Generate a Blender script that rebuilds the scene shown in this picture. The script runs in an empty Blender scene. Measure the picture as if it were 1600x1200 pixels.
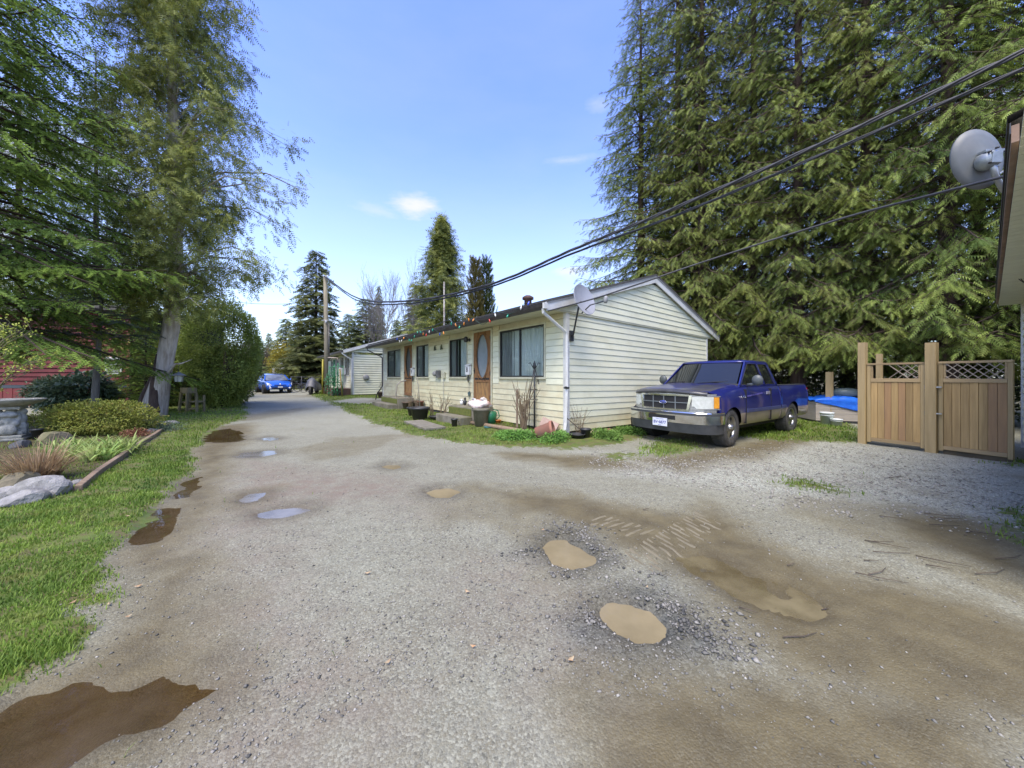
import bpy, bmesh, math, random
import numpy as np
from mathutils import Vector, Matrix, Quaternion, geometry

R = math.radians
random.seed(11)
rng = np.random.default_rng(7)
scene = bpy.context.scene
COL = scene.collection

# ------------------------------------------------------------------ camera, sky, sun, exposure
FPX, EYE, HORI = 545.0, 1.4, 589.0          # focal length and horizon row of the 1600x1200 photograph, eye height in metres
cam_d = bpy.data.cameras.new('camera'); cam = bpy.data.objects.new('camera', cam_d); COL.objects.link(cam)
cam.location = (0, 0, EYE); cam.rotation_euler = (R(90), 0, 0)
cam_d.sensor_width = 36; cam_d.sensor_fit = 'HORIZONTAL'; cam_d.lens = 36 * FPX / 1600
cam_d.shift_y = -(600 - HORI) / 1600
cam_d.clip_start = 0.05; cam_d.clip_end = 3000
scene.camera = cam

SUN_EL, SUN_AZ = 61, 200                     # degrees; azimuth clockwise from +Y
w = bpy.data.worlds.new('World'); scene.world = w; w.use_nodes = True
wt = w.node_tree; wt.nodes.clear()
def node(nt, t, _in=None, **kw):
    n = nt.nodes.new(t)
    for k, v in kw.items(): setattr(n, k, v)
    for k, v in (_in or {}).items():
        if isinstance(v, bpy.types.NodeSocket): nt.links.new(v, n.inputs[k])
        else: n.inputs[k].default_value = v
    return n
sky = node(wt, 'ShaderNodeTexSky', sky_type='NISHITA', sun_disc=False, sun_elevation=R(SUN_EL), sun_rotation=R(SUN_AZ),
           altitude=100, air_density=1.0, dust_density=0.6, ozone_density=1.2)
hs = node(wt, 'ShaderNodeHueSaturation', {'Hue': 0.523, 'Saturation': 1.2, 'Value': 2.05, 'Color': sky.outputs[0]})
tc = node(wt, 'ShaderNodeTexCoord')
dirv = tc.outputs['Generated']
# thin white haze veil all round the sky and a few small fair-weather clouds
sep = node(wt, 'ShaderNodeSeparateXYZ', {0: dirv})
mp = node(wt, 'ShaderNodeMapping', {0: dirv, 'Scale': (1.0, 1.0, 3.2)})
nz = node(wt, 'ShaderNodeTexNoise', {'Vector': mp.outputs[0], 'Scale': 2.1, 'Detail': 7, 'Roughness': .58})
veil = node(wt, 'ShaderNodeMapRange', {'Value': nz.outputs[0], 'From Min': .42, 'From Max': .78, 'To Min': 0.0, 'To Max': .10})
def puff(px, py, sx, sy, amp):
    v = Vector(((px - 800) / FPX, 1, (HORI - py) / FPX)).normalized()
    dv = node(wt, 'ShaderNodeVectorMath', {0: dirv, 1: tuple(v)}, operation='SUBTRACT')
    sc = node(wt, 'ShaderNodeVectorMath', {0: dv.outputs[0], 1: (1 / sx, 1 / sx, 1 / sy)}, operation='MULTIPLY')
    ln = node(wt, 'ShaderNodeVectorMath', {0: sc.outputs[0]}, operation='LENGTH')
    n2 = node(wt, 'ShaderNodeTexNoise', {'Vector': mp.outputs[0], 'Scale': 14.0, 'Detail': 7, 'Roughness': .6})
    a = node(wt, 'ShaderNodeMath', {0: n2.outputs[0], 1: 1.7}, operation='MULTIPLY')
    b = node(wt, 'ShaderNodeMath', {0: ln.outputs['Value'], 1: a.outputs[0]}, operation='ADD')
    return node(wt, 'ShaderNodeMapRange', {'Value': b.outputs[0], 'From Min': .75, 'From Max': 1.9, 'To Min': amp, 'To Max': 0}, interpolation_type='SMOOTHSTEP').outputs[0]
acc = veil.outputs[0]
for a in [(650, 321, .085, .032, .95), (590, 330, .07, .02, .35), (893, 424, .06, .026, .9), (885, 250, .09, .012, .35), (1085, 128, .05, .03, .85), (1560, 190, .16, .07, .9), (1440, 500, .3, .05, .7), (10, 220, .25, .09, .7), (1900, 420, .4, .12, .8), (-500, 300, .5, .12, .8), (940, 165, .04, .02, .3)]:
    acc = node(wt, 'ShaderNodeMath', {0: acc, 1: puff(*a)}, operation='MAXIMUM').outputs[0]
hz = node(wt, 'ShaderNodeMapRange', {'Value': sep.outputs[2], 'From Min': -.02, 'From Max': .62, 'To Min': .62, 'To Max': 0.0}, interpolation_type='SMOOTHSTEP')
cm = node(wt, 'ShaderNodeMix', {'Factor': hz.outputs[0], 'A': hs.outputs[0], 'B': (6.6, 7.7, 9.2, 1)}, data_type='RGBA')
# socket lookup by name is ambiguous on the Mix node: rewire by index
def mixc(nt, fac, a, b, blend='MIX'):
    m = nt.nodes.new('ShaderNodeMix'); m.data_type = 'RGBA'; m.blend_type = blend
    for i, v in ((0, fac), (6, a), (7, b)):
        if isinstance(v, bpy.types.NodeSocket): nt.links.new(v, m.inputs[i])
        elif i: m.inputs[i].default_value = (*v[:3], 1)
        else: m.inputs[i].default_value = v
    return m.outputs[2]
wt.nodes.remove(cm)
c1 = mixc(wt, hz.outputs[0], hs.outputs[0], (3.4, 3.95, 4.8))
c2 = mixc(wt, acc, c1, (3.9, 3.95, 4.1))
bg = node(wt, 'ShaderNodeBackground', {'Color': c2, 'Strength': 0.148})
wo = node(wt, 'ShaderNodeOutputWorld', {'Surface': bg.outputs[0]})

sun_d = bpy.data.lights.new('sun', 'SUN'); sun = bpy.data.objects.new('sun', sun_d); COL.objects.link(sun)
sun_d.energy = 3.1; sun_d.angle = R(36); sun_d.color = (1, .90, .74)
sv = Vector((math.sin(R(SUN_AZ)) * math.cos(R(SUN_EL)), math.cos(R(SUN_AZ)) * math.cos(R(SUN_EL)), math.sin(R(SUN_EL))))
sun.rotation_euler = sv.to_track_quat('Z', 'Y').to_euler(); sun.location = (0, -5, 40)
vs = scene.view_settings
vs.view_transform = 'Standard'; vs.look = 'None'; vs.exposure = 0.78; vs.gamma = 1; vs.use_curve_mapping = False
scene.cycles.max_bounces = 6; scene.cycles.diffuse_bounces = 3; scene.cycles.transparent_max_bounces = 8
scene.cycles.glossy_bounces = 3; scene.cycles.transmission_bounces = 4

# ------------------------------------------------------------------ helpers
def rise(y):
    t = min(max(y - 14.0, 0), 60.0)
    return 0.013 * t
def at(px, py, Y):                            # a point seen at photo pixel (px,py) at distance Y
    return Vector(((px - 800) / FPX * Y, Y, EYE - (py - HORI) / FPX * Y))
def g(px, py):                                # the ground point seen at photo pixel (px,py)
    Y = 10.0
    for _ in range(30): Y = (EYE - rise(Y)) * FPX / (py - HORI)
    return Vector(((px - 800) / FPX * Y, Y, rise(Y)))

def hash2(ix, iy, s):
    h = (ix.astype(np.int64) * 374761393 + iy.astype(np.int64) * 668265263 + s * 1442695041) & 0xffffffff
    h = ((h ^ (h >> 13)) * 1274126177) & 0xffffffff
    return ((h ^ (h >> 16)) & 0xffff) / 65535.0
def vnoise(x, y, s=0):
    x0 = np.floor(x); y0 = np.floor(y); fx = x - x0; fy = y - y0
    fx = fx * fx * (3 - 2 * fx); fy = fy * fy * (3 - 2 * fy)
    a = hash2(x0, y0, s); b = hash2(x0 + 1, y0, s); c = hash2(x0, y0 + 1, s); d = hash2(x0 + 1, y0 + 1, s)
    return (a * (1 - fx) + b * fx) * (1 - fy) + (c * (1 - fx) + d * fx) * fy
def fbm(x, y, sc=1.0, oc=4, s=0):
    t = 0; a = .5; n = 0
    for i in range(oc):
        t = t + a * vnoise(x * sc + 17.3 * i, y * sc - 9.1 * i, s + i); n += a; a *= .5; sc *= 2.03
    return t / n                              # about 0..1, mean .5
def sdf(poly, x, y):                          # signed distance to a polygon, negative inside
    P = np.array(poly, float); d = np.full(x.shape, 1e9); ins = np.zeros(x.shape, bool)
    n = len(P)
    for i in range(n):
        ax, ay = P[i]; bx, by = P[(i + 1) % n]
        ex, ey = bx - ax, by - ay
        t = np.clip(((x - ax) * ex + (y - ay) * ey) / (ex * ex + ey * ey + 1e-12), 0, 1)
        d = np.minimum(d, (x - ax - t * ex) ** 2 + (y - ay - t * ey) ** 2)
        c = ((ay > y) != (by > y))
        with np.errstate(divide='ignore', invalid='ignore'):
            xi = ax + (y - ay) * ex / (ey if ey != 0 else 1e-12)
        ins ^= c & (x < xi)
    d = np.sqrt(d); return np.where(ins, -d, d)
def gp(*pts): return [tuple(g(*p)[:2]) for p in pts]
def soft(d, w0): return np.clip(.5 - d / (2 * w0), 0, 1)

def mesh_np(name, V, Fc, mat=None, attrs=None, smooth=False):
    V = np.asarray(V, np.float32); Fc = np.asarray(Fc, np.int32); k = Fc.shape[1]
    m = bpy.data.meshes.new(name)
    m.vertices.add(len(V)); m.vertices.foreach_set('co', V.ravel())
    m.loops.add(Fc.size); m.loops.foreach_set('vertex_index', Fc.ravel())
    m.polygons.add(len(Fc)); m.polygons.foreach_set('loop_start', np.arange(0, Fc.size, k, dtype=np.int32))
    try: m.polygons.foreach_set('loop_total', np.full(len(Fc), k, np.int32))
    except Exception: pass
    if smooth: m.polygons.foreach_set('use_smooth', np.ones(len(Fc), bool))
    for an, a in (attrs or {}).items():
        at_ = m.attributes.new(an, 'FLOAT', 'POINT'); at_.data.foreach_set('value', np.asarray(a, np.float32).ravel())
    m.update(calc_edges=True)
    if mat: m.materials.append(mat)
    return m
def link(name, data, parent=None, loc=(0, 0, 0), rot=(0, 0, 0), kind=None):
    o = bpy.data.objects.new(name, data); COL.objects.link(o)
    o.location = loc; o.rotation_euler = rot
    if parent: o.parent = parent
    if kind: o['kind'] = kind
    return o
def tag(o, label, cat, group=None):
    o['label'] = label; o['category'] = cat
    if group: o['group'] = group
    return o
def thing(name, label, cat, loc=(0, 0, 0), rz=0, group=None):
    o = link(name, None, None, loc, (0, 0, rz)); o.empty_display_size = .2
    return tag(o, label, cat, group)
def copy_tree(o, parent=None):
    c = o.copy(); COL.objects.link(c)
    if parent: c.parent = parent
    for ch in list(o.children): copy_tree(ch, c)
    return c

class MB:
    def __init__(s): s.v = []; s.f = []; s.m = []; s.sm = []
    def add(s, vs, fs, mi=0, smooth=False, M=None):
        b = len(s.v)
        for p in vs:
            p = Vector(p); s.v.append(M @ p if M else p)
        for f in fs: s.f.append([b + i for i in f]); s.m.append(mi); s.sm.append(smooth)
        return s
    def box(s, a, b, mi=0, M=None):           # from corner a to corner b
        (x0, y0, z0), (x1, y1, z1) = a, b
        v = [(x0, y0, z0), (x1, y0, z0), (x1, y1, z0), (x0, y1, z0), (x0, y0, z1), (x1, y0, z1), (x1, y1, z1), (x0, y1, z1)]
        if (x1 - x0) * (y1 - y0) * (z1 - z0) < 0: v = [v[i] for i in (1, 0, 3, 2, 5, 4, 7, 6)]
        return s.add(v, [(0, 3, 2, 1), (4, 5, 6, 7), (0, 1, 5, 4), (1, 2, 6, 5), (2, 3, 7, 6), (3, 0, 4, 7)], mi, False, M)
    def beam(s, p, q, w_, h_, mi=0, up=(0, 0, 1), M=None):
        p = Vector(p); q = Vector(q); d = (q - p); L = d.length; d.normalize()
        up = Vector(up)
        if abs(d.dot(up)) > .99: up = Vector((0, 1, 0))
        x = d.cross(up).normalized(); z = x.cross(d)
        v = []
        for c in (p, q):
            for sx, sz in ((-1, -1), (1, -1), (1, 1), (-1, 1)): v.append(c + x * (sx * w_ / 2) + z * (sz * h_ / 2))
        return s.add(v, [(0, 1, 2, 3), (7, 6, 5, 4), (0, 4, 5, 1), (1, 5, 6, 2), (2, 6, 7, 3), (3, 7, 4, 0)], mi, False, M)
    def tube(s, pts, rad, n=8, mi=0, caps=True, smooth=True, M=None, wob=0):
        pts = [Vector(p) for p in pts]; k = len(pts)
        if not hasattr(rad, '__len__'): rad = [rad] * k
        vs = []; prev = None
        for i, p in enumerate(pts):
            d = (pts[min(i + 1, k - 1)] - pts[max(i - 1, 0)]).normalized()
            if prev is None:
                up = Vector((0, 0, 1)) if abs(d.z) < .9 else Vector((1, 0, 0)); x = d.cross(up).normalized()
            else:
                x = (prev - d * prev.dot(d)).normalized()
            prev = x; y = d.cross(x)
            for j in range(n):
                a = 2 * math.pi * j / n; r_ = rad[i] * (1 + (random.uniform(-wob, wob) if wob else 0))
                vs.append(p + (x * math.cos(a) + y * math.sin(a)) * r_)
        fs = [(i * n + j, i * n + (j + 1) % n, (i + 1) * n + (j + 1) % n, (i + 1) * n + j) for i in range(k - 1) for j in range(n)]
        if caps: fs += [tuple(range(n))[::-1], tuple((k - 1) * n + j for j in range(n))]
        return s.add(vs, fs, mi, smooth, M)
    def lathe(s, prof, n=20, mi=0, M=None, smooth=True, a0=0):   # prof: (r,z) list, about Z
        vs = [(r_ * math.cos(a0 + 2 * math.pi * j / n), r_ * math.sin(a0 + 2 * math.pi * j / n), z) for r_, z in prof for j in range(n)]
        k = len(prof)
        fs = [(i * n + j, i * n + (j + 1) % n, (i + 1) * n + (j + 1) % n, (i + 1) * n + j) for i in range(k - 1) for j in range(n)]
        fs += [tuple(range(n))[::-1], tuple((k - 1) * n + j for j in range(n))]
        return s.add(vs, fs, mi, smooth, M)
    def prism(s, poly, t, mi=0, M=None, holes=()):  # polygon in XY, thickness t along Z from 0
        loops = [[Vector((x, y, 0)) for x, y in poly]] + [[Vector((x, y, 0)) for x, y in h] for h in holes]
        flat = [p for l in loops for p in l]; n = len(flat)
        if holes or len(poly) > 4: tris = geometry.tessellate_polygon(loops)
        else: tris = [tuple(range(n))]
        vs = flat + [p + Vector((0, 0, t)) for p in flat]
        fs = []
        for t_ in tris:
            if len(t_) >= 3:
                a, b, c = flat[t_[0]], flat[t_[1]], flat[t_[2]]
                nrm = (b - a).cross(c - a).z
                tt = t_ if nrm > 0 else t_[::-1]
                fs.append(tuple(tt[::-1])); fs.append(tuple(i + n for i in tt))
        o = 0
        for li, l in enumerate(loops):
            m_ = len(l); area = sum(l[i].x * l[(i + 1) % m_].y - l[(i + 1) % m_].x * l[i].y for i in range(m_))
            ccw = area > 0
            if li: ccw = not ccw
            for i in range(m_):
                a, b = o + i, o + (i + 1) % m_
                fs.append((a, b, b + n, a + n) if ccw else (b, a, a + n, b + n))
            o += m_
        return s.add(vs, fs, mi, False, M)
    def warp(s, fn): s.v = [Vector(fn(p)) for p in s.v]; return s
    def mesh(s, name, mats):
        m = bpy.data.meshes.new(name); m.from_pydata([tuple(p) for p in s.v], [], s.f)
        for x in (mats if isinstance(mats, (list, tuple)) else [mats]): m.materials.append(x)
        m.polygons.foreach_set('material_index', s.m); m.polygons.foreach_set('use_smooth', s.sm); m.update()
        return m
    def build(s, name, mats, parent=None, loc=(0, 0, 0), rot=(0, 0, 0), kind=None, bev=0):
        o = link(name, s.mesh(name, mats), parent, loc, rot, kind)
        if bev:
            b = o.modifiers.new('bevel', 'BEVEL'); b.width = bev; b.segments = 2; b.limit_method = 'ANGLE'; b.angle_limit = R(35)
        return o

# ------------------------------------------------------------------ materials
MATS = {}
def mat(name, c1=(.5, .5, .5), c2=None, rough=.6, metal=0, scale=8, bump=0, bscale=None, stretch=(1, 1, 1), rnd=0, spec=None, detail=5, lo=.35, hi=.65,
        emit=None, coat=0, trans=0, alpha=1, transl=0, dirt=None, dirt_z=None, coord='Object'):
    if name in MATS: return MATS[name]
    m = bpy.data.materials.new(name); m.use_nodes = True; nt = m.node_tree
    b = nt.nodes['Principled BSDF']; MATS[name] = m
    tcn = node(nt, 'ShaderNodeTexCoord')
    mpn = node(nt, 'ShaderNodeMapping', {0: tcn.outputs[coord], 'Scale': stretch})
    oi = node(nt, 'ShaderNodeObjectInfo')
    off = node(nt, 'ShaderNodeVectorMath', {0: mpn.outputs[0]}, operation='ADD')
    sc_ = node(nt, 'ShaderNodeMath', {0: oi.outputs['Random'], 1: 37.0}, operation='MULTIPLY'); nt.links.new(sc_.outputs[0], off.inputs[1])
    vec = off.outputs[0]
    col = None
    if c2 is not None:
        n1 = node(nt, 'ShaderNodeTexNoise', {'Vector': vec, 'Scale': scale, 'Detail': detail, 'Roughness': .6})
        mr = node(nt, 'ShaderNodeMapRange', {'Value': n1.outputs[0], 'From Min': lo, 'From Max': hi})
        col = mixc(nt, mr.outputs[0], c1, c2)
    if dirt is not None:
        n3 = node(nt, 'ShaderNodeTexNoise', {'Vector': vec, 'Scale': scale * .35, 'Detail': 7, 'Roughness': .65})
        f = node(nt, 'ShaderNodeMapRange', {'Value': n3.outputs[0], 'From Min': .5, 'From Max': .72, 'To Max': .7}).outputs[0]
        col = mixc(nt, f, col if col is not None else c1, dirt)
    if rnd:
        v = node(nt, 'ShaderNodeMapRange', {'Value': oi.outputs['Random'], 'To Min': 1 - rnd, 'To Max': 1 + rnd})
        h = node(nt, 'ShaderNodeHueSaturation', {'Value': v.outputs[0], 'Color': col if col is not None else (*c1, 1)})
        col = h.outputs[0]
    if col is not None: nt.links.new(col, b.inputs['Base Color'])
    else: b.inputs['Base Color'].default_value = (*c1, 1)
    b.inputs['Roughness'].default_value = rough; b.inputs['Metallic'].default_value = metal
    if spec is not None: b.inputs['Specular IOR Level'].default_value = spec
    if coat: b.inputs['Coat Weight'].default_value = coat; b.inputs['Coat Roughness'].default_value = .06
    if trans: b.inputs['Transmission Weight'].default_value = trans
    if alpha < 1: b.inputs['Alpha'].default_value = alpha
    if emit: b.inputs['Emission Color'].default_value = (*emit[:3], 1); b.inputs['Emission Strength'].default_value = emit[3]
    if bump:
        n2 = node(nt, 'ShaderNodeTexNoise', {'Vector': vec, 'Scale': bscale or scale * 2, 'Detail': 6, 'Roughness': .65})
        bp = node(nt, 'ShaderNodeBump', {'Strength': min(1, bump), 'Distance': .02 * max(1, bump), 'Height': n2.outputs[0]})
        nt.links.new(bp.outputs[0], b.inputs['Normal'])
    if transl:
        out = nt.nodes['Material Output']
        tr = node(nt, 'ShaderNodeBsdfTranslucent')
        if col is not None:
            hh = node(nt, 'ShaderNodeHueSaturation', {'Value': 1.25, 'Saturation': 1.1, 'Hue': .49, 'Color': col}); nt.links.new(hh.outputs[0], tr.inputs[0])
        else: tr.inputs[0].default_value = (*c1, 1)
        mx = node(nt, 'ShaderNodeMixShader', {0: transl, 1: b.outputs[0], 2: tr.outputs[0]})
        nt.links.new(mx.outputs[0], out.inputs[0])
    return m
def wood(name, c1, c2, rnd=.15, scale=6, axis=2, rough=.8):
    st = [14, 14, 14]; st[axis] = .9
    return mat(name, c1, c2, rough, scale=scale * .25, stretch=tuple(st), bump=.35, bscale=3, rnd=rnd, lo=.3, hi=.7)
def text_mesh(txt, size, depth=0.0, bold=0.0, shear=0.0, sx=1.0):
    c = bpy.data.curves.new('lettering', 'FONT'); c.body = txt; c.size = size; c.align_x = 'CENTER'; c.align_y = 'CENTER'
    c.extrude = depth; c.offset = bold; c.shear = shear; c.resolution_u = 3
    o = bpy.data.objects.new('lettering', c); COL.objects.link(o)
    dg = bpy.context.evaluated_depsgraph_get(); m = bpy.data.meshes.new_from_object(o.evaluated_get(dg))
    bpy.data.objects.remove(o)
    if sx != 1: m.transform(Matrix.Diagonal((sx, 1, 1, 1)))
    return m
def baked(o):                                  # applies the modifiers of o
    dg = bpy.context.evaluated_depsgraph_get(); m = bpy.data.meshes.new_from_object(o.evaluated_get(dg))
    old = o.data; o.modifiers.clear(); o.data = m
    return o
# ------------------------------------------------------------------ the ground: one sheet, with masks for grass, mud, wet and pale gravel
GRASS_L = gp((-900, 1500), (-60, 1150), (40, 1055), (110, 975), (175, 900), (205, 845), (235, 795), (275, 752), (296, 720), (312, 692), (336, 673), (378, 655), (384, 645), (383, 634), (362, 628), (345, 624), (330, 620), (250, 617), (-400, 617), (-2500, 640), (-4000, 900))
BED = gp((-700, 800), (0, 778), (60, 775), (120, 766), (165, 738), (215, 708), (262, 676), (268, 668), (240, 664), (190, 656), (120, 652), (0, 648), (-700, 650))
GRAVEL_YARD = gp((-700, 640), (0, 648), (120, 651), (165, 651), (232, 642), (236, 630), (205, 624), (120, 622), (-400, 625))
GRASS_H = gp((486, 618), (520, 632), (572, 656), (620, 674), (690, 688), (770, 697), (880, 703), (960, 697), (1010, 684), (1030, 668), (900, 640), (700, 615), (598, 612), (540, 612), (500, 610))
PATH_H = gp((512, 628), (560, 632), (620, 632), (622, 623), (560, 622))
GRASS_B = [gp((1000, 702), (1030, 688), (1085, 690), (1080, 706), (1030, 714)), gp((1190, 690), (1235, 692), (1350, 694), (1345, 672), (1320, 655), (1180, 655), (1100, 672)),
           gp((1208, 757), (1240, 748), (1300, 762), (1330, 776), (1290, 774)), gp((1530, 812), (1575, 797), (1640, 800), (1660, 850), (1590, 842)), gp((950, 712), (990, 708), (1000, 718), (960, 724)), gp((1545, 725), (1600, 720), (1600, 735))]
MUD = [gp((735, 757), (800, 764), (880, 775), (950, 790), (1040, 800), (1110, 790), (1150, 812), (1180, 850), (1260, 880), (1380, 905), (1640, 990), (1700, 1120), (1560, 1160), (1400, 1140), (1290, 1060), (1190, 1030), (1110, 950), (1080, 890), (960, 860), (860, 810), (780, 790)),
       gp((940, 1090), (1000, 1040), (1120, 1075), (1300, 1080), (1500, 1150), (1500, 1300), (960, 1300)),
       gp((-80, 1170), (60, 1050), (180, 980), (240, 850), (290, 760), (310, 700), (345, 668), (390, 662), (380, 690), (340, 730), (335, 790), (300, 850), (290, 930), (360, 1010), (350, 1080), (330, 1140), (200, 1260), (-100, 1400)),
       gp((1000, 720), (1080, 705), (1200, 690), (1260, 690), (1180, 715), (1060, 735)), gp((1370, 800), (1480, 800), (1600, 838), (1640, 900), (1540, 880), (1420, 840)), gp((860, 712), (960, 716), (1000, 730), (900, 730), (780, 708))]
RED = [gp((380, 720), (560, 745), (640, 760), (700, 800), (560, 790), (440, 800), (430, 900), (520, 960), (600, 1130), (420, 1160), (380, 1000), (330, 880), (340, 790)), gp((700, 900), (820, 905), (900, 960), (980, 1100), (900, 1150), (800, 1000))]
PALE = gp((900, 705), (1010, 715), (1180, 700), (1280, 690), (1400, 700), (1480, 710), (1620, 735), (1660, 800), (1500, 815), (1380, 790), (1250, 790), (1120, 760), (960, 740))
DARKG = [gp((815, 845), (850, 825), (920, 838), (948, 870), (930, 898), (870, 898), (820, 875)), gp((880, 930), (930, 905), (1040, 915), (1130, 930), (1110, 985), (1090, 1020), (1010, 1035), (930, 1010), (880, 970))]
POOLS = {'pothole_a': gp((843, 852), (856, 841), (884, 840), (912, 855), (930, 866), (926, 880), (898, 886), (866, 876)),
         'pothole_b': gp((936, 946), (952, 935), (990, 935), (1022, 948), (1046, 972), (1048, 992), (1030, 1004), (996, 1002), (962, 986), (940, 966)),
         'small_a': gp((668, 768), (680, 762), (704, 761), (716, 767), (708, 775), (684, 777)), 'small_b': gp((594, 729), (604, 725), (622, 726), (626, 730), (612, 733)),
         'ruts': gp((1052, 868), (1088, 858), (1130, 868), (1158, 884), (1190, 896), (1232, 905), (1286, 940), (1300, 962), (1250, 968), (1192, 955), (1160, 938), (1120, 915), (1070, 890)),
         'left_a': gp((198, 838), (222, 805), (250, 790), (276, 795), (262, 825), (240, 846), (212, 848)), 'left_b': gp((268, 778), (282, 752), (312, 744), (308, 760), (292, 776)),
         'left_c': gp((314, 690), (326, 673), (356, 668), (366, 672), (384, 684), (376, 690), (346, 692)), 'left_d': gp((366, 714), (380, 706), (426, 703), (432, 708), (404, 714)),
         'left_e': gp((372, 782), (388, 771), (414, 769), (404, 780), (386, 786)), 'left_f': gp((-60, 1150), (10, 1100), (90, 1084), (120, 1064), (200, 1072), (250, 1052), (318, 1058), (334, 1080), (286, 1098), (262, 1124), (190, 1128), (150, 1160), (60, 1230), (-60, 1240)),
         'left_g': gp((400, 800), (440, 792), (470, 790), (486, 795), (450, 804), (410, 808)), 'left_h': gp((402, 685), (420, 682), (436, 685), (420, 688))}
FILM = {'ruts', 'left_a', 'left_b', 'left_c', 'left_f', 'left_h', 'left_e', 'left_g', 'left_d'}
# tyre prints pressed into the mud: strips given by centre line ends and width
def strip_coords(a, b, x, y):
    a = np.array(g(*a)[:2]); b = np.array(g(*b)[:2]); d = b - a; L = np.hypot(*d); d = d / L
    u = (x - a[0]) * d[0] + (y - a[1]) * d[1]; v = -(x - a[0]) * d[1] + (y - a[1]) * d[0]
    return u, v, L
TRACKS = [((925, 812), (1022, 838), .17), ((1000, 880), (1115, 806), .18)]

def masks(x, y):
    wx = x + (fbm(x, y, 1.7, 4, 5) - .5) * .5 + (fbm(x, y, 9, 3, 51) - .5) * .12
    wy = y + (fbm(x, y, 1.7, 4, 9) - .5) * .5 + (fbm(x, y, 9, 3, 57) - .5) * .12
    M = {}
    gr = soft(sdf(GRASS_L, wx, wy), .12)
    bed = soft(sdf(BED, wx, wy), .08)
    yard = soft(sdf(GRAVEL_YARD, wx, wy), .1)
    gh = soft(sdf(GRASS_H, wx, wy), .15)
    path = soft(sdf(PATH_H, wx, wy), .3)
    gb = np.zeros_like(x)
    for p in GRASS_B: gb = np.maximum(gb, soft(sdf(p, wx, wy), .22) * .8)
    far = soft(-(y - 31.0 - 1.5 * (fbm(x, y, .2, 3, 3))), 1.0) * soft(-(np.abs(x + 12) - 6.0), 2.0)
    side = soft(-(y - 36), 3)
    M['grass'] = np.clip(np.maximum.reduce([gr * (1 - bed) * (1 - yard), gh * (1 - path), gb, np.maximum(far, side)]), 0, 1)
    hx, hy = x - 1.266, y - 8.12; lx = hx * .789 + hy * .614; ly = -hx * .614 + hy * .789
    wood_floor = np.where((lx > 7.6), 1.0, 0) * soft(-(ly - (-8)), 1) * soft(-(ly + 9), .5)
    M['bed'] = np.maximum(bed, np.where((lx > 8.3) & (y > 11.5), 1., 0))
    house_bed = soft(sdf(gp((722, 660), (800, 676), (834, 686), (884, 684), (830, 655), (760, 650)), wx, wy), .1)
    M['bed'] = np.maximum(M['bed'], house_bed)
    mud = np.zeros_like(x)
    n = fbm(x, y, .9, 5, 21)
    for p in MUD: mud = np.maximum(mud, soft(sdf(p, wx, wy), .28))
    M['mud'] = np.clip(mud * (.72 + 1.0 * n), 0, 1) 
    M['mud'] = np.maximum(M['mud'], np.clip((fbm(x, y, .55, 4, 31) - .56) * 4, 0, .45))
    red = np.zeros_like(x)
    for p in RED: red = np.maximum(red, soft(sdf(p, wx, wy), .45))
    M['red'] = red * np.clip(.2 + 1.2 * fbm(x, y, 1.3, 4, 41), 0, 1)
    M['pale'] = np.maximum(soft(sdf(PALE, wx, wy), .4), .35 * soft(-(y - 9), 2))
    dg = np.zeros_like(x)
    for p in DARKG: dg = np.maximum(dg, soft(sdf(p, wx, wy) + (fbm(x, y, 2.2, 4, 111) - .5) * .5, .2))
    M['darkg'] = dg
    wet = np.zeros_like(x); dep = np.zeros_like(x)
    for k, p in POOLS.items():
        d = sdf(p, x + (fbm(x, y, 6, 3, 61) - .5) * .09, y + (fbm(x, y, 6, 3, 67) - .5) * .09)
        sc = .5 if k in FILM else 1
        wet = np.maximum(wet, soft(d - .12, .17))
        dep = np.maximum(dep, np.clip(.5 - d / .10, 0, 1) * sc)
    wet = np.maximum(wet, np.clip(M['mud'] * 1.1 - .15, 0, 1) * .7)
    M['wet'] = wet; M['dep'] = dep
    return M
def base_z(x, y):
    return .013 * np.clip(y - 14, 0, 60)
def height(x, y, M=None):
    if M is None: M = masks(x, y)
    z = base_z(x, y)
    fine = np.clip((14 - np.hypot(x, y)) / 8, 0, 1)
    z = z + (fbm(x, y, .5, 3, 71) - .5) * .05 * np.clip((y - 1) / 6, 0, 1) * np.clip((40 - y) / 20, 0, 1)
    z = z + (fbm(x, y, 3, 4, 73) - .5) * .024 * fine * (1 - .35 * M['dep'])
    z = z + (fbm(x, y, 16, 3, 77) - .5) * .014 * fine * (1 - .4 * M['dep'])
    z = z + M['grass'] * .03 + np.where(M['bed'] > 0, M['bed'], 0) * .05
    z = z + M['darkg'] * .012 * (1 - M['dep']) - M['dep'] * .055
    z = z + (fbm(x, y, 5, 3, 79) - .5) * .055 * np.clip(M['dep'] * 2, 0, 1) * np.clip(1.1 - M['dep'] * 1.1, .25, 1)
    for a, b, wd in TRACKS:
        u, v, L = strip_coords(a, b, x, y)
        ins = np.clip((wd - np.abs(v)) / .03, 0, 1) * np.clip(u / .05, 0, 1) * np.clip((L - u) / .05, 0, 1)
        z = z - ins * .006
    return z
def zat(x, y):
    return float(height(np.array([float(x)]), np.array([float(y)]))[0])
def axis(lo, hi, step, out_lo, out_hi, gr=1.09, mx=12):
    a = list(np.arange(lo, hi + 1e-6, step)); s_ = step
    while a[-1] < out_hi: s_ = min(s_ * gr, mx); a.append(a[-1] + s_)
    s_ = step
    while a[0] > out_lo: s_ = min(s_ * gr, mx); a.insert(0, a[0] - s_)
    return np.array(a)
xs = axis(-4.0, 5.0, .038, -400, 400, 1.06, 25)
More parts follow.
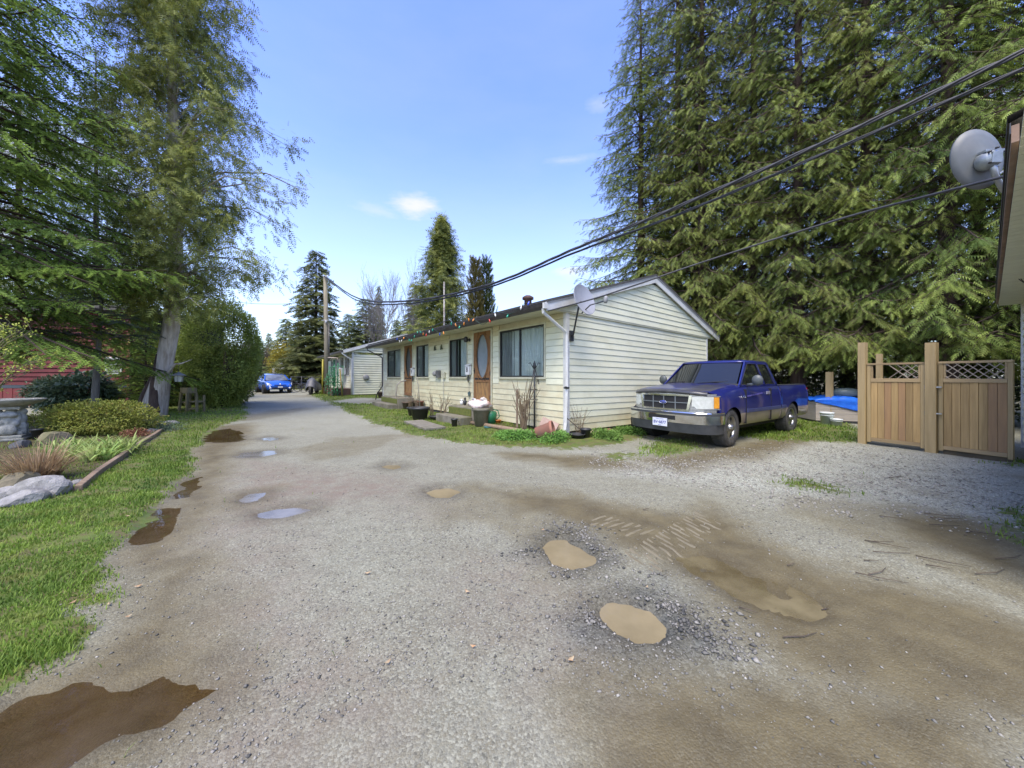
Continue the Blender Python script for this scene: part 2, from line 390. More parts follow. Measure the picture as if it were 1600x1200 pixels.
ys = axis(1.3, 5.2, .034, -60, 900, 1.034, 25)
X, Yg = np.meshgrid(xs, ys)
GM = masks(X, Yg); Z = height(X, Yg, GM)
nx, ny = len(xs), len(ys)
V = np.stack([X.ravel(), Yg.ravel(), Z.ravel()], 1)
ii, jj = np.meshgrid(np.arange(nx - 1), np.arange(ny - 1)); i0 = (jj * nx + ii).ravel()
Fq = np.stack([i0, i0 + 1, i0 + nx + 1, i0 + nx], 1)

gm = bpy.data.materials.new('ground'); gm.use_nodes = True; nt = gm.node_tree; B = nt.nodes['Principled BSDF']
def A(n): return node(nt, 'ShaderNodeAttribute', attribute_name=n).outputs['Fac']
pos = node(nt, 'ShaderNodeNewGeometry').outputs['Position']
def noise(sc, d=5, r=.6): return node(nt, 'ShaderNodeTexNoise', {'Vector': pos, 'Scale': sc, 'Detail': d, 'Roughness': r}).outputs[0]
def ramp(v, a, b, c=0, d=1): return node(nt, 'ShaderNodeMapRange', {'Value': v, 'From Min': a, 'From Max': b, 'To Min': c, 'To Max': d}).outputs[0]
def mul(a, b): return node(nt, 'ShaderNodeMath', {0: a, 1: b}, operation='MULTIPLY').outputs[0]
v1 = node(nt, 'ShaderNodeTexVoronoi', {'Vector': pos, 'Scale': 92.0, 'Randomness': 1})
v2 = node(nt, 'ShaderNodeTexVoronoi', {'Vector': pos, 'Scale': 210.0, 'Randomness': 1})
v3 = node(nt, 'ShaderNodeTexVoronoi', {'Vector': pos, 'Scale': 24.0, 'Randomness': 1})
g1 = mixc(nt, ramp(noise(1.1, 6), .38, .62), (.245, .225, .18), (.325, .31, .26))
g1 = mixc(nt, ramp(noise(7, 5), .4, .62, 0, .55), g1, (.20, .175, .135))
sepc = node(nt, 'ShaderNodeSeparateColor', {0: v1.outputs['Color']})
sepd = node(nt, 'ShaderNodeSeparateColor', {0: v2.outputs['Color']})
st_ = mixc(nt, sepc.outputs[0], (.09, .09, .085), (.50, .49, .44))
g1 = mixc(nt, ramp(sepc.outputs[1], .25, .6, 0, .65), g1, st_)
st2 = mixc(nt, sepd.outputs[0], (.10, .10, .09), (.45, .44, .40))
g1 = mixc(nt, ramp(sepd.outputs[1], .4, .7, 0, .42), g1, st2)
pal = mixc(nt, sepc.outputs[2], (.19, .19, .185), (.60, .60, .58))
g1 = mixc(nt, mul(A('pale'), ramp(noise(3, 4), .25, .55, .35, 1)), g1, pal)
dk = mixc(nt, sepc.outputs[0], (.045, .05, .052), (.24, .25, .26))
g1 = mixc(nt, mul(A('darkg'), ramp(noise(9, 3), .3, .6, .5, .95)), g1, dk)
g1 = mixc(nt, mul(A('red'), ramp(noise(5, 5), .35, .6, .25, .8)), g1, (.235, .175, .155))
mudc = mixc(nt, ramp(noise(4, 6), .35, .65), (.15, .118, .066), (.25, .205, .12))
g1 = mixc(nt, mul(A('mud'), ramp(sepd.outputs[2], .1, .9, .98, .6)), g1, mudc)
wetc = mixc(nt, 1.0, g1, (.48, .43, .36), 'MULTIPLY')
g1 = mixc(nt, mul(A('wet'), .85), g1, wetc)
grc = mixc(nt, ramp(noise(3.5, 6), .35, .65), (.085, .135, .025), (.17, .19, .05))
grc = mixc(nt, ramp(noise(9, 6), .48, .62, 0, .8), grc, (.15, .115, .065))
brk = ramp(noise(8, 7), .3, .66, -.42, .32)
gsum = node(nt, 'ShaderNodeMath', {0: A('grass'), 1: brk}, operation='ADD').outputs[0]
g1 = mixc(nt, ramp(gsum, .35, .62), g1, grc)
bdc = mixc(nt, ramp(noise(6, 6), .4, .6), (.06, .042, .026), (.10, .105, .025))
bdc = mixc(nt, ramp(noise(26, 4), .5, .68, 0, .8), bdc, (.17, .12, .075))
g1 = mixc(nt, A('bed'), g1, bdc)
g1 = mixc(nt, 1.0, g1, (.765, .785, .655), 'MULTIPLY')
nt.links.new(g1, B.inputs['Base Color'])
rr = node(nt, 'ShaderNodeMapRange', {'Value': mul(A('wet'), ramp(noise(6, 4), .35, .6, .5, 1)), 'From Min': .2, 'From Max': 1, 'To Min': .95, 'To Max': .42}).outputs[0]
nt.links.new(rr, B.inputs['Roughness']); B.inputs['Specular IOR Level'].default_value = .35
h1 = mul(node(nt, 'ShaderNodeMath', {0: 1.0, 1: v1.outputs['Distance']}, operation='SUBTRACT').outputs[0], 1.0)
h2 = node(nt, 'ShaderNodeMath', {0: h1, 1: mul(v2.outputs['Distance'], -.5)}, operation='ADD').outputs[0]
h3 = node(nt, 'ShaderNodeMath', {0: h2, 1: mul(noise(55, 6, .7), .55)}, operation='ADD').outputs[0]
bm_ = node(nt, 'ShaderNodeBump', {'Strength': .42, 'Distance': .010, 'Height': h3}); nt.links.new(bm_.outputs[0], B.inputs['Normal'])
gmesh = mesh_np('ground', V, Fq, gm, {k: GM[k].ravel() for k in ('grass', 'bed', 'mud', 'red', 'pale', 'darkg', 'wet')}, smooth=True)
link('ground', gmesh, kind='structure')

# puddles: flat sheets of muddy water lying in the hollows
W_MUD = mat('puddle_mud', (.34, .285, .185), (.29, .235, .145), rough=.07, scale=2.2, spec=.5, coord='Object')
W_RUT = mat('puddle_rut', (.21, .165, .105), (.15, .115, .07), rough=.08, scale=2.2, spec=.5)
W_BROWN = mat('puddle_brown', (.115, .085, .05), (.075, .055, .032), rough=.10, scale=3, spec=.6)
W_GREY = None
def water(name, tint, silt, f0, f1, rough=.03):
    m = bpy.data.materials.new(name); m.use_nodes = True; n_ = m.node_tree; n_.nodes.clear()
    p_ = node(n_, 'ShaderNodeNewGeometry').outputs['Position']
    nn = node(n_, 'ShaderNodeTexNoise', {'Vector': p_, 'Scale': 2.6, 'Detail': 6, 'Roughness': .6}).outputs[0]
    fc = node(n_, 'ShaderNodeMapRange', {'Value': nn, 'From Min': .35, 'From Max': .65, 'To Min': f0, 'To Max': f1}).outputs[0]
    tr = node(n_, 'ShaderNodeBsdfTransparent', {0: (*tint, 1)}); df = node(n_, 'ShaderNodeBsdfDiffuse', {0: (*silt, 1)})
    mx = node(n_, 'ShaderNodeMixShader', {0: fc, 1: tr.outputs[0], 2: df.outputs[0]})
    gl = node(n_, 'ShaderNodeBsdfGlossy', {'Roughness': rough}); fr = node(n_, 'ShaderNodeFresnel', {'IOR': 1.36})
    bp = node(n_, 'ShaderNodeBump', {'Strength': .08, 'Distance': .01, 'Height': node(n_, 'ShaderNodeTexNoise', {'Vector': p_, 'Scale': 9.0, 'Detail': 2}).outputs[0]}); n_.links.new(bp.outputs[0], gl.inputs['Normal'])
    m2 = node(n_, 'ShaderNodeMixShader', {0: fr.outputs[0], 1: mx.outputs[0], 2: gl.outputs[0]}); node(n_, 'ShaderNodeOutputMaterial', {0: m2.outputs[0]}); return m
W_MUD = water('puddle_mud_water', (.6, .5, .35), (.27, .222, .125), .72, 1.0, .04); W_BROWN = water('puddle_brown_water', (.70, .61, .49), (.14, .105, .062), .0, .38); W_RUT = water('puddle_rut_water', (.70, .62, .44), (.215, .18, .098), .3, .85); W_GREY = water('puddle_grey_water', (.7, .66, .6), (.24, .23, .205), .35, .8, .09)
for k, p in POOLS.items():
    c = np.mean(np.array(p), 0)
    q = [(c[0] + (a - c[0]) * 1.3 + .03 * np.sign(a - c[0]), c[1] + (b - c[1]) * 1.3 + .03 * np.sign(b - c[1])) for a, b in p]
    gx = np.array([c[0] + (a - c[0]) * k_ for a, b in p for k_ in (.3, .6, .9, 1.1)]); gy = np.array([c[1] + (b - c[1]) * k_ for a, b in p for k_ in (.3, .6, .9, 1.1)])
    M0 = masks(gx, gy); M0['dep'] = M0['dep'] * 0; M0['darkg'] = M0['darkg'] * 0; zz = height(gx, gy, M0).mean()
    lvl = zz - (.021 if k == 'ruts' else .013 if k in FILM else .024)
    m_ = MB(); m_.add([(a - c[0], b - c[1], 0) for a, b in q], [tuple(range(len(q)))])
    if (sum(q[i][0] * q[(i + 1) % len(q)][1] - q[(i + 1) % len(q)][0] * q[i][1] for i in range(len(q)))) < 0: m_.f = [f[::-1] for f in m_.f]
    wm = W_RUT if k == 'ruts' else W_MUD if k in ('pothole_a', 'pothole_b', 'ruts', 'small_a', 'small_b') else (W_GREY if k in ('left_d', 'left_e', 'left_g', 'left_h') else W_BROWN)
    m_.build('puddle', wm, None, (c[0], c[1], lvl), kind='structure')
# tyre prints: pressed ribs of mud
MUDM = mat('mud_rib', (.185, .16, .098), (.15, .128, .076), .6, scale=6, bump=.4)
for ti, (a, b, wd) in enumerate(TRACKS):
    A0, B0_ = g(*a), g(*b); d = (B0_ - A0); L_ = d.length; d.normalize(); n_ = Vector((-d.y, d.x, 0)); m_ = MB()
    for k in range(int(L_ / .068)):
        u = .02 + k * .068
        for s_ in (-1,):
            p, q = A0 + d * (u + .05) + n_ * (wd * .92), A0 + d * (u - .05) - n_ * (wd * (.7 + .22 * math.sin(k * 2.3)))
            prev = None
            for i in range(8):
                c = p + (q - p) * (i / 7); z = zat(c.x, c.y); hgt = .003 + .005 * math.sin(k * 1.7 + i * .9); e = d * .019
                cur = [Vector((c.x, c.y, z - .004)) - e, Vector((c.x, c.y, z + hgt)) - e * .35, Vector((c.x, c.y, z + hgt)) + e * .35, Vector((c.x, c.y, z - .004)) + e]
                if prev: m_.add(prev + cur, [(j, j + 1, j + 5, j + 4) if s_ < 0 else (j + 4, j + 5, j + 1, j) for j in range(3)])
                prev = cur
    m_.build('tyre_prints', MUDM, kind='stuff')
# ------------------------------------------------------------------ the near house: local x = depth (away from the front wall), y = along the front wall, z up
HOUSE = Vector((1.266, 8.12, 0)); HRZ = math.atan2(.614, .789)
def shear(p): return (p[0], p[1], p[2] - .015 * max(p[0], 0))
LEN, WID = 13.2, 7.31
Z0, ZS = .13, 2.93                             # bottom of the siding, soffit
RIDGE, OV = 4.38, .76
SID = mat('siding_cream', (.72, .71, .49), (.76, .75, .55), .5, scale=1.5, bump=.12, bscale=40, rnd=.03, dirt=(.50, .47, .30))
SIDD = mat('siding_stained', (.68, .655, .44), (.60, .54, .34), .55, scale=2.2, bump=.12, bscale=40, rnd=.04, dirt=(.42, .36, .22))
TRIM = mat('trim_white', (.66, .66, .62), (.55, .55, .50), .45, scale=3, dirt=(.40, .39, .33), rnd=.03)
TRIMC = mat('trim_cream', (.58, .57, .40), (.50, .48, .33), .5, scale=4)
DARKM = mat('gutter_brown', (.035, .03, .028), (.055, .05, .045), .45, scale=6)
ROOFM = mat('roof_shingle', (.06, .055, .05), (.10, .095, .085), .9, scale=14, bump=.5, bscale=60)
MOSS = mat('roof_moss', (.10, .12, .03), (.06, .08, .02), .95, scale=20, bump=.6)
GLASS = mat('window_glass', (.03, .035, .035), None, .03, spec=.9)
FRAMEM = mat('window_frame_dark', (.035, .035, .033), None, .4)
CURT = mat('curtain_grey', (.78, .78, .70), (.58, .60, .55), .8, scale=3, stretch=(8, 8, .4))
CURTD = mat('curtain_dark', (.36, .36, .33), (.22, .23, .21), .8, scale=3, stretch=(8, 8, .4))
DARKI = mat('interior_dark', (.02, .02, .02), None, .9)
FOUND = mat('foundation_dark', (.05, .045, .04), (.09, .085, .08), .9, scale=5)
SOFF = mat('soffit_cream', (.62, .62, .46), (.55, .54, .40), .6, scale=5)
WOODD = wood('door_wood', (.15, .07, .028), (.30, .16, .06), rnd=0, scale=8)
WOODO = mat('door_panel_wood', (.36, .20, .07), (.16, .10, .05), .7, scale=3.5, stretch=(3, 3, 1), lo=.42, hi=.66, bump=.2)
GREYP = mat('grey_plastic', (.30, .30, .29), (.24, .24, .22), .5, scale=6)
BLACKP = mat('black_plastic', (.025, .027, .028), (.04, .04, .04), .45, scale=6)
METG = mat('weathered_metal', (.30, .30, .28), (.16, .13, .10), .5, .6, scale=9)

house = thing('house', 'pale cream-yellow sided long single-storey duplex with a white bargeboard, behind the pickup', 'house', HOUSE, HRZ)
mb = MB()                                       # foundation and dark core wall behind the boards
mb.box((.03, .03, -.1), (WID - .03, LEN - .03, Z0 + .02))
mb.warp(shear).build('foundation', FOUND, house)
# openings on the front wall (y0, y1, z0, z1)
OPEN = {'A': (.74, 2.62, 1.40, 2.72), 'd1': (3.05, 4.07, .55, 2.83), 'B': (4.50, 5.73, 1.40, 2.72), 'C': (7.52, 8.75, 1.40, 2.72), 'd2': (9.16, 10.14, .55, 2.83), 'D': (10.61, 12.5, 1.40, 2.72)}
mb = MB()
def P_yz(poly, holes, x0, t, M0=None):          # polygon given in (y,z), slab from x0 to x0+t
    Mx = Matrix(((0, 0, 1, x0), (1, 0, 0, 0), (0, 1, 0, 0), (0, 0, 0, 1)))
    return poly, holes, Mx
hol = [[(a, c), (b, c), (b, d), (a, d)] for a, b, c, d in OPEN.values()]
poly, ho, Mx = P_yz([(.03, Z0), (LEN - .03, Z0), (LEN - .03, ZS), (.03, ZS)], hol, .025, .1)
mb.prism(poly, .1, 0, Mx, ho)
mb.box((.125, .03, Z0), (WID - .03, .12, ZS)); mb.box((.125, LEN - .12, Z0), (WID - .03, LEN - .03, ZS)); mb.box((WID - .12, .12, Z0), (WID - .03, LEN - .12, ZS))
mb.add([(.1, .02, ZS), (WID - .1, .02, ZS), (WID / 2, .02, RIDGE - .12), (.1, .12, ZS), (WID - .1, .12, ZS), (WID / 2, .12, RIDGE - .12)], [(0, 1, 2), (5, 4, 3), (0, 3, 4, 1), (1, 4, 5, 2), (2, 5, 3, 0)])
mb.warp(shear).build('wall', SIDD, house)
mb = MB(); mb.box((.9, .13, .2), (.92, LEN - .13, 2.9)); mb.build('interior_partition', DARKI, house)
EXPO = .157
def lap(mb_, axis_, a, b, z, zt, off=0.0, sgn=-1):    # one siding board: butt (bottom) edge stands 16 mm proud, top edge flush
    o0, o1 = -.017 + off, -.004 + off
    if axis_ == 'front': pts = [(o0, a, z), (.024, a, z), (.024, a, zt), (o1, a, zt), (o0, b, z), (.024, b, z), (.024, b, zt), (o1, b, zt)]
    else: pts = [(a, o0, z), (b, o0, z), (b, .024 + off, z), (a, .024 + off, z), (a, o1, zt), (b, o1, zt), (b, .024 + off, zt), (a, .024 + off, zt)]
    if axis_ == 'front': fs = [(0, 1, 2, 3), (7, 6, 5, 4), (3, 7, 4, 0), (4, 5, 1, 0), (2, 6, 7, 3)]
    else: fs = [(0, 1, 5, 4), (4, 5, 6, 7), (0, 3, 2, 1), (1, 2, 6, 5), (0, 4, 7, 3)]
    return mb_.add(pts, fs)
nz_ = int(round((ZS - Z0) / EXPO)); ex = (ZS - Z0) / nz_
for k in range(nz_):
    z = Z0 + k * ex; zt = z + ex - .006
    segs = [(.07, LEN - .07)]
    for a, b, c, d in OPEN.values():
        if c - .07 < zt and d + .07 > z:
            segs = [q for s0, s1 in segs for q in ([(s0, min(s1, a - .06)), (max(s0, b + .06), s1)] if (a - .06 < s1 and b + .06 > s0) else [(s0, s1)]) if q[1] - q[0] > .03]
    for s0, s1 in segs:
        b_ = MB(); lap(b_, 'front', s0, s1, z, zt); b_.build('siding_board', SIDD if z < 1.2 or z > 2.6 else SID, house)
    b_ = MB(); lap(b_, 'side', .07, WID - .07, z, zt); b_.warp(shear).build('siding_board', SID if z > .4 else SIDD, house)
gb = ZS - .0                                    # gable boards stand a little proud of the end wall
slope = (RIDGE - .10 - gb) / (WID / 2 + OV)
k = 0
while True:
    z = gb + .012 + k * EXPO; zt = z + EXPO - .006
    x0 = -OV + (z - gb) / slope + .05; x1 = WID + OV - (z - gb) / slope - .05
    t0 = -OV + (zt - gb) / slope + .05; t1 = WID + OV - (zt - gb) / slope - .05
    if t1 - t0 < .1: break
    b_ = MB(); o0, o1 = -.055, -.039
    b_.add([(x0, o0, z), (x1, o0, z), (x1, .02, z), (x0, .02, z), (t0, o1, zt), (t1, o1, zt), (t1, .02, zt), (t0, .02, zt)], [(0, 1, 5, 4), (4, 5, 6, 7), (0, 3, 2, 1), (1, 2, 6, 5), (0, 4, 7, 3)])
    b_.warp(shear).build('gable_board', SID, house); k += 1
mb = MB(); mb.box((-OV + .02, -.045, gb - .03), (WID + OV - .02, .02, gb + .011)); mb.warp(shear).build('gable_sill', TRIMC, house)
for y in (-.0,):                                # corner boards
    b_ = MB(); b_.box((-.028, -.030, Z0 - .03), (.075, .075, ZS - .03)); b_.build('corner_board', TRIM, house)
b_ = MB(); b_.box((WID - .07, -.028, Z0), (WID + .02, .05, ZS - .03)); b_.warp(shear).build('corner_board', TRIM, house)
b_ = MB(); b_.box((-.028, LEN - .05, Z0), (.05, LEN + .03, ZS - .02)); b_.build('corner_board', TRIM, house)
# roof: two slabs, rake boards, gutter, soffit
rk = .13
e = Vector((-OV, 0, ZS + .10)); rdg = Vector((WID / 2, 0, RIDGE + .05)); e2 = Vector((WID + OV, 0, ZS + .10))
mb = MB()
for p, q in ((e, rdg), (rdg, e2)):
    nrm = Vector((-(q - p).z, 0, (q - p).x)).normalized() * .05
    vs_ = [p + Vector((0, y, 0)) for y in (-rk - .02, LEN + rk)] + [q + Vector((0, y, 0)) for y in (LEN + rk, -rk - .02)]
    mb.add(vs_ + [v + nrm for v in vs_], [(0, 1, 2, 3), (7, 6, 5, 4), (0, 4, 5, 1), (1, 5, 6, 2), (2, 6, 7, 3), (3, 7, 4, 0)])
roof = mb.warp(shear).build('roof', ROOFM, house)
for p, q in ((e, rdg), (e2, rdg)):
    b_ = MB(); dz = Vector((0, 0, -.20)); dy = Vector((0, .035, 0)); o_ = Vector((0, -rk, 0))
    q2 = q.copy(); 
    vs_ = [p + o_, q2 + o_, q2 + o_ + dz, p + o_ + dz]
    if p.x < q.x: b_.add(vs_ + [v + dy for v in vs_], [(0, 3, 2, 1), (4, 5, 6, 7), (0, 1, 5, 4), (1, 2, 6, 5), (2, 3, 7, 6), (3, 0, 4, 7)])
    else: b_.add(vs_ + [v + dy for v in vs_], [(0, 1, 2, 3), (7, 6, 5, 4), (0, 4, 5, 1), (1, 5, 6, 2), (2, 6, 7, 3), (3, 7, 4, 0)])
    b_.warp(shear).build('bargeboard', TRIM, roof)
    b2 = MB(); o2 = Vector((0, -rk - .012, .012)); dz2 = Vector((0, 0, -.055)); dy2 = Vector((0, .011, 0))
    vs_ = [p + o2, q2 + o2, q2 + o2 + dz2, p + o2 + dz2]; b2.add(vs_ + [v + dy2 for v in vs_], [(0, 3, 2, 1), (4, 5, 6, 7), (0, 1, 5, 4), (1, 2, 6, 5), (2, 3, 7, 6), (3, 0, 4, 7)] if p.x < q.x else [(0, 1, 2, 3), (7, 6, 5, 4), (0, 4, 5, 1), (1, 5, 6, 2), (2, 6, 7, 3), (3, 7, 4, 0)])
    b2.warp(shear).build('drip_edge', GREYP, roof)
# K-profile gutter along the front eave
prof = [(0, 0), (-.07, 0), (-.085, .03), (-.10, .05), (-.115, .11), (-.105, .115), (-.06, .10), (0, .115)]
mb = MB(); n = len(prof)
vs_ = [(-OV - .005 + a, y, ZS - .06 + b) for y in (-rk + .0, LEN + rk - .02) for a, b in prof]
mb.add(vs_, [tuple(range(n)), tuple(range(2 * n - 1, n - 1, -1))] + [(i, n + i, n + (i + 1) % n, (i + 1) % n) for i in range(n)])
gut = mb.build('gutter', DARKM, house)
MB().box((-OV - .12, -rk - .055, ZS - .063), (-OV, -rk - .003, ZS + .062)).build('gutter_end', TRIM, gut)
mb = MB()
for k in range(33):
    y0 = -.02 + k * .4; mb.box((-OV, y0, ZS - .012), (-.022, min(y0 + .392, LEN + .1), ZS - .0))
mb.build('soffit', SOFF, house)
for k, (px0, py0) in enumerate(((1.9, 2.6),)):   # roof vent stub
    mb = MB(); mb.lathe([(.13, 0), (.13, .18), (.2, .2), (.2, .27), (.1, .33), (0.001, .34)], 14)
    mb.build('roof_vent', mat('rusty_vent', (.10, .055, .045), (.16, .10, .08), .7, .3, scale=8), roof, (px0, py0 + 1.0, 3.05 + .318 * (px0 + OV)))
# downspouts
mb = MB(); r = .033
mb.tube([(-OV - .05, -.08, ZS - .05), (-OV - .05, -.08, ZS - .13), (-.09, -.07, 2.42), (-.07, -.07, 2.36), (-.075, -.085, 1.2), (-.13, -.10, .35), (-.22, -.13, .02)], [.036] * 7, 6, smooth=False)
dsp = mb.build('downspout', TRIM, house)
MB().box((-.125, -.13, 1.13), (-.04, -.03, 1.17)).box((-.16, -.145, 1.15), (-.125, -.10, 1.185)).build('bracket', BLACKP, dsp)
mb = MB(); mb.tube([(-OV - .05, LEN, ZS - .05), (-OV - .05, LEN, ZS - .14), (-.08, LEN - .02, 2.45), (-.06, LEN - .02, 2.38), (-.06, LEN - .02, .9), (-.3, LEN + .1, .5), (-.35, LEN + .15, .2)], .028, 6)
mb.build('downspout', DARKM, house)
def window(parent, a, b, c, d, dark, split, xo=0, outer=True, panes=True):
    t = link('window', None, parent); t.empty_display_size = .1
    return t
def win_parts(parent, a, b, c, d, curt, mid, name='window', pot=False):
    fr = MB(); f = .035
    fr.box((-.012, a, c), (.05, a + f, d)); fr.box((-.012, b - f, c), (.05, b, d)); fr.box((-.012, a + f, d - f), (.05, b - f, d)); fr.box((-.012, a + f, c), (.05, b - f, c + f))
    m_ = a + (b - a) * mid; fr.box((-.004, m_ - .02, c + f), (.045, m_ + .02, d - f))
    wn = fr.build(name, FRAMEM, parent)
    s = MB(); s.box((-.03, a - .055, c - .055), (.02, b + .055, c - .002)); s.box((-.026, a - .055, c - .002), (.02, a - .003, d + .05)); s.box((-.026, b + .003, c - .002), (.02, b + .055, d + .05)); s.box((-.026, a - .003, d + .003), (.02, b + .003, d + .05))
    s.build('casing', TRIMC, wn)
    for q0, q1 in ((a + f, m_ - .02), (m_ + .02, b - f)):
        MB().add([(.02, q0, c + f), (.02, q0, d - f), (.02, q1, d - f), (.02, q1, c + f)], [(0, 1, 2, 3)]).build('pane', GLASS, wn)
    return wn
def glass_thin():
    m = bpy.data.materials.new('clear_pane'); m.use_nodes = True; n_ = m.node_tree; n_.nodes.clear()
    lw = node(n_, 'ShaderNodeFresnel', {'IOR': 1.5}); f = node(n_, 'ShaderNodeMapRange', {'Value': lw.outputs[0], 'From Min': 0, 'From Max': 1, 'To Min': .02, 'To Max': .9})
    tr = node(n_, 'ShaderNodeBsdfTransparent', {0: (.80, .86, .84, 1)}); gl = node(n_, 'ShaderNodeBsdfGlossy', {'Color': (.9, .95, 1, 1), 'Roughness': .02})
    mx = node(n_, 'ShaderNodeMixShader', {0: f.outputs[0], 1: tr.outputs[0], 2: gl.outputs[0]}); node(n_, 'ShaderNodeOutputMaterial', {0: mx.outputs[0]})
    return m
CLEAR = glass_thin(); GLASS = CLEAR
def curtain(parent, a, b, c, d, m_, x=.11, seedv=0, name='curtain'):
    n = max(6, int((b - a) / .03)); vs_ = []; rr_ = random.Random(seedv)
    for i in range(n + 1):
        y = a + (b - a) * i / n; xx = x + .022 * math.sin(i * 1.35 + seedv) + .008 * math.sin(i * .41)
        vs_ += [(xx, y, c), (xx * .9 + .005, y, d)]
    mb_ = MB(); mb_.add(vs_, [(2 * i, 2 * i + 1, 2 * i + 3, 2 * i + 2) for i in range(n)], 0, True); mb_.build(name, m_, parent)
for key, mid in (('A', .52), ('B', .62), ('C', .5), ('D', .5)):
    a, b, c, d = OPEN[key]
    wn = win_parts(house, a, b, c, d, CURT, mid)
    if key == 'A': curtain(wn, a + .02, b - .02 - .5, c + .01, d - .01, CURT, .062, 1); curtain(wn, b - .62, b - .02, c + .01, d - .01, CURTD, .055, 4)
    else: curtain(wn, a + .02, a + (b - a) * .45, c + .01, d - .01, CURT, .062, ord(key)); curtain(wn, a + (b - a) * .55, b - .02, c + .01, d - .01, CURTD, .07, ord(key) + 3)
# screen doors: timber frame with an oval opening, fretwork arches, lower panel, grey inner door behind
def screen_door(a, b, c, d, dk):
    fr = MB(); w_ = b - a
    fr.box((-.035, a - .06, c), (.02, a, d + .06)); fr.box((-.035, b, c), (.02, b + .06, d + .06)); fr.box((-.035, a, d), (.02, b, d + .06))
    door = fr.build('screen_door', TRIMC, house)
    body = MB(); cy, cz, ry, rz = (a + b) / 2, c + (d - c) * .66, w_ * .34, (d - c) * .30
    ov = [(cy + ry * math.cos(t), cz + rz * math.sin(t)) for t in [2 * math.pi * i / 28 for i in range(28)]]
    rect = [(a + .12, c + .14), (b - .12, c + .14), (b - .12, c + (d - c) * .30), (a + .12, c + (d - c) * .30)]
    Mx_ = Matrix(((0, 0, 1, -.03), (1, 0, 0, 0), (0, 1, 0, 0), (0, 0, 0, 1)))
    body.prism([(a + .005, c + .01), (b - .005, c + .01), (b - .005, d - .005), (a + .005, d - .005)], .035, 0, Mx_, [ov, rect])
    body.build('door_frame', WOODD, door)
    MB().box((-.012, a + .12, c + .14), (.0, b - .12, c + (d - c) * .30)).build('lower_panel', WOODO, door)
    MB().box((-.037, a + .08, c + (d - c) * .335), (-.031, b - .08, c + (d - c) * .36)).build('slot', DARKI, door)
    b2 = MB()
    for s_, k_ in ((-1, 0), (1, 0), (-1, 1), (1, 1)):
        pts = []
        for i in range(9):
            t = i / 8; yy = cy + s_ * (ry * 1.0 + .03 * math.sin(t * math.pi) + k_ * .045); pts.append((-.034, yy - s_ * (.18 + .05 * k_) * (t * 2 - 1) ** 2 * .9, cz + (t * 2 - 1) * (rz + .02 + .06 * k_)))
        b2.tube(pts, .012, 6)
    b2.tube([(-.034, cy + ry * 1.04 * math.cos(t), cz + rz * 1.03 * math.sin(t)) for t in [2 * math.pi * i / 24 for i in range(25)]], .014, 6)
    b2.build('fretwork', WOODD, door)
    MB().box((.04, a, c), (.07, b, d)).build('inner_door', mat('inner_door_grey', (.27, .31, .31), (.22, .26, .26), .5, scale=4) if not dk else mat('inner_door_dark', (.12, .13, .12), (.08, .09, .08), .5, scale=4), door)
    MB().tube([(-.03, b - .07, c + (d - c) * .46), (-.07, b - .07, c + (d - c) * .46)], .02, 8).box((-.04, b - .09, c + (d - c) * .42), (-.03, b - .05, c + (d - c) * .5)).build('handle', BLACKP, door)
    h = MB()
    for zz in (.1, .42, .9): h.box((-.045, a + .0, c + (d - c) * zz - .05), (-.031, a + .035, c + (d - c) * zz + .05))
    h.build('hinge', BLACKP, door)
screen_door(3.07, 4.05, .56, 2.82, False); screen_door(9.18, 10.12, .56, 2.82, True)

def hp(x, y, z): # house-local to world
    return HOUSE + Vector((.789 * x - .614 * y, .614 * x + .789 * y, z))
def onwall(name, label, cat, x, y, z, group=None): return thing(name, label, cat, hp(x, y, z), HRZ, group)
# letter boxes with numbers, meters, porch lamp, vents
WHT = mat('white_enamel', (.72, .73, .72), (.62, .63, .60), .35, scale=6)
INK = mat('black_ink', (.02, .02, .02), None, .6)
def mailbox(y, z, ch, label):
    t = onwall('mailbox', label, 'mailbox', -.03, y, z)
    MB().box((-.10, -.12, 0), (-.001, .12, .30)).build('box', WHT, t, bev=.008)
    MB().add([(-.125, -.13, .30), (-.125, .13, .30), (0, .13, .345), (0, -.13, .345), (-.125, -.13, .315), (-.125, .13, .315), (0, .13, .36), (0, -.13, .36)], [(0, 1, 2, 3)[::-1], (4, 5, 6, 7)[::-1][::-1], (0, 4, 5, 1)[::-1], (1, 5, 6, 2), (2, 6, 7, 3), (3, 7, 4, 0)]).build('lid', WHT, t)
    o = link('number', text_mesh(ch, .22, .001, .004), t, (-.103, 0, .16), (R(90), 0, R(-90))); o.data.materials.append(INK)
    sc_ = MB()
    for s_ in (-1, 1):
        sc_.tube([(-.05, s_ * .02 + s_ * .07 * math.sin(a), -.12 - .1 * math.cos(a)) for a in [i * .6 for i in range(11)]], .007, 5)
    sc_.box((-.06, -.01, -.25), (-.04, .01, 0)); sc_.build('scroll_hook', BLACKP, t)
    return t
mailbox(4.30, 1.47, '8', 'white letter box numbered 8 between the second window and the near screen door')
mailbox(9.0, 1.45, '9', 'small white letter box beside the far screen door')
t = onwall('wind_chime', 'dark scroll wind chime with a leaf pendant hanging below the near letter box', 'wind chime', -.05, 4.30, 1.22)
cb = MB(); cb.tube([(0, 0, 0), (0, 0, -.75)], .004, 4); cb.build('chain', BLACKP, t)
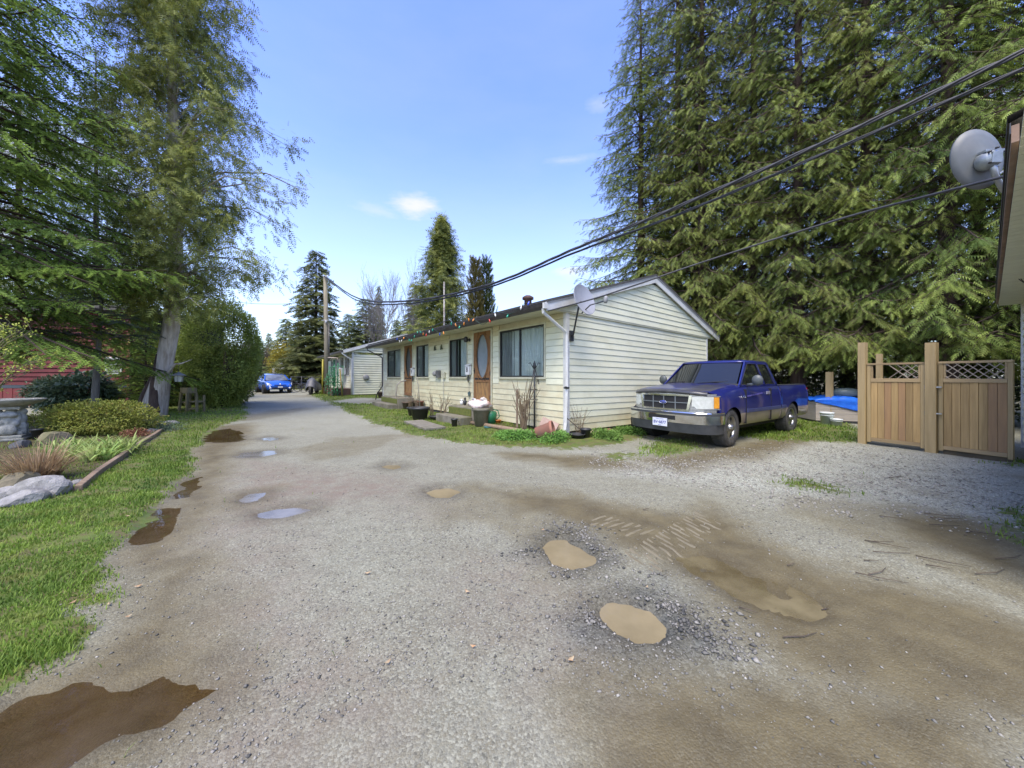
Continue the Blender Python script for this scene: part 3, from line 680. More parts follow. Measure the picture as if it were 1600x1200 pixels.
cb = MB(); cb.add([(0, -.10, -.35), (-.02, 0, -.47), (0, .10, -.35), (.02, 0, -.28)], [(0, 1, 2, 3)]); cb.add([(0, -.10, -.35), (-.02, 0, -.47), (0, .10, -.35), (.02, 0, -.28)], [(3, 2, 1, 0)]); cb.build('leaf_pendant', mat('teal_metal', (.07, .12, .12), (.12, .17, .16), .5, .4), t)
MB().lathe([(.01, -.78), (.03, -.74), (.015, -.70)], 8).build('bell', BLACKP, t)
t = onwall('electric_meter', 'grey round-faced meter on a dark box between the middle windows', 'meter', -.03, 6.6, 1.50)
MB().box((-.09, -.20, -.13), (0, .02, .15)).build('box', mat('meter_box', (.16, .16, .15), (.10, .10, .1), .5), t)
MB().lathe([(.10, 0), (.10, .06), (.08, .10), (.001, .11)], 16).build('dial', GREYP, t, (-.05, .12, .02), (0, R(-90), 0))
t = onwall('junction_box', 'small beige junction box with a conduit beside the grey meter', 'junction box', -.03, 6.12, 1.36)
MB().box((-.06, -.09, 0), (0, .09, .22)).build('box', TRIMC, t); MB().tube([(-.03, 0, 0), (-.03, 0, -.7), (-.03, .02, -1.1)], .008, 5).build('conduit', GREYP, t)
t = onwall('porch_lamp', 'black porch lamp above the second window by the near door', 'lamp', -.03, 4.30, 2.62)
MB().tube([(0, 0, 0), (-.10, 0, .03)], .02, 8).build('arm', BLACKP, t)
MB().lathe([(.03, .10), (.07, .06), (.08, -.02), (.05, -.08), (.001, -.09)], 12).build('shade', BLACKP, t, (-.14, 0, 0))
MB().lathe([(.055, 0), (.055, .015), (.001, .016)], 12).build('base_plate', BLACKP, t, (0, 0, 0), (0, R(-90), 0))
for y, lb in ((6.39, 'small dark green bird-shaped plaque under the eave, nearer the porch lamp'), (6.94, 'small dark green bird-shaped plaque under the eave, nearer the far door')):
    o = MB().prism([(0, 0), (.2, .02), (.12, .08), (.10, .2), (.02, .12)], .02).build('wall_plaque', mat('plaque_green', (.05, .06, .03), (.08, .09, .04), .6), None, hp(-.045, y, 2.42), (R(90), 0, HRZ - R(90))); tag(o, lb, 'plaque')
# string of coloured bulbs along the gutter
cable = []; rr_ = random.Random(5); y = .3
while y < 9.2:
    cable.append(hp(-OV - .13 - .01 * rr_.random(), y, ZS + .02 + .09 * math.sin(y * 5.1) + .06 * math.sin(y * 2.3))); y += .13
t = thing('string_lights', 'string of coloured bulbs draped along the brown gutter', 'string lights', cable[0])
MB().tube([p - cable[0] for p in cable], .006, 4, smooth=False).build('cable', mat('green_cable', (.02, .05, .03), None, .5), t)
bc = {'red': (.5, .03, .02), 'blue': (.03, .08, .5), 'green': (.02, .3, .18), 'orange': (.7, .25, .03), 'white': (.7, .7, .65)}
bm = {}
for i, p in enumerate(cable[::2]):
    if (p - hp(0, 0, 0)).length > 9.3 or rr_.random() < .25: continue
    cname = rr_.choice(list(bc)); M_ = mat('bulb_' + cname, bc[cname], None, .15, spec=.7)
    if cname not in bm:
        bm[cname] = MB().lathe([(.012, .03), (.014, .01), (.024, -.02), (.018, -.05), (.001, -.075)], 8).mesh('bulb', M_)
    link('bulb', bm[cname], t, p - cable[0] + Vector((0, 0, -.01 - .03 * rr_.random())), (rr_.uniform(-.5, .5), rr_.uniform(-.5, .5), 0))
# stoops: mossy concrete steps in front of the two screen doors
CONC = mat('old_concrete', (.22, .20, .16), (.13, .12, .08), .9, scale=4, bump=.5, bscale=22, dirt=(.09, .10, .03))
MOSSY = mat('moss', (.085, .11, .015), (.14, .15, .03), .95, scale=14, bump=1.2, bscale=50)
for y0, y1, lb in ((2.95, 4.45, 'mossy concrete steps below the near screen door'), (9.0, 11.2, 'worn mossy concrete steps below the far screen door')):
    t = thing('doorstep', lb, 'steps', hp(0, y0, 0), HRZ)
    L_ = y1 - y0
    MB().box((-.72, 0, -.02), (-.005, L_, .50)).build('landing', CONC, t, bev=.02)
    MB().box((-1.12, .05, -.02), (-.725, L_ + .1, .25)).build('tread', CONC, t, bev=.02)
    MB().box((-.745, .1, .26), (-.722, L_ - .05, .46)).build('moss_patch', MOSSY, t)
# ---- satellite dish on the near corner
DISHM = mat('dish_grey', (.33, .34, .36), (.27, .28, .30), .45, scale=3, dirt=(.22, .21, .19))
def dish(rim_r, depth, mt):
    pr = [(rim_r * q, depth * q * q) for q in (0.001, .2, .4, .6, .8, .95, 1.0)]
    m_ = MB(); m_.lathe(pr + [(rim_r * 1.02, depth + .004), (rim_r * 1.02, depth - .012), (rim_r * .8, depth * .64 - .012), (rim_r * .4, depth * .16 - .012), (.001, -.012)], 32)
    m_.f = [f for f in m_.f if len(f) == 4]; m_.m = m_.m[:len(m_.f)]; m_.sm = m_.sm[:len(m_.f)]
    return m_
dc = at(911.5, 469, 7.75)
t = thing('satellite_dish', 'small grey satellite dish tilted sideways on the near corner of the cream house', 'satellite dish', dc)
ax = Vector((.60, -.74, .30)).normalized()
qd = ax.to_track_quat('Z', 'Y').to_euler()
o = dish(.33, .08, DISHM).build('reflector', DISHM, t, ax * -.04, qd); o.scale = (1, 1.1, 1)
mount = hp(.12, -.05, 2.36) - dc
MB().tube([mount, mount + Vector((.02, -.12, .02)), Vector((-.10, -.0, -.12)), Vector((-.06, 0, -.02))], .022, 8).build('mast', BLACKP, t)
MB().box((-.06, -.02, -.12), (.06, .02, .12)).build('wall_plate', BLACKP, t, mount, (0, 0, HRZ))
arm_end = at(945, 470, 7.55) - dc
MB().tube([ax * -.02 + Vector((-.02, 0, -.28)), ax * .2 + Vector((0, 0, -.20)), arm_end], .014, 6).build('feed_arm', BLACKP, t)
MB().lathe([(.03, -.08), (.045, -.04), (.045, .04), (.03, .07), (.001, .08)], 12).build('receiver', GREYP, t, arm_end + Vector((.02, 0, .03)), (R(8), R(5), 0))
# ------------------------------------------------------------------ pickup truck (local: x forward with 0 at the front axle, y to its own left, z up)
PAINT = mat('truck_purple_blue', (.010, .015, .125), (.013, .019, .15), .3, .0, scale=2, coat=.85, spec=.45)
PAINT.node_tree.nodes['Principled BSDF'].inputs['Metallic'].default_value = .12
FADED_REFL = mat('hood_fade_and_reflection', (.05, .05, .10), (.09, .085, .10), .35, 0, scale=2.5, coat=.6, lo=.45, hi=.6)  # unassigned hood paint; its grey mixes fading with a painted-in reflection
TAN = mat('truck_tan', (.36, .28, .225), (.32, .25, .20), .35, .2, scale=3, coat=.5, dirt=(.14, .11, .09))
CHROME = mat('chrome', (.80, .79, .76), (.66, .66, .62), .12, 1.0, scale=5)
DPLAS = mat('bumper_dark_plastic', (.045, .048, .05), (.065, .068, .07), .5, scale=6)
TYRE = mat('tyre_rubber', (.045, .045, .042), (.09, .085, .075), .85, scale=9)
RIM = mat('rim_alloy', (.42, .42, .40), (.30, .29, .27), .3, .9, scale=9)
VGLASS = mat('vehicle_glass', (.012, .014, .014), None, .02, spec=.8)
VGLASS2 = bpy.data.materials['clear_pane']
LENS = mat('headlight_lens', (.62, .64, .58), (.50, .52, .46), .08, spec=.8, scale=14, coat=.5)
AMBER = mat('amber_lens', (.75, .33, .03), (.60, .25, .02), .1, scale=10, coat=.5)
BLK = mat('soft_black', (.012, .012, .012), None, .7)
Wd = .95; NOSE = .86
rdir = Vector((.829, .559, 0)); ldir = Vector((.559, -.829, 0))     # towards its rear; towards its left side (to the camera)
FLc = Vector((4.42, 7.02, 0)); TO = FLc - ldir * .93
truck = thing('pickup_truck', 'blue-violet pickup with tan lower sides and chrome bumper, parked by the end wall', 'pickup', TO + Vector((0, 0, -.01)), math.atan2(-rdir.y, -rdir.x))
WB = 3.18
def xf(y): q = min(abs(y) / Wd, 1); return NOSE - .10 * q * q - .30 * q ** 6
def xmap(xn, y): return xn if xn < .25 else .25 + (xn - .25) / (NOSE - .25) * (xf(y) - .25)
def loftx(stations, sec, mi_fn=None, smooth=True, cap=True, nose=True):
    m_ = MB(); k = len(sec(stations[0])); vs_ = []
    for x in stations:
        for (y, z) in sec(x): vs_.append((xmap(x, y) if nose else x, y, z))
    fs = []; mm = []
    for i in range(len(stations) - 1):
        for j in range(k - 1):
            fs.append((i * k + j, (i + 1) * k + j, (i + 1) * k + j + 1, i * k + j + 1)); mm.append(mi_fn(stations[i], j) if mi_fn else 0)
    b0 = len(m_.v); m_.add(vs_, fs, 0, smooth); m_.m = mm
    if cap:
        m_.add([], [], 0)
        m_.f.append(list(range(k))[::-1]); m_.m.append(0); m_.sm.append(False)
        m_.f.append([(len(stations) - 1) * k + j for j in range(k)]); m_.m.append(0); m_.sm.append(False)
    return m_
def topz(x):
    if x > -.6: return 1.225 - .125 * min(max((x + .6) / 1.45, 0), 1) ** 1.3
    if x > -2.44: return 1.225
    return 1.215
def halfsec(x):
    z0 = .40 if x < .35 else .52
    zt = topz(x) - .02
    bulge = .0
    for axx in (0, -WB): bulge = max(bulge, .022 * math.exp(-((x - axx) / .42) ** 4))
    return [(Wd - .075, z0), (Wd - .02 + bulge * .4, z0 + .07), (Wd - .006 + bulge, .66), (Wd + bulge, .80), (Wd - .004 + bulge, .95), (Wd - .03 + bulge * .4, 1.08), (Wd - .07, zt - .015), (Wd - .10, zt + .005)]
def sec_full(x):
    h = halfsec(x); zt = topz(x)
    top = [(Wd - .16, zt + .012), (.5, zt + .035 if x > -.6 else zt), (0, zt + .045 if x > -.6 else zt)]
    r_ = h + top
    return [(-.70, h[0][1])][0:0] + r_ + [(-y, z) for y, z in r_[:-1][::-1]]
st_f = [-2.46 + .08 * i for i in range(0, 42)]; st_f = [x for x in st_f if x < .84] + [.84]
m_ = loftx(st_f, sec_full, lambda x, j: 1 if (j <= 1 or j >= 17) else 0)
m_.f = [f[::-1] for f in m_.f]
body = m_.build('body', [PAINT, TAN, BLK], truck)
def arches(o, axs, r_, dy=0):
    for axx in axs:
        c = bmesh.new(); bmesh.ops.create_cone(c, cap_ends=True, segments=36, radius1=r_, radius2=r_, depth=.55, matrix=Matrix.Translation((axx, 0, .375)) @ Matrix.Rotation(R(90), 4, 'X'))
        for s_ in (-1, 1):
            me = bpy.data.meshes.new('cutter'); c.to_mesh(me); co = bpy.data.objects.new('cutter', me); COL.objects.link(co); me.materials.append(BLK)
            for p in me.polygons: p.material_index = 0
            co.location = TO.to_3d() * 0; co.matrix_world = truck_mw @ Matrix.Translation((0, s_ * .88, 0))
            bo = o.modifiers.new('arch', 'BOOLEAN'); bo.object = co; bo.operation = 'DIFFERENCE'; bo.solver = 'EXACT'; bo.material_mode = 'TRANSFER'
            cutters.append(co)
        c.free()
cutters = []
truck_mw = Matrix.Translation(truck.location) @ Matrix.Rotation(truck.rotation_euler.z, 4, 'Z')
bpy.context.view_layer.update()
arches(body, (0,), .43)
baked(body)
# cargo box: outer sides, open top
def sec_bed(x):
    h = halfsec(x); zt = 1.205
    o_ = [(y, min(z, zt)) for y, z in h[:-1]] + [(Wd - .09, zt), (Wd - .17, zt), (Wd - .18, zt - .04), (Wd - .18, .75), (0, .75)]
    return o_ + [(-y, z) for y, z in o_[:-1][::-1]]
st_b = [-4.28 + .0825 * i for i in range(23)]
m_ = loftx(st_b, sec_bed, lambda x, j: 1 if (j <= 1 or j >= 21) else (2 if 10 <= j <= 12 else 0)); m_.f = [f[::-1] for f in m_.f]
bed = m_.build('cargo_bed', [PAINT, TAN, BLK], truck); arches(bed, (-WB,), .43); baked(bed)
for co in cutters: bpy.data.objects.remove(co)
for o in (body, bed):
    if o.data.materials: 
        for i, mm_ in enumerate(o.data.materials):
            if mm_ is None: o.data.materials[i] = BLK
MB().box((-2.47, -.86, 1.0), (-2.40, .86, 1.20)).box((-4.29, -.86, .62), (-4.23, .86, 1.20)).build('tailgate', PAINT, truck)
b_ = MB()
for s_ in (-1, 1): b_.box((-4.27, s_ * .80 - .07, 1.206), (-2.50, s_ * .80 + .07, 1.222))
b_.build('bed_rail_cap', DPLAS, truck, bev=.006)
# hood
def hood_sec(x):
    ys = [.80, .79, .70, .45, .2, 0]; zt = topz(x) + .012
    zz = [zt - .01, zt + .006, zt + .022, zt + .045, zt + .042, zt + .036]
    r_ = list(zip(ys, zz)); return r_ + [(-y, z) for y, z in r_[:-1][::-1]]
sth = [-.52 + .08 * i for i in range(17)] + [.84]
hm = MB(); k = 11; vs_ = []
for x in sth:
    for y, z in hood_sec(x): vs_.append((xmap(x, y) + (.02 if x > .8 else 0), y, z - (.0 if x < .75 else .02)))
for y, z in hood_sec(.84): vs_.append((xmap(.84, y) + .025, y, z - .075))
nst = len(sth) + 1
hm.add(vs_, [(i * k + j, i * k + j + 1, (i + 1) * k + j + 1, (i + 1) * k + j)[::-1] for i in range(nst - 1) for j in range(k - 1)], 0, True)
HOODM = mat('hood_wear_and_reflection', (.010, .015, .125), (.07, .07, .08), .3, .0, scale=1.1, coat=.55, lo=.44, hi=.60, detail=7)  # grey patches: faded paint, plus house and sky reflections put into the colour
hm.build('hood', HOODM, truck)
b_ = MB(); vs_ = []
for i in range(21):
    y = -.80 + .08 * i; x = xmap(.84, y) + .055; z = topz(.84) + .03 - .05 * (abs(y) / .8) ** 2
    vs_ += [(x - .03, y, z - .055), (x, y, z - .02), (x - .04, y, z + .035), (x - .07, y, z + .02)]
b_.add(vs_, [(4 * i + a, 4 * i + 4 + a, 4 * i + 4 + (a + 1) % 4, 4 * i + (a + 1) % 4) for i in range(20) for a in range(4)], 0, True)
b_.build('hood_deflector', mat('smoked_plastic', (.05, .05, .052), (.08, .08, .08), .22, scale=5), truck)
# cab greenhouse: pillars and roof as one shell, glass set into it
BZ, RZ = 1.235, 1.80
def rect(z):
    t = (z - BZ) / (RZ - BZ)
    return (-.50 - .64 * t, -2.43 + .20 * t, .87 - .155 * t)     # front x, rear x, half width
cm_ = MB()
N_ = 9
def ring(z, infl=0):
    fx, rx, hw = rect(z); pts = []
    for i in range(N_ + 1):                       # front edge curved in plan
        y = hw - 2 * hw * i / N_; pts.append((fx + .10 * (1 - (y / hw) ** 2), y, z))
    for i in range(N_ + 1):
        y = -hw + 2 * hw * i / N_; pts.append((rx - .03 * (1 - (y / hw) ** 2), y, z))
    return pts
# roof
zr = RZ - .035
rv = []
for q, dz_, sc_ in ((0, -.03, 1.0), (1, .0, .985), (2, .022, .94), (3, .04, .80)):
    fx, rx, hw = rect(zr); cx = (fx + rx) / 2
    for p in ring(zr): rv.append((cx + (p[0] - cx) * sc_, p[1] * sc_, zr + dz_))
kk = 2 * (N_ + 1)
cm_.add(rv, [(i * kk + j, i * kk + (j + 1) % kk, (i + 1) * kk + (j + 1) % kk, (i + 1) * kk + j)[::-1] for i in range(3) for j in range(kk)] + [tuple(3 * kk + j for j in range(kk))[::-1], tuple(range(kk))], 0, True)
def pillar(pa, pb, w0, w1, t=.05):
    cm_.beam(pa, pb, w0, t)
fb, rb, hb = rect(BZ - .02); ft, rt, ht = rect(zr - .02)
for s_ in (-1, 1):
    def S(x, z): t = (z - BZ) / (RZ - BZ); return Vector((x, s_ * (.87 - .155 * t), z))
    def quad(pts, off=0.0, th=.03, mb__=None, mi=0):
        o_ = [S(x, z) + Vector((0, s_ * off, 0)) for x, z in pts]; i_ = [p - Vector((0, s_ * th, 0)) for p in o_]; n = len(o_)
        fs = [tuple(range(n)), tuple(range(2 * n - 1, n - 1, -1))] + [(i, n + i, n + (i + 1) % n, (i + 1) % n) for i in range(n)]
        if s_ > 0: fs = [f[::-1] for f in fs]
        (mb__ or cm_).add(o_ + i_, fs, mi)
    quad([(fb + .02, BZ - .03), (ft + .0, zr - .02), (ft - .07, zr - .02), (fb - .08, BZ - .03)])            # A pillar
    quad([(-1.66, BZ - .03), (-1.56, zr - .02), (-1.66, zr - .02), (-1.78, BZ - .03)])                        # B pillar
    quad([(-2.30, BZ - .03), (-2.10, zr - .02), (-2.24, zr - .02), (-2.45, BZ - .03)])                        # C pillar
    quad([(fb, BZ - .03), (fb, BZ + .012), (-2.44, BZ + .012), (-2.44, BZ - .03)])                           # sill
    quad([(ft, zr - .06), (ft, zr - .01), (-2.24, zr - .01), (-2.24, zr - .06)])                             # head rail
    for nm, pts in (('side_window', [(fb - .08, BZ + .012), (ft - .07, zr - .06), (-1.56, zr - .06), (-1.66, BZ + .012)]), ('quarter_window', [(-1.78, BZ + .012), (-1.66, zr - .06), (-2.10, zr - .06), (-2.30, BZ + .012)])):
        g_ = MB(); quad(pts, -.012, .006, g_); g_.build(nm, VGLASS, truck)
        # rubber surround
        g2 = MB(); pp = [S(x, z) + Vector((0, s_ * .001, 0)) for x, z in pts]
        g2.tube(pp + [pp[0]], .008, 5); g2.build('window_seal', BLK, truck)
cm_.build('cab', PAINT, truck)
# windshield and rear window: curved sheets
def sheet(xb, xt, hb_, ht_, zb, zt, bulge, m__, name, flip=False):
    s_ = MB(); n = 10; vs_ = []
    for r_ in range(5):
        t = r_ / 4; x = xb + (xt - xb) * t; hw = hb_ + (ht_ - hb_) * t; z = zb + (zt - zb) * t
        for i in range(n + 1): y = -hw + 2 * hw * i / n; vs_.append((x + bulge * (1 - (y / hw) ** 2), y, z))
    fs = [(r_ * (n + 1) + i, r_ * (n + 1) + i + 1, (r_ + 1) * (n + 1) + i + 1, (r_ + 1) * (n + 1) + i) for r_ in range(4) for i in range(n)]
    if flip: fs = [f[::-1] for f in fs]
    s_.add(vs_, fs, 0, True); return s_.build(name, m__, truck)
ws = sheet(-.50, -1.10, .80, .66, BZ + .005, zr - .035, .105, VGLASS, 'windshield')
sheet(-.495, -.53, .84, .83, BZ - .01, BZ + .03, .105, BLK, 'cowl')
sheet(-2.44, -2.26, .80, .66, BZ, zr - .03, -.03, VGLASS, 'rear_window', True)
for y0, y1 in ((.10, .62), (-.62, -.12)):
    MB().tube([(-.40 + .03, y0 - .05, BZ + .03), (-.47, (y0 + y1) / 2, BZ + .065), (-.56, y1, BZ + .045 + .03)], .009, 5).build('wiper', BLK, truck)
# panel gaps, door handle, moulding, fender lettering
for s_ in (-1, 1):
    gp_ = MB()
    for x in (-.60, -1.86): gp_.box((x - .004, s_ * (Wd - .05) - .051, .43), (x + .004, s_ * (Wd - .05) + .0575, 1.15))
    gp_.build('panel_gap', BLK, truck)
    ml = MB(); ml.box((-2.40, s_ * (Wd + .012) - .014, .655), (-.62, s_ * (Wd + .012) + .014, .735)); ml.build('side_moulding', mat('moulding_blue', (.03, .04, .12), (.05, .06, .13), .35), truck, bev=.01)
    ml = MB(); ml.box((-2.72, s_ * (Wd + .012) - .014, .655), (-2.49, s_ * (Wd + .012) + .014, .735)); ml.build('side_moulding', MATS['moulding_blue'], truck, bev=.01)
    hd = MB(); hd.box((-1.80, s_ * (Wd - .005) - .012, 1.015), (-1.62, s_ * (Wd - .005) + .014, 1.085)); hd.build('door_handle', mat('handle_grey', (.22, .22, .26), None, .3), truck, bev=.008)
    # mirrors
    mr = MB(); mr.lathe([(.02, -.05), (.09, -.045), (.105, -.01), (.10, .03), (.02, .04)], 14)
    for p in mr.v: p.x *= 1.12; p.y *= .98
    mo = mr.build('mirror', mat('mirror_housing', (.07, .085, .085), (.09, .10, .10), .45), truck, (-.80, s_ * (Wd + .13), 1.34), (0, R(90), R(12 * s_)))
    MB().tube([(-.78, s_ * (Wd - .05), 1.24), (-.80, s_ * (Wd + .12), 1.27)], .03, 8).build('mirror_arm', MATS['mirror_housing'], truck)
for o in (link('fender_lettering', text_mesh('F-150', .085, .002, .002, .25), truck, (-.44, Wd + .017, .99), (R(90), 0, R(180))),): o.data.materials.append(CHROME)
b_ = MB()
for i in range(9): b_.box((-.72 - .085 * i, Wd - .004, .99 + .006 * i), (-.66 - .085 * i, Wd + .0065, 1.02 + .006 * i))
b_.build('pinstripe', mat('stripe_lilac', (.10, .09, .30), None, .4), truck)
# front end: surround, grille, lamps, bumper
def strip(y0, y1, z0, z1, dx, name, m__, n=12, zb=None, th=.03, parent=None):
    s_ = MB(); vs_ = []
    for i in range(n + 1):
        y = y0 + (y1 - y0) * i / n; x = xf(y) + dx
        q0, q1 = (z0(y) if callable(z0) else z0), (z1(y) if callable(z1) else z1)
        vs_ += [(x, y, q0), (x, y, q1), (x - th, y, q1), (x - th, y, q0)]
    fs = [(4 * i + a, 4 * i + 4 + a, 4 * i + 4 + (a + 1) % 4, 4 * i + (a + 1) % 4) for i in range(n) for a in range(4)] + [(0, 1, 2, 3), tuple(4 * n + a for a in (3, 2, 1, 0))]
    s_.add(vs_, fs, 0, False)
    return s_.build(name, m__, parent or truck) if name else s_
strip(-.90, .90, .70, 1.075, .0, 'front_panel', mat('surround_grey', (.50, .50, .49), (.42, .42, .40), .25, .7), 24)
zc = lambda y: .76 + .02 * (abs(y) / .5) ** 2
gr = strip(-.50, .50, .765, 1.025, .006, 'grille', BLK, 14)
for z in (.893,): strip(-.5, .5, z - .007, z + .007, .020, 'grille_bar', mat('bar_grey', (.16, .18, .18), None, .4), 12, th=.012, parent=gr)
for y in (-.25, 0.0, .25): strip(y - .008, y + .008, .765, 1.025, .018, 'grille_bar', MATS['bar_grey'], 1, th=.012, parent=gr)
strip(-.53, .53, 1.025, 1.06, .026, 'grille_surround', CHROME, 14, th=.03); strip(-.50, .50, .735, .765, .026, 'grille_surround', CHROME, 14, th=.03)
for s_ in (-1, 1):
    ss = MB(); ss.beam((xf(.5) + .015, s_ * .50, .75), (xf(.55) + .015, s_ * .555, 1.04), .05, .035, up=(1, 0, 0)); ss.build('grille_surround', CHROME, truck)
    a0, a1 = (.57, .875) if s_ > 0 else (-.875, -.57)
    hl = strip(a0, a1, (lambda y: .79 + (.04 if abs(y) < .62 else 0)), 1.02, .014, 'headlight', LENS, 8, th=.03)
    b0, b1 = (.88, .93) if s_ > 0 else (-.93, -.88)
    strip(b0, b1, .80, 1.015, .014, 'turn_signal', AMBER if s_ > 0 else LENS, 6, th=.03, parent=hl)
    a0, a1 = (.545, .94) if s_ > 0 else (-.94, -.545)
    strip(a0, a1, 1.02, 1.04, .012, 'lamp_bezel', MATS['surround_grey'], 8, th=.03, parent=hl); strip(a0, a1, .77, .79, .012, 'lamp_bezel', MATS['surround_grey'], 8, th=.03, parent=hl)
em = MB(); em.lathe([(.075, 0), (.075, .010), (.068, .014), (.001, .015)], 24)
for p in em.v: p.y *= .42
bd_ = em.build('badge', mat('badge_blue', (.06, .09, .38), None, .2), truck, (NOSE + .03, 0, .893), (0, R(90), 0)); bd_.rotation_euler = (R(90), 0, R(90))
rgv = [(.079 * math.cos(a), .0335 * math.sin(a), .012) for a in [2 * math.pi * i / 24 for i in range(25)]]
MB().tube(rgv, .0035, 5).build('badge_ring', CHROME, bd_)
o = link('badge_lettering', text_mesh('Ford', .052, .001, .001, .35), bd_, (0, 0, .016)); o.data.materials.append(CHROME)
def bump_strip(z0, z1, dx0, dx1, name, m__, ymax=.985, n=26, parent=None, dxm=None, wrap=True, y0=None, y1=None):
    s_ = MB(); vs_ = []
    pts = []
    ya, yb = (-ymax, ymax) if y0 is None else (y0, y1)
    for i in range(n + 1):
        y = ya + (yb - ya) * i / n; pts.append((NOSE + .10 - .10 * (abs(y) / .98) ** 2 - .24 * (abs(y) / .98) ** 8, y))
    if wrap: pts = [(.38, ya)] + pts + [(.38, yb)]
    for x, y in pts: vs_ += [(x + dx0, y, z0), (x + dx1, y, z1), (x - .05, y * .97, z1), (x - .05, y * .97, z0)]
    n2 = len(pts) - 1
    fs = [(4 * i + a, 4 * i + 4 + a, 4 * i + 4 + (a + 1) % 4, 4 * i + (a + 1) % 4) for i in range(n2) for a in range(4)] + [(0, 1, 2, 3), tuple(4 * n2 + a for a in (3, 2, 1, 0))]
    s_.add(vs_, fs, 0, True); return s_.build(name, m__, parent or truck)
bu = bump_strip(.49, .655, -.0, .005, 'bumper', CHROME)
e_ = bu.modifiers.new('e', 'EDGE_SPLIT'); e_.split_angle = R(50)
bump_strip(.656, .70, .012, .015, 'bumper_pad', DPLAS, .99, parent=bu).modifiers.new('e', 'EDGE_SPLIT').split_angle = R(50)
bump_strip(.700, .716, .012, .0, 'bumper_top', CHROME, .985, parent=bu).modifiers.new('e', 'EDGE_SPLIT').split_angle = R(50)
bump_strip(.30, .488, -.05, -.004, 'valance', DPLAS, .95, parent=bu).modifiers.new('e', 'EDGE_SPLIT').split_angle = R(50)
bump_strip(.545, .63, .006, .008, 'air_slot', BLK, parent=bu, wrap=False, y0=-.30, y1=.30, n=8).modifiers.new('e', 'EDGE_SPLIT').split_angle = R(50)
pl = MB(); pl.box((0, -.165, 0), (.008, .165, .165)); plo = pl.build('licence_plate', mat('plate_white', (.66, .68, .74), (.6, .62, .68), .4, scale=9), truck, (NOSE + .118, -.02, .40), bev=.002)
o = link('plate_lettering', text_mesh('BV\u00b76877', .082, .0008, .0015), plo, (.009, 0, .075), (R(90), 0, R(90))); o.data.materials.append(mat('plate_blue', (.05, .06, .25), None, .5))
o = link('plate_lettering', text_mesh('British Columbia', .026, .0008, .0), plo, (.009, 0, .144), (R(90), 0, R(90))); o.data.materials.append(MATS['plate_blue'])
o = link('plate_lettering', text_mesh('Beautiful', .022, .0008, .0), plo, (.009, 0, .018), (R(90), 0, R(90))); o.data.materials.append(MATS['plate_blue'])
# wheels
def wheel_meshes(r0=.385, wd=.25, spokes=5, rimf=.62):
    ty = MB(); rr = r0 * rimf
    ty.lathe([(rr, -wd / 2 + .012), (rr + .02, -wd / 2), (r0 - .045, -wd / 2 - .006), (r0 - .012, -wd / 2 + .02), (r0, -wd / 2 + .045), (r0 + .0, 0), (r0, wd / 2 - .045), (r0 - .012, wd / 2 - .02), (r0 - .045, wd / 2 + .006), (rr + .02, wd / 2), (rr, wd / 2 - .012)], 40)
    ty.f = [f for f in ty.f if len(f) == 4]; ty.m = ty.m[:len(ty.f)]; ty.sm = ty.sm[:len(ty.f)]
    for k in range(44):
        a = 2 * math.pi * k / 44
        for q, off in ((-.06, 0), (0, .07), (.06, 0), (-.105, .05), (.105, .05)):
            c, s_ = math.cos(a + off), math.sin(a + off)
            M_ = Matrix(((c, -s_, 0, 0), (s_, c, 0, 0), (0, 0, 1, q), (0, 0, 0, 1)))
            ty.box((r0 - .008, -.016, -.022), (r0 + .007 - (.012 if abs(q) > .1 else 0), .016, .022), 0, M_)
    ri = MB()
    ri.lathe([(rr, -wd / 2 + .02), (rr + .002, wd / 2 - .012), (rr - .018, wd / 2 - .01), (rr - .03, wd / 2 - .05), (rr - .035, -wd / 2 + .03)], 36)
    ri.f = [f for f in ri.f if len(f) == 4]; ri.m = ri.m[:len(ri.f)]; ri.sm = ri.sm[:len(ri.f)]
    ri.lathe([(.085, wd / 2 - .055), (.085, wd / 2 - .02), (.06, wd / 2 + .0), (.055, wd / 2 + .03), (.001, wd / 2 + .034)], 18)
    for k in range(spokes):
        a = 2 * math.pi * k / spokes; M_ = Matrix.Rotation(a, 4, 'Z')
        ri.add([(.05, -.055, wd / 2 - .03), (.05, .055, wd / 2 - .03), (rr - .02, .075, wd / 2 - .045), (rr - .02, -.075, wd / 2 - .045), (.05, -.05, wd / 2 - .06), (.05, .05, wd / 2 - .06), (rr - .02, .075, wd / 2 - .08), (rr - .02, -.075, wd / 2 - .08)],
               [(0, 3, 2, 1)[::-1], (4, 5, 6, 7)[::-1], (0, 1, 5, 4)[::-1], (1, 2, 6, 5)[::-1], (2, 3, 7, 6)[::-1], (3, 0, 4, 7)[::-1]], 0, False, M_)
        ri.lathe([(.012, wd / 2 - .02), (.012, wd / 2 - .005), (.001, wd / 2 - .004)], 6, M=Matrix.Rotation(a + .3, 4, 'Z') @ Matrix.Translation((.07, 0, 0)))
    bk = MB(); bk.lathe([(rr - .03, -.02), (rr - .03, .0), (.001, .001)], 24)
    return ty.mesh('tyre', TYRE), ri.mesh('rim', RIM), bk.mesh('brake_disc', BLK)
tm, rm, bkm = wheel_meshes()
for axx in (0, -WB):
    for s_ in (1, -1):
        wo = link('wheel', tm, truck, (axx, s_ * (Wd - .145), .387), (R(-90 * s_), 0, 0 if axx else 0))
        if axx == 0: wo.rotation_euler = (R(-90 * s_), 0, R(4))
        link('rim', rm, wo); link('brake_disc', bkm, wo)
MB().box((-WB - .2, -.75, .30), (.3, .75, .42)).build('chassis', BLK, truck)
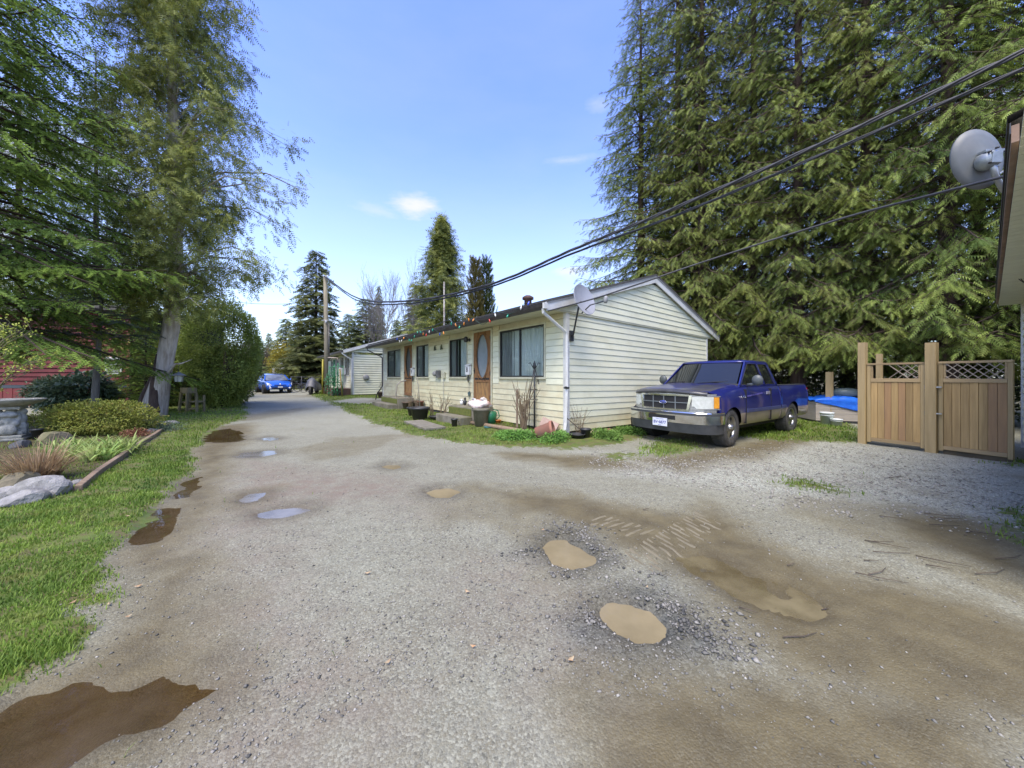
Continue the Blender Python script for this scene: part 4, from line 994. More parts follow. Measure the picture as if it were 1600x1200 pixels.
MB().tube([(-WB, -.8, .38), (-WB, .8, .38)], .05, 8).lathe([(.13, -.1), (.16, 0), (.13, .1)], 12, M=Matrix.Translation((-WB, 0, .38))).build('rear_axle', BLK, truck)
for s_ in (-1, 1): MB().box((-4.30, s_ * .87 - .05, .82), (-4.27, s_ * .87 + .05, 1.12)).build('taillight', mat('red_lens', (.4, .02, .02), None, .15), truck)
MB().box((-4.42, -.85, .45), (-4.29, .85, .60)).build('rear_bumper', CHROME, truck, bev=.01)
for s_ in (-1, 1):
    MB().box((-1.45, s_ * .38 - .26, .75), (-1.32, s_ * .38 + .26, 1.48)).build('seat', mat('seat_grey', (.10, .10, .11), None, .9), truck)
MB().tube([(-.75, .38 + .19 * math.cos(a), 1.16 + .17 * math.sin(a)) for a in [i * .45 for i in range(15)]], .014, 6).build('steering_wheel', BLK, truck)
# ------------------------------------------------------------------ vegetation generators
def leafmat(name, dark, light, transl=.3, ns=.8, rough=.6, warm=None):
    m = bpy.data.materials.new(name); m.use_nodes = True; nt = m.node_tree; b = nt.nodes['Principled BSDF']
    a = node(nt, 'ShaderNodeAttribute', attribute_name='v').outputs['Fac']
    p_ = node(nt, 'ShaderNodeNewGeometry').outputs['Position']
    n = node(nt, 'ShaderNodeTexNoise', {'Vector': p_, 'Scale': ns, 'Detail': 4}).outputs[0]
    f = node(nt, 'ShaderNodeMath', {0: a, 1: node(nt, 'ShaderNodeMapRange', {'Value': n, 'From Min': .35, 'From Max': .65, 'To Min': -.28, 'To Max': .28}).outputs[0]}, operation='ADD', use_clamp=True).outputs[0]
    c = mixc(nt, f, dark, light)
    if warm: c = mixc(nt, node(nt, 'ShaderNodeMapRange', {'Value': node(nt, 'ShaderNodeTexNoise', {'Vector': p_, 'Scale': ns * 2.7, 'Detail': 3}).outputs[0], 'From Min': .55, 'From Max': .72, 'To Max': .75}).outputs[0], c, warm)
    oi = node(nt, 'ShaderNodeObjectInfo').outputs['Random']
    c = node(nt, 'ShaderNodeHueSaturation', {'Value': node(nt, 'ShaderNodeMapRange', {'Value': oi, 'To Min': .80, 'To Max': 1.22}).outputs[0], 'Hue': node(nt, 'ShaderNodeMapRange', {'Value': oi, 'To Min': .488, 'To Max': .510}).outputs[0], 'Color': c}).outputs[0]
    nt.links.new(c, b.inputs['Base Color']); b.inputs['Roughness'].default_value = rough; b.inputs['Specular IOR Level'].default_value = .3
    tr = node(nt, 'ShaderNodeBsdfTranslucent', {0: c})
    mx = node(nt, 'ShaderNodeMixShader', {0: transl, 1: b.outputs[0], 2: tr.outputs[0]}); nt.links.new(mx.outputs[0], nt.nodes['Material Output'].inputs[0])
    return m
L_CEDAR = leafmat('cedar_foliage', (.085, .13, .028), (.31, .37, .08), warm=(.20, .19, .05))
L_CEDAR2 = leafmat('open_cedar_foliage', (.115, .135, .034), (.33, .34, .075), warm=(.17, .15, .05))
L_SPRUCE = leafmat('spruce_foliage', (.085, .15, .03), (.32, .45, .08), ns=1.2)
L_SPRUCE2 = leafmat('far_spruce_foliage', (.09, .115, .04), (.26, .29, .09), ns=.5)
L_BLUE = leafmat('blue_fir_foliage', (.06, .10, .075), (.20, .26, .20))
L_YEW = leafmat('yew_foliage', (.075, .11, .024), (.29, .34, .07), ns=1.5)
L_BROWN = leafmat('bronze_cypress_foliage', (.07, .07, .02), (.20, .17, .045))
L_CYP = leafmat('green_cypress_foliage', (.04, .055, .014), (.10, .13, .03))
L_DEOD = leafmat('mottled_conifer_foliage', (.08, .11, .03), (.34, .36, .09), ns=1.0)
BARK = mat('bark_brown', (.085, .055, .038), (.045, .030, .022), .95, scale=3, stretch=(5, 5, .8), bump=1.5, bscale=9)
BARKR = mat('bark_redbrown', (.11, .075, .055), (.055, .035, .026), .95, scale=3, stretch=(5, 5, .6), bump=1.5, bscale=9)
BARKP = mat('bark_pale', (.62, .57, .50), (.33, .28, .22), .9, scale=2.2, stretch=(4, 4, .7), bump=1.8, bscale=9, dirt=(.09, .07, .05))
BARKG = mat('bark_grey', (.20, .19, .17), (.12, .11, .10), .9, scale=3, stretch=(4, 4, .8), bump=.8)
TWIG = mat('twig_brown', (.11, .085, .06), (.06, .045, .035), .9, scale=4)

def tmpl_cedar(n=7):
    T = []
    for i in range(n):
        x = .08 + .82 * i / (n - 1); l = .40 * (1 - .55 * x)
        for s_ in (-1, 1):
            T.append([(x - .055, 0, .0), (x + .06, 0, .0), (x + l * .72, s_ * l * .78, -.05 - .10 * l)])
    T.append([(.82, -.035, 0), (.82, .035, 0), (1.12, 0, -.06)])
    T.append([(0, -.02, 0), (0, .02, 0), (.9, 0, 0)])
    return np.array(T)
def tmpl_spruce(n=9, wn=.05):
    T = []
    for i in range(n):
        x = .04 + .90 * i / (n - 1); l = .20 * (1 - .25 * x)
        for s_, up in ((-1, .02), (1, .02), (-.55, .13), (.55, .13)):
            T.append([(x - wn, 0, 0), (x + wn, 0, 0), (x + l * .75, s_ * l, up * (1 if abs(s_) < 1 else 0) + .01)])
    T.append([(.9, -.05, 0), (.9, .05, 0), (1.12, 0, .02)])
    T.append([(0, -.02, 0), (0, .02, 0), (.95, 0, 0)])
    return np.array(T)
def nrm(a): return a / (np.linalg.norm(a, axis=-1, keepdims=True) + 1e-9)
def place(T, pos, d, up, sc, v, widen=1.0):
    """copies of the template triangles T at pos, x axis along d, z near up"""
    d = nrm(d); s_ = nrm(np.cross(up, d)); n = np.cross(d, s_)
    Tt = T.reshape(-1, 3)
    Vv = pos[:, None, :] + sc[:, None, None] * (Tt[None, :, 0:1] * d[:, None, :] + widen * Tt[None, :, 1:2] * s_[:, None, :] + Tt[None, :, 2:3] * n[:, None, :])
    N = len(pos); k = len(Tt)
    F_ = np.arange(N * k).reshape(-1, 3)
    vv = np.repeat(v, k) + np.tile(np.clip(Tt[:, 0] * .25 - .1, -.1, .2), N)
    return Vv.reshape(-1, 3), F_, np.clip(vv, 0, 1)
def strands(P0, P1, r0, r1, k=3):              # many thin tapered bars at once
    d = nrm(P1 - P0); up = np.where(np.abs(d[:, 2:3]) > .9, np.array([[1., 0, 0]]), np.array([[0, 0, 1.]])); x = nrm(np.cross(d, up)); y = np.cross(d, x)
    vs_ = []
    for j in range(k):
        a = 2 * math.pi * j / k; o = x * math.cos(a) + y * math.sin(a)
        vs_ += [P0 + o * np.asarray(r0).reshape(-1, 1), P1 + o * np.asarray(r1).reshape(-1, 1)]
    Vv = np.stack(vs_, 1); N = len(P0); b = (np.arange(N) * 2 * k)[:, None]
    q = np.concatenate([b + np.array([[2 * j, 2 * ((j + 1) % k), 2 * ((j + 1) % k) + 1, 2 * j + 1]]) for j in range(k)], 0)
    return Vv.reshape(-1, 3), q
def conifer(name, seed, Ht, prof, base, nl, T, leaf, bark, sec_step=.34, tw=.26, twsc=.30, droop=(.1, -.75, .42), sdroop=.55, rt=.22, lean=(0, 0), secf=.42, jit=.15, tmin=.15, updir=(0, 0, 1), trunk_pts=None, limb_up=0, low_bare=0, wid=1.0, azr=None, lump=.0):
    r_ = np.random.default_rng(seed); C_, D_, U_, S_, Vv_ = [], [], [], [], []; B0, B1, R0, R1 = [], [], [], []
    az = r_.uniform(0, 6.28)
    def axis_at(z):
        if trunk_pts is None: return np.array([lean[0] * z, lean[1] * z, z])
        zz = [p[2] for p in trunk_pts]; return np.array([np.interp(z, zz, [p[0] for p in trunk_pts]), np.interp(z, zz, [p[1] for p in trunk_pts]), z])
    for i in range(nl):
        f = ((i + r_.random()) / nl) ** 1.0; z = base + (Ht - base) * f
        az += 2.399 + r_.uniform(-.3, .3)
        L = prof(z / Ht, az) * r_.uniform(.72, 1.12) * (1 + lump * (2 * float(vnoise(np.array(az % 6.283 * 1.1), np.array(z * .55), seed)) - 1))
        if L < .12: L = .12
        if azr is not None and not azr(z, az, r_): continue
        o = np.array([math.cos(az), math.sin(az), 0]); s_ = np.array([-o[1], o[0], 0])
        p0 = axis_at(z); ww = r_.uniform(-.25, .25); pk = r_.uniform(-.22, .28)
        def pt(t): return p0 + o * (L * t) + s_ * (ww * L * t * t) + np.array([0, 0, L * ((droop[0] + limb_up + pk) * t + droop[1] * t * t + droop[2] * t ** 3)])
        ts = np.linspace(0, 1, 6); pp = np.array([pt(t) for t in ts])
        br = .012 + .011 * L; lv = r_.uniform(-.18, .18)
        for a in range(5): B0.append(pp[a]); B1.append(pp[a + 1]); R0.append(br * (1 - .17 * a)); R1.append(br * (1 - .17 * (a + 1)))
        ns = max(2, int(L * (1 - tmin) / sec_step * 2))
        for j in range(ns):
            t = tmin + (1 - tmin) * (j + r_.random()) / ns
            c = pt(t); tang = pt(min(t + .05, 1.05)) - c; tang /= np.linalg.norm(tang) + 1e-9
            sg = -1 if j % 2 else 1
            sl = (secf * L * (1 - t) ** .8 + .28) * r_.uniform(.6, 1.15) * (1 - .35 * (t < .25))
            ang = r_.uniform(.65, 1.1)
            sd = tang * math.cos(ang) + s_ * sg * math.sin(ang); sd[2] -= sdroop * r_.uniform(.2, .9) * .6; sd /= np.linalg.norm(sd)
            nt_ = max(1, int(sl / tw))
            e = c + sd * sl + np.array([0, 0, -sdroop * .25 * sl])
            if sl > .35: B0.append(c); B1.append(e); R0.append(.008); R1.append(.003)
            for q in range(nt_):
                u = (q + .35 + r_.uniform(-.2, .2)) / nt_; pos = c + (e - c) * u
                for sgn in ((-1, 1) if q < nt_ - 1 else (0,)):
                    perp = np.cross(sd, [0, 0, 1]); 
                    dd = sd * r_.uniform(.6, 1.0) + perp * sgn * r_.uniform(.5, .9); dd[2] -= sdroop * r_.uniform(.1, 1.0)
                    C_.append(pos + r_.normal(0, .03, 3)); D_.append(dd); U_.append(np.array(updir) + r_.normal(0, .35, 3))
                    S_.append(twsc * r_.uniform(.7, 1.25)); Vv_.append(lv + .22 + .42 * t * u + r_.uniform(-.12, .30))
    C_, D_, U_, S_, Vv_ = map(np.array, (C_, D_, U_, S_, Vv_))
    Vx, Fx, Av = place(T, C_, D_, U_, S_, Vv_, wid)
    crown = mesh_np(name + '_crown', Vx, Fx, leaf, {'v': Av})
    bv, bq = strands(np.array(B0), np.array(B1), R0, R1)
    branches = mesh_np(name + '_branches', bv, bq, bark)
    tp = trunk_pts or [(lean[0] * z, lean[1] * z, z) for z in np.linspace(-.3, Ht, 12)]
    m_ = MB(); n = len(tp)
    rr = [rt * (1 - .93 * max(0, p[2]) / Ht) * (1.45 if p[2] < .1 else 1) for p in tp]
    m_.tube(tp, rr, 12, caps=False, wob=.08); trunk = m_.mesh(name + '_trunk', bark)
    return {'crown': crown, 'branches': branches, 'trunk': trunk}
def tree(name, label, parts, loc, rz=0, sc=1.0, sz=None, group=None, cat='tree'):
    t = thing(name, label, cat, (loc[0], loc[1], zat(loc[0], loc[1]) - .05), rz, group)
    t.scale = (sc, sc, sz or sc)
    for k in ('trunk', 'branches', 'crown'):
        if k in parts: link(k, parts[k], t)
    return t
cone = lambda r0, tip=.15, p=.8: (lambda f, az: r0 * (max(0, 1 - f) ** p) * (1 if f > .12 else .8 + 1.7 * f) + tip * (1 - f))
def broad(name, seed, n, leaf, rad=(1, 1, 1), size=.06, lump=.25, ls=2.2, shell=.35, shape=None, elong=1.0, flat=.35, droop=0):
    r_ = np.random.default_rng(seed); d = nrm(r_.normal(0, 1, (n, 3)))
    az = np.arctan2(d[:, 1], d[:, 0])
    lum = 1 + lump * (fbm(az * ls * .7 + 9, d[:, 2] * ls * 1.6, 1.0, 3, seed) * 2 - 1) + .45 * lump * (vnoise(az * 5, d[:, 2] * 6, seed + 4) * 2 - 1)
    rr = (1 - shell * r_.random(n) ** 1.6) * lum
    pos = d * rr[:, None]
    if shape is not None: pos = shape(pos)
    pos = pos * np.array(rad)
    T = np.array([[(0, 0, 0), (.5, -.26, .04), (1, 0, -.04)], [(0, 0, 0), (1, 0, -.04), (.5, .26, .04)]], float); T[:, :, 0] *= elong
    dd = d + r_.normal(0, .6, (n, 3)); dd[:, 2] -= droop; up = d * flat + np.array([0, 0, .8]) + r_.normal(0, .35, (n, 3))
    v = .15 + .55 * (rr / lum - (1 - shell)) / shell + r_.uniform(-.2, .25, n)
    Vx, Fx, Av = place(T, pos, dd, up, size * r_.uniform(.7, 1.3, n), v)
    return mesh_np(name, Vx, Fx, leaf, {'v': Av})
def bare(name, seed, Ht, bark, r0=.12, spread=.55, depth=5, nb=3, up=.35):
    r_ = random.Random(seed); P0, P1, A0, A1 = [], [], [], []
    def grow(p, d, L, rad, k):
        n = 3 if k else 4; q = p
        for i in range(n):
            d2 = (d + Vector((r_.uniform(-.12, .12), r_.uniform(-.12, .12), r_.uniform(-.05, .1) + (up * .12 if k else 0)))).normalized()
            e = q + d2 * (L / n); P0.append(q[:]); P1.append(e[:]); A0.append(rad * (1 - .5 * i / n)); A1.append(rad * (1 - .5 * (i + 1) / n))
            if k < depth and (i or k):
                for _ in range(nb if i == n - 1 else 1 + (r_.random() < .5)):
                    a = r_.uniform(0, 6.28); x = d2.orthogonal().normalized(); y = d2.cross(x)
                    s_ = spread * r_.uniform(.6, 1.3)
                    grow(e, (d2 + (x * math.cos(a) + y * math.sin(a)) * s_ + Vector((0, 0, up * .4))).normalized(), L * r_.uniform(.45, .68), rad * .48, k + 1)
            q = e; d = d2
    grow(Vector((0, 0, -.1)), Vector((0, 0, 1)), Ht * .5, r0, 0)
    v_, q_ = strands(np.array(P0), np.array(P1), A0, A1)
    return mesh_np(name, v_, q_, bark)

TC, TC5, TS, TS2 = tmpl_cedar(8), tmpl_cedar(5), tmpl_spruce(5, .07), tmpl_spruce(5, .09)
# --- the row of tall cedars behind the cream house
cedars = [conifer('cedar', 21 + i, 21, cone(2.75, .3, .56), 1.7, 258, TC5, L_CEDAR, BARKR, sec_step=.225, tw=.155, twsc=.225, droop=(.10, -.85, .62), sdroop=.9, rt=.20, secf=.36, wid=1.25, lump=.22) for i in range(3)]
row = [(10.0, 4.3, 0, 1.25, 1.03), (10.6, 2.7, 1, 1.12, 1.35), (9.9, 1.3, 2, 1.0, 1.4), (10.7, -.4, 0, 1.0, 1.35), (10.1, -2.0, 1, 1.0, 1.3), (10.5, -3.7, 2, 1.0, 1.36), (10.0, -5.4, 0, 1.0, 1.30), (10.4, -7.2, 1, 1.05, 1.3), (10.0, -9.2, 2, 1.0, 1.25),
       (13.4, 3.2, 2, 1.0, .98), (13.2, .4, 0, 1.0, 1.0), (13.5, -2.8, 1, 1.1, 1.0), (13.2, -6.0, 2, 1.1, .98)]
words_ = ['leftmost tall cedar of the row, its ragged edge against the open sky', 'tall cedar behind the roof ridge, second from the left of the front row', 'tall cedar rising behind the right slope of the gable', 'tall cedar behind the right eave corner of the cream house', 'tall cedar behind the cab of the pickup', 'tall cedar behind the bed of the pickup', 'tall cedar behind the blue tarp heap', 'tall cedar behind the left wooden gate', 'tall cedar behind the right wooden gate, next to the neighbouring eave',
          'cedar of the back row showing through beside the leftmost cedar', 'cedar of the back row showing between the cedars behind the gable', 'cedar of the back row showing between the cedars behind the pickup', 'cedar of the back row showing between the cedars behind the gates']
for (x, y, k, s_, sz), lb in zip(row, words_):
    p = hp(x, y, 0); tree('cedar_tree', lb, cedars[k], p, x * 7 + y * 3.1, s_, sz, 'tall cedars behind the cream house')
# --- open cedar with the pale leaning trunk on the left
c0 = g(243, 652)
tp = [(-.25, 0, -.3), (-.05, 0, .2), (.18, .05, 1.5), (.45, .1, 3.2), (.62, .1, 5), (.6, .1, 8), (.55, 0, 12), (.6, 0, 16), (.6, 0, 20)]
def clump_tree(name, seed, tp, ncl, nsp, T, leaf, bark, rt, prof, z0, z1, sc=.28, crad=(.55, .38)):
    r_ = np.random.default_rng(seed); zz = [p[2] for p in tp]; C_, D_, U_, S_, Vv_ = [], [], [], [], []; B0, B1, R0, R1 = [], [], [], []; az = 0
    for i in range(ncl):
        f = (i + r_.random()) / ncl; z = z0 + (z1 - z0) * f; az += 2.399 + r_.uniform(-.5, .5); o = np.array([math.cos(az), math.sin(az), 0]); L = prof(f, az) * r_.uniform(.35, 1.12)
        L *= .7 + .6 * float(vnoise(np.array(az % 6.283), np.array(z * .6), seed))
        tz = z + r_.uniform(-.2, .6) ; q0 = np.array([np.interp(z - .25 * L, zz, [p[0] for p in tp]), 0, z - .25 * L]); c = np.array([np.interp(tz, zz, [p[0] for p in tp]), 0, tz]) + o * L
        m1 = q0 + (c - q0) * .35 + [0, 0, .18 * L]; m2 = q0 + (c - q0) * .72 + [0, 0, .16 * L]
        pts_ = [q0, m1, m2, c + o * .25 - [0, 0, .15]]
        for a_ in range(3): B0.append(pts_[a_]); B1.append(pts_[a_ + 1]); R0.append((.014 + .011 * L) * (1 - .28 * a_)); R1.append((.014 + .011 * L) * (1 - .28 * (a_ + 1)))
        lv = r_.uniform(-.15, .2); cr = crad[0] * r_.uniform(.7, 1.35) * min(1, .2 + L)
        for s_i in range(3):
            cc = (m2 if s_i == 0 else c) + r_.normal(0, cr * .55, 3) * [1, 1, .5]
            B0.append(m2 if s_i else m1); B1.append(cc); R0.append(.012); R1.append(.004)
            n = int(nsp / 3 * r_.uniform(.6, 1.4)); P_ = cc + r_.normal(0, 1, (n, 3)) * [cr * .55, cr * .55, crad[1] * .8] - [0, 0, .12]
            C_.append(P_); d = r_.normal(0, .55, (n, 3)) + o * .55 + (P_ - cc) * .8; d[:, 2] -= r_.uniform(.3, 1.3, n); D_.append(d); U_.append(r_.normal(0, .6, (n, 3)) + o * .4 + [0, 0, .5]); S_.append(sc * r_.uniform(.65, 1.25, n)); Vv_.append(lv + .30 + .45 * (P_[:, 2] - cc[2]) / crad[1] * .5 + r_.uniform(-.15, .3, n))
    Vx, Fx, Av = place(T, np.concatenate(C_), np.concatenate(D_), np.concatenate(U_), np.concatenate(S_), np.concatenate(Vv_), 1.5)
    bv, bq = strands(np.array(B0), np.array(B1), R0, R1); m_ = MB(); H_ = tp[-1][2]
    m_.tube(tp, [rt * (1 - .9 * max(0, p[2]) / H_) * (1.4 if p[2] < .4 else 1) for p in tp], 14, caps=False, wob=.10)
    return {'crown': mesh_np(name + '_crown', Vx, Fx, leaf, {'v': Av}), 'branches': mesh_np(name + '_branches', bv, bq, bark), 'trunk': m_.mesh(name + '_trunk', bark)}
pr = lambda f, az: (1.75 + 2.2 * max(0, math.cos(az - .15)) * (1 if f < .5 else .55) + .6 * max(0, -math.cos(az))) * (.35 + .65 * min(1, f * 3.5 + .25)) * (1 - .35 * f)
opc = clump_tree('open_cedar', 78, tp, 260, 118, tmpl_cedar(4), L_CEDAR2, BARKP, .25, pr, 3.6, 19.5, .26, (.40, .36))
oc = tree('open_cedar_tree', 'tall open cedar with a pale split leaning trunk at the lawn edge', opc, c0, 0)
m_ = MB()
for dx, dy, zz in ((-.42, -.12, 1.25), (-.30, .2, .9), (.16, -.22, 1.7)): m_.tube([(dx - .16, dy * 1.8, -.15), (dx, dy, .25), (dx * .6, dy * .6, zz * .7), (dx * .2 + .1, dy * .2, zz * 1.3)], [.22, .15, .12, .06], 9, wob=.12)
m_.build('buttress_root', BARKR, oc)
m_ = MB(); m_.tube([(.30, -.05, 1.45), (.6, -.15, 1.58), (.88, -.2, 1.86), (1.1, -.2, 1.88), (1.45, -.2, 2.02)], [.05, .042, .035, .025, .008], 6); m_.build('bare_branch', BARKP, oc)
for px, Y, k, lb in ((30, 21, 0, 'tall conifer behind the red trailer, near the left edge'), (150, 24, 1, 'tall conifer behind the red trailer, beside the open cedar'), (-150, 19, 2, 'tall conifer behind the red trailer, outermost to the left')):
    tree('cedar_tree', lb, cedars[k], ((px - 800) / FPX * Y, Y, 0), px, 1.2, 1.15, 'tall conifers behind the red trailer')
# --- big spruce at the left edge
pr = lambda f, az: 4.9 * (1 - f) ** .75 * (.72 + .28 * min(1, f * 7))
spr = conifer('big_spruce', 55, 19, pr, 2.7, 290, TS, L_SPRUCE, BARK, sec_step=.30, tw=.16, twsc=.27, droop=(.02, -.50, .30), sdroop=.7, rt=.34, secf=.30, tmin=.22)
tree('spruce_tree', 'big dark green spruce at the left edge, boughs hanging over the red trailer', spr, (-13.7, 8.7, 0), .4)
# --- thin trunk with grey-blue boughs beside the red trailer
c1 = g(146, 657)
bf = conifer('blue_fir', 91, 6.5, lambda f, az: 2.0 * (1 - f) ** .6, 2.5, 60, TS, L_BLUE, BARKG, sec_step=.3, tw=.15, twsc=.24, droop=(.1, -.1, -.1), sdroop=.2, rt=.10, secf=.3, tmin=.2, lean=(.07, 0))
tree('fir_tree', 'slim fir with a pale thin trunk and flat grey-green boughs before the red trailer', bf, c1, 0)
dk = conifer('dark_fir', 92, 5.2, lambda f, az: 1.5 * (1 - f) ** .5, .5, 100, TS, L_SPRUCE, BARK, sec_step=.3, tw=.15, twsc=.25, droop=(.1, -.35, .1), sdroop=.4, rt=.09, secf=.3, tmin=.1)
for (px, Y, s_, lb) in ((205, 15.5, 1.0, 'small dark fir between the pale thin trunk and the open cedar'), (228, 13.6, .75, 'low dark fir boughs pressed against the open cedar trunk')):
    tree('young_fir_tree', lb, dk, ((px - 800) / FPX * Y, Y, 0), px, s_, group='small dark firs by the red trailer')
# --- rounded yew beside the lane
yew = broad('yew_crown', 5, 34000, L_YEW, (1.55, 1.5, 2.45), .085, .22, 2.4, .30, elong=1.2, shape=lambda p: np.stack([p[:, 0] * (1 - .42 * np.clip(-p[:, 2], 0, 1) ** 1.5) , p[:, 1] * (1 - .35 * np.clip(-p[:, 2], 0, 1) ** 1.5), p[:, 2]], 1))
py_ = g(322, 640)
yt = thing('yew_tree', 'broad rounded dark evergreen bulging over the lane edge', 'tree', (py_.x, py_.y + .9, 0))
link('crown', yew, yt, None, (0, 0, 2.35)) if False else link('crown', yew, yt, (0, 0, 2.4))
MB().tube([(0, 0, -.1), (.1, 0, 1.2), (0, .1, 2.6)], [.16, .12, .05], 8).tube([(.1, 0, 1), (.6, -.3, 2.2), (.9, -.3, 3)], [.07, .05, .02], 6).build('trunk', BARK, yt)
yew2 = broad('shrub_crown', 6, 15000, L_YEW, (1.0, 1.0, 1.25), .08, .3, 2.2, .4, elong=1.2)
for px, Y, lb, s_ in ((268, 16.5, 'dark evergreen bush behind the lantern by the cedar trunk', 1.35), (240, 19, 'dark evergreen bush farther back behind the cedar trunk', 1.6), (352, 17.2, 'upper dark evergreen bush at the far side of the yew', 1.2)):
    t = thing('evergreen_bush', lb, 'bush', ((px - 800) / FPX * Y, Y, rise(Y)), px); t.scale = (s_,) * 3; link('crown', yew2, t, (0, 0, 1.15)); MB().tube([(0, 0, -.1), (0, 0, 1.2)], [.07, .03], 6).build('trunk', BARK, t)
# --- middle-distance and far conifers
sp2 = [conifer('mid_spruce', 31 + i, 15, cone(2.9, .2, .72), .7, 190, TS2, L_SPRUCE2, BARK, sec_step=.34, tw=.30, twsc=.62, droop=(.0, -.45, .3), sdroop=.6, rt=.2, secf=.34, wid=2.1, lump=.2, tmin=.1) for i in range(2)]
spx = {k: v for k, v in sp2[0].items()}
deo = clump_tree('deodar', 41, [(0, 0, z) for z in np.linspace(-.3, 15, 8)], 330, 34, tmpl_cedar(4), L_DEOD, BARKG, .2, lambda f, az: 2.6 * (1 - f) ** .95 + .02, .8, 14.9, .40, (.34, .28))
def far(px, ytop, Y, k, lb, wide=1.0, group=None, nm='spruce_tree', parts=None, mesh_h=15):
    h = (HORI - ytop) * Y / FPX + EYE - rise(Y); s_ = h / mesh_h
    return tree(nm, lb, parts or sp2[k], ((px - 800) / FPX * Y, Y, 0), px, s_ * wide, s_, group)
far(494, 391, 36, 0, 'tall dark spruce behind the utility pole', 1.4)
far(447, 497, 40, 1, 'shorter spruce left of the tall spruce, above the yellow shrub', 1.6)
far(420, 520, 50, 0, 'small spruce between the blue car and the short spruce', 1.1)
far(388, 504, 52, 1, 'narrow dark spruce above the brown brush at the end of the lane', .7)
far(470, 505, 44, 1, 'spruce just left of the tall spruce, half hidden by it', 1.6)
far(572, 466, 40, 1, 'bushy conifer between the utility pole and the bare trees', 1.7)
far(545, 490, 44, 0, 'low conifer right of the utility pole over the far roof', 1.7)
far(592, 446, 46, 0, 'spire-topped conifer behind the bare trees', .62)
far(691, 340, 27, 0, 'mottled yellow-green conifer standing behind the far end of the cream house', 1.45, nm='conifer_tree', parts=deo)
far(652, 445, 40, 1, 'dark conifer half hidden behind the mottled conifer', 1.5)
cyp = conifer('cypress', 43, 8, lambda f, az: .62 * (min(1, f * 3 + .5)) * (1 - f) ** .4, .3, 330, TC, L_BROWN, BARK, sec_step=.2, tw=.2, twsc=.42, droop=(.9, .2, 0), sdroop=-.8, rt=.08, secf=.2, tmin=.1)
cyg = dict(cyp); cyg['crown'] = cyp['crown'].copy(); cyg['crown'].materials.clear(); cyg['crown'].materials.append(L_CYP)
far(743, 413, 24, 0, 'bronze columnar cypress behind the cream roof', 1.0, nm='cypress_tree', parts=cyp, mesh_h=8)
far(760, 412, 24.5, 0, 'green columnar cypress beside the bronze cypress', .95, nm='cypress_tree', parts=cyg, mesh_h=8)
fl = ['leftmost', 'second', 'third', 'fourth', 'fifth', 'sixth', 'seventh', 'eighth', 'ninth', 'tenth']
for i, (px, yt_) in enumerate(((-140, 420), (-20, 430), (60, 450), (130, 440), (190, 455), (300, 500), (345, 510), (399, 522), (515, 520), (620, 500))):
    far(px, yt_, 58 + 3 * (i % 3), i % 2, f'distant dark conifer beyond the lane, {fl[i]} from the left', 1.3, 'distant conifers beyond the lane')
bt = [bare('bare_crown', 61 + i, 10, BARKG, .11, .55, 4, 3) for i in range(2)]
def baretree(px, ytop, Y, k, lb, s_=1.0, group=None):
    h = (HORI - ytop) * Y / FPX + EYE - rise(Y); t = thing('bare_tree', lb, 'tree', ((px - 800) / FPX * Y, Y, rise(Y)), px * 1.7, group); z = h / 11.2; t.scale = (z * s_, z * s_, z); link('branches', bt[k], t)
baretree(606, 405, 34, 0, 'large bare grey tree behind the far cream house', .8); baretree(641, 412, 32, 1, 'slender bare tree left of the mottled conifer', .6); baretree(585, 430, 38, 1, 'thin bare tree behind the spire-topped conifer', .8)
for i, (px, yt_) in enumerate(((374, 528), (383, 540), (392, 532), (402, 545), (411, 538), (423, 556), (432, 548))):
    baretree(px, yt_, 42 + i % 3, i % 2, f'thin leafless sapling in the brown brush at the lane end, {fl[i]} from the left', .55, 'leafless saplings at the lane end')
brush = leafmat('dry_brush', (.07, .055, .035), (.16, .13, .08)); yl = leafmat('yellow_shrub_leaf', (.22, .19, .02), (.42, .36, .04))
def bush(nm, lb, px, py, Y, mesh, z, s_=(1, 1, 1), rz=0, cat='bush', group=None):
    t = thing(nm, lb, cat, ((px - 800) / FPX * Y, Y, zat((px - 800) / FPX * Y, Y)), rz, group); o = link('leaves', mesh, t, (0, 0, z)); o.scale = s_; return t
bsh = broad('brush_leaves', 71, 5000, brush, (2.2, 1.2, 2.0), .16, .4, 2, .9)
for px, Y, s_, lb in ((380, 44, 1.4, 'brown leafless brush at the end of the lane, left clump'), (402, 43, 1.4, 'brown leafless brush behind the blue car'), (424, 46, 1.2, 'brown brush right of the blue car roof')):
    bush('brush', lb, px, 0, Y, bsh, 1.6 * s_, (s_, s_, s_), group='brown brush at the lane end')
bush('yellow_shrub', 'yellow flowering shrub below the short spruce', 440, 0, 37, broad('yellow_leaves', 72, 4500, yl, (1.3, 1.3, 2.2), .14, .4, 2, .6), 2.6)
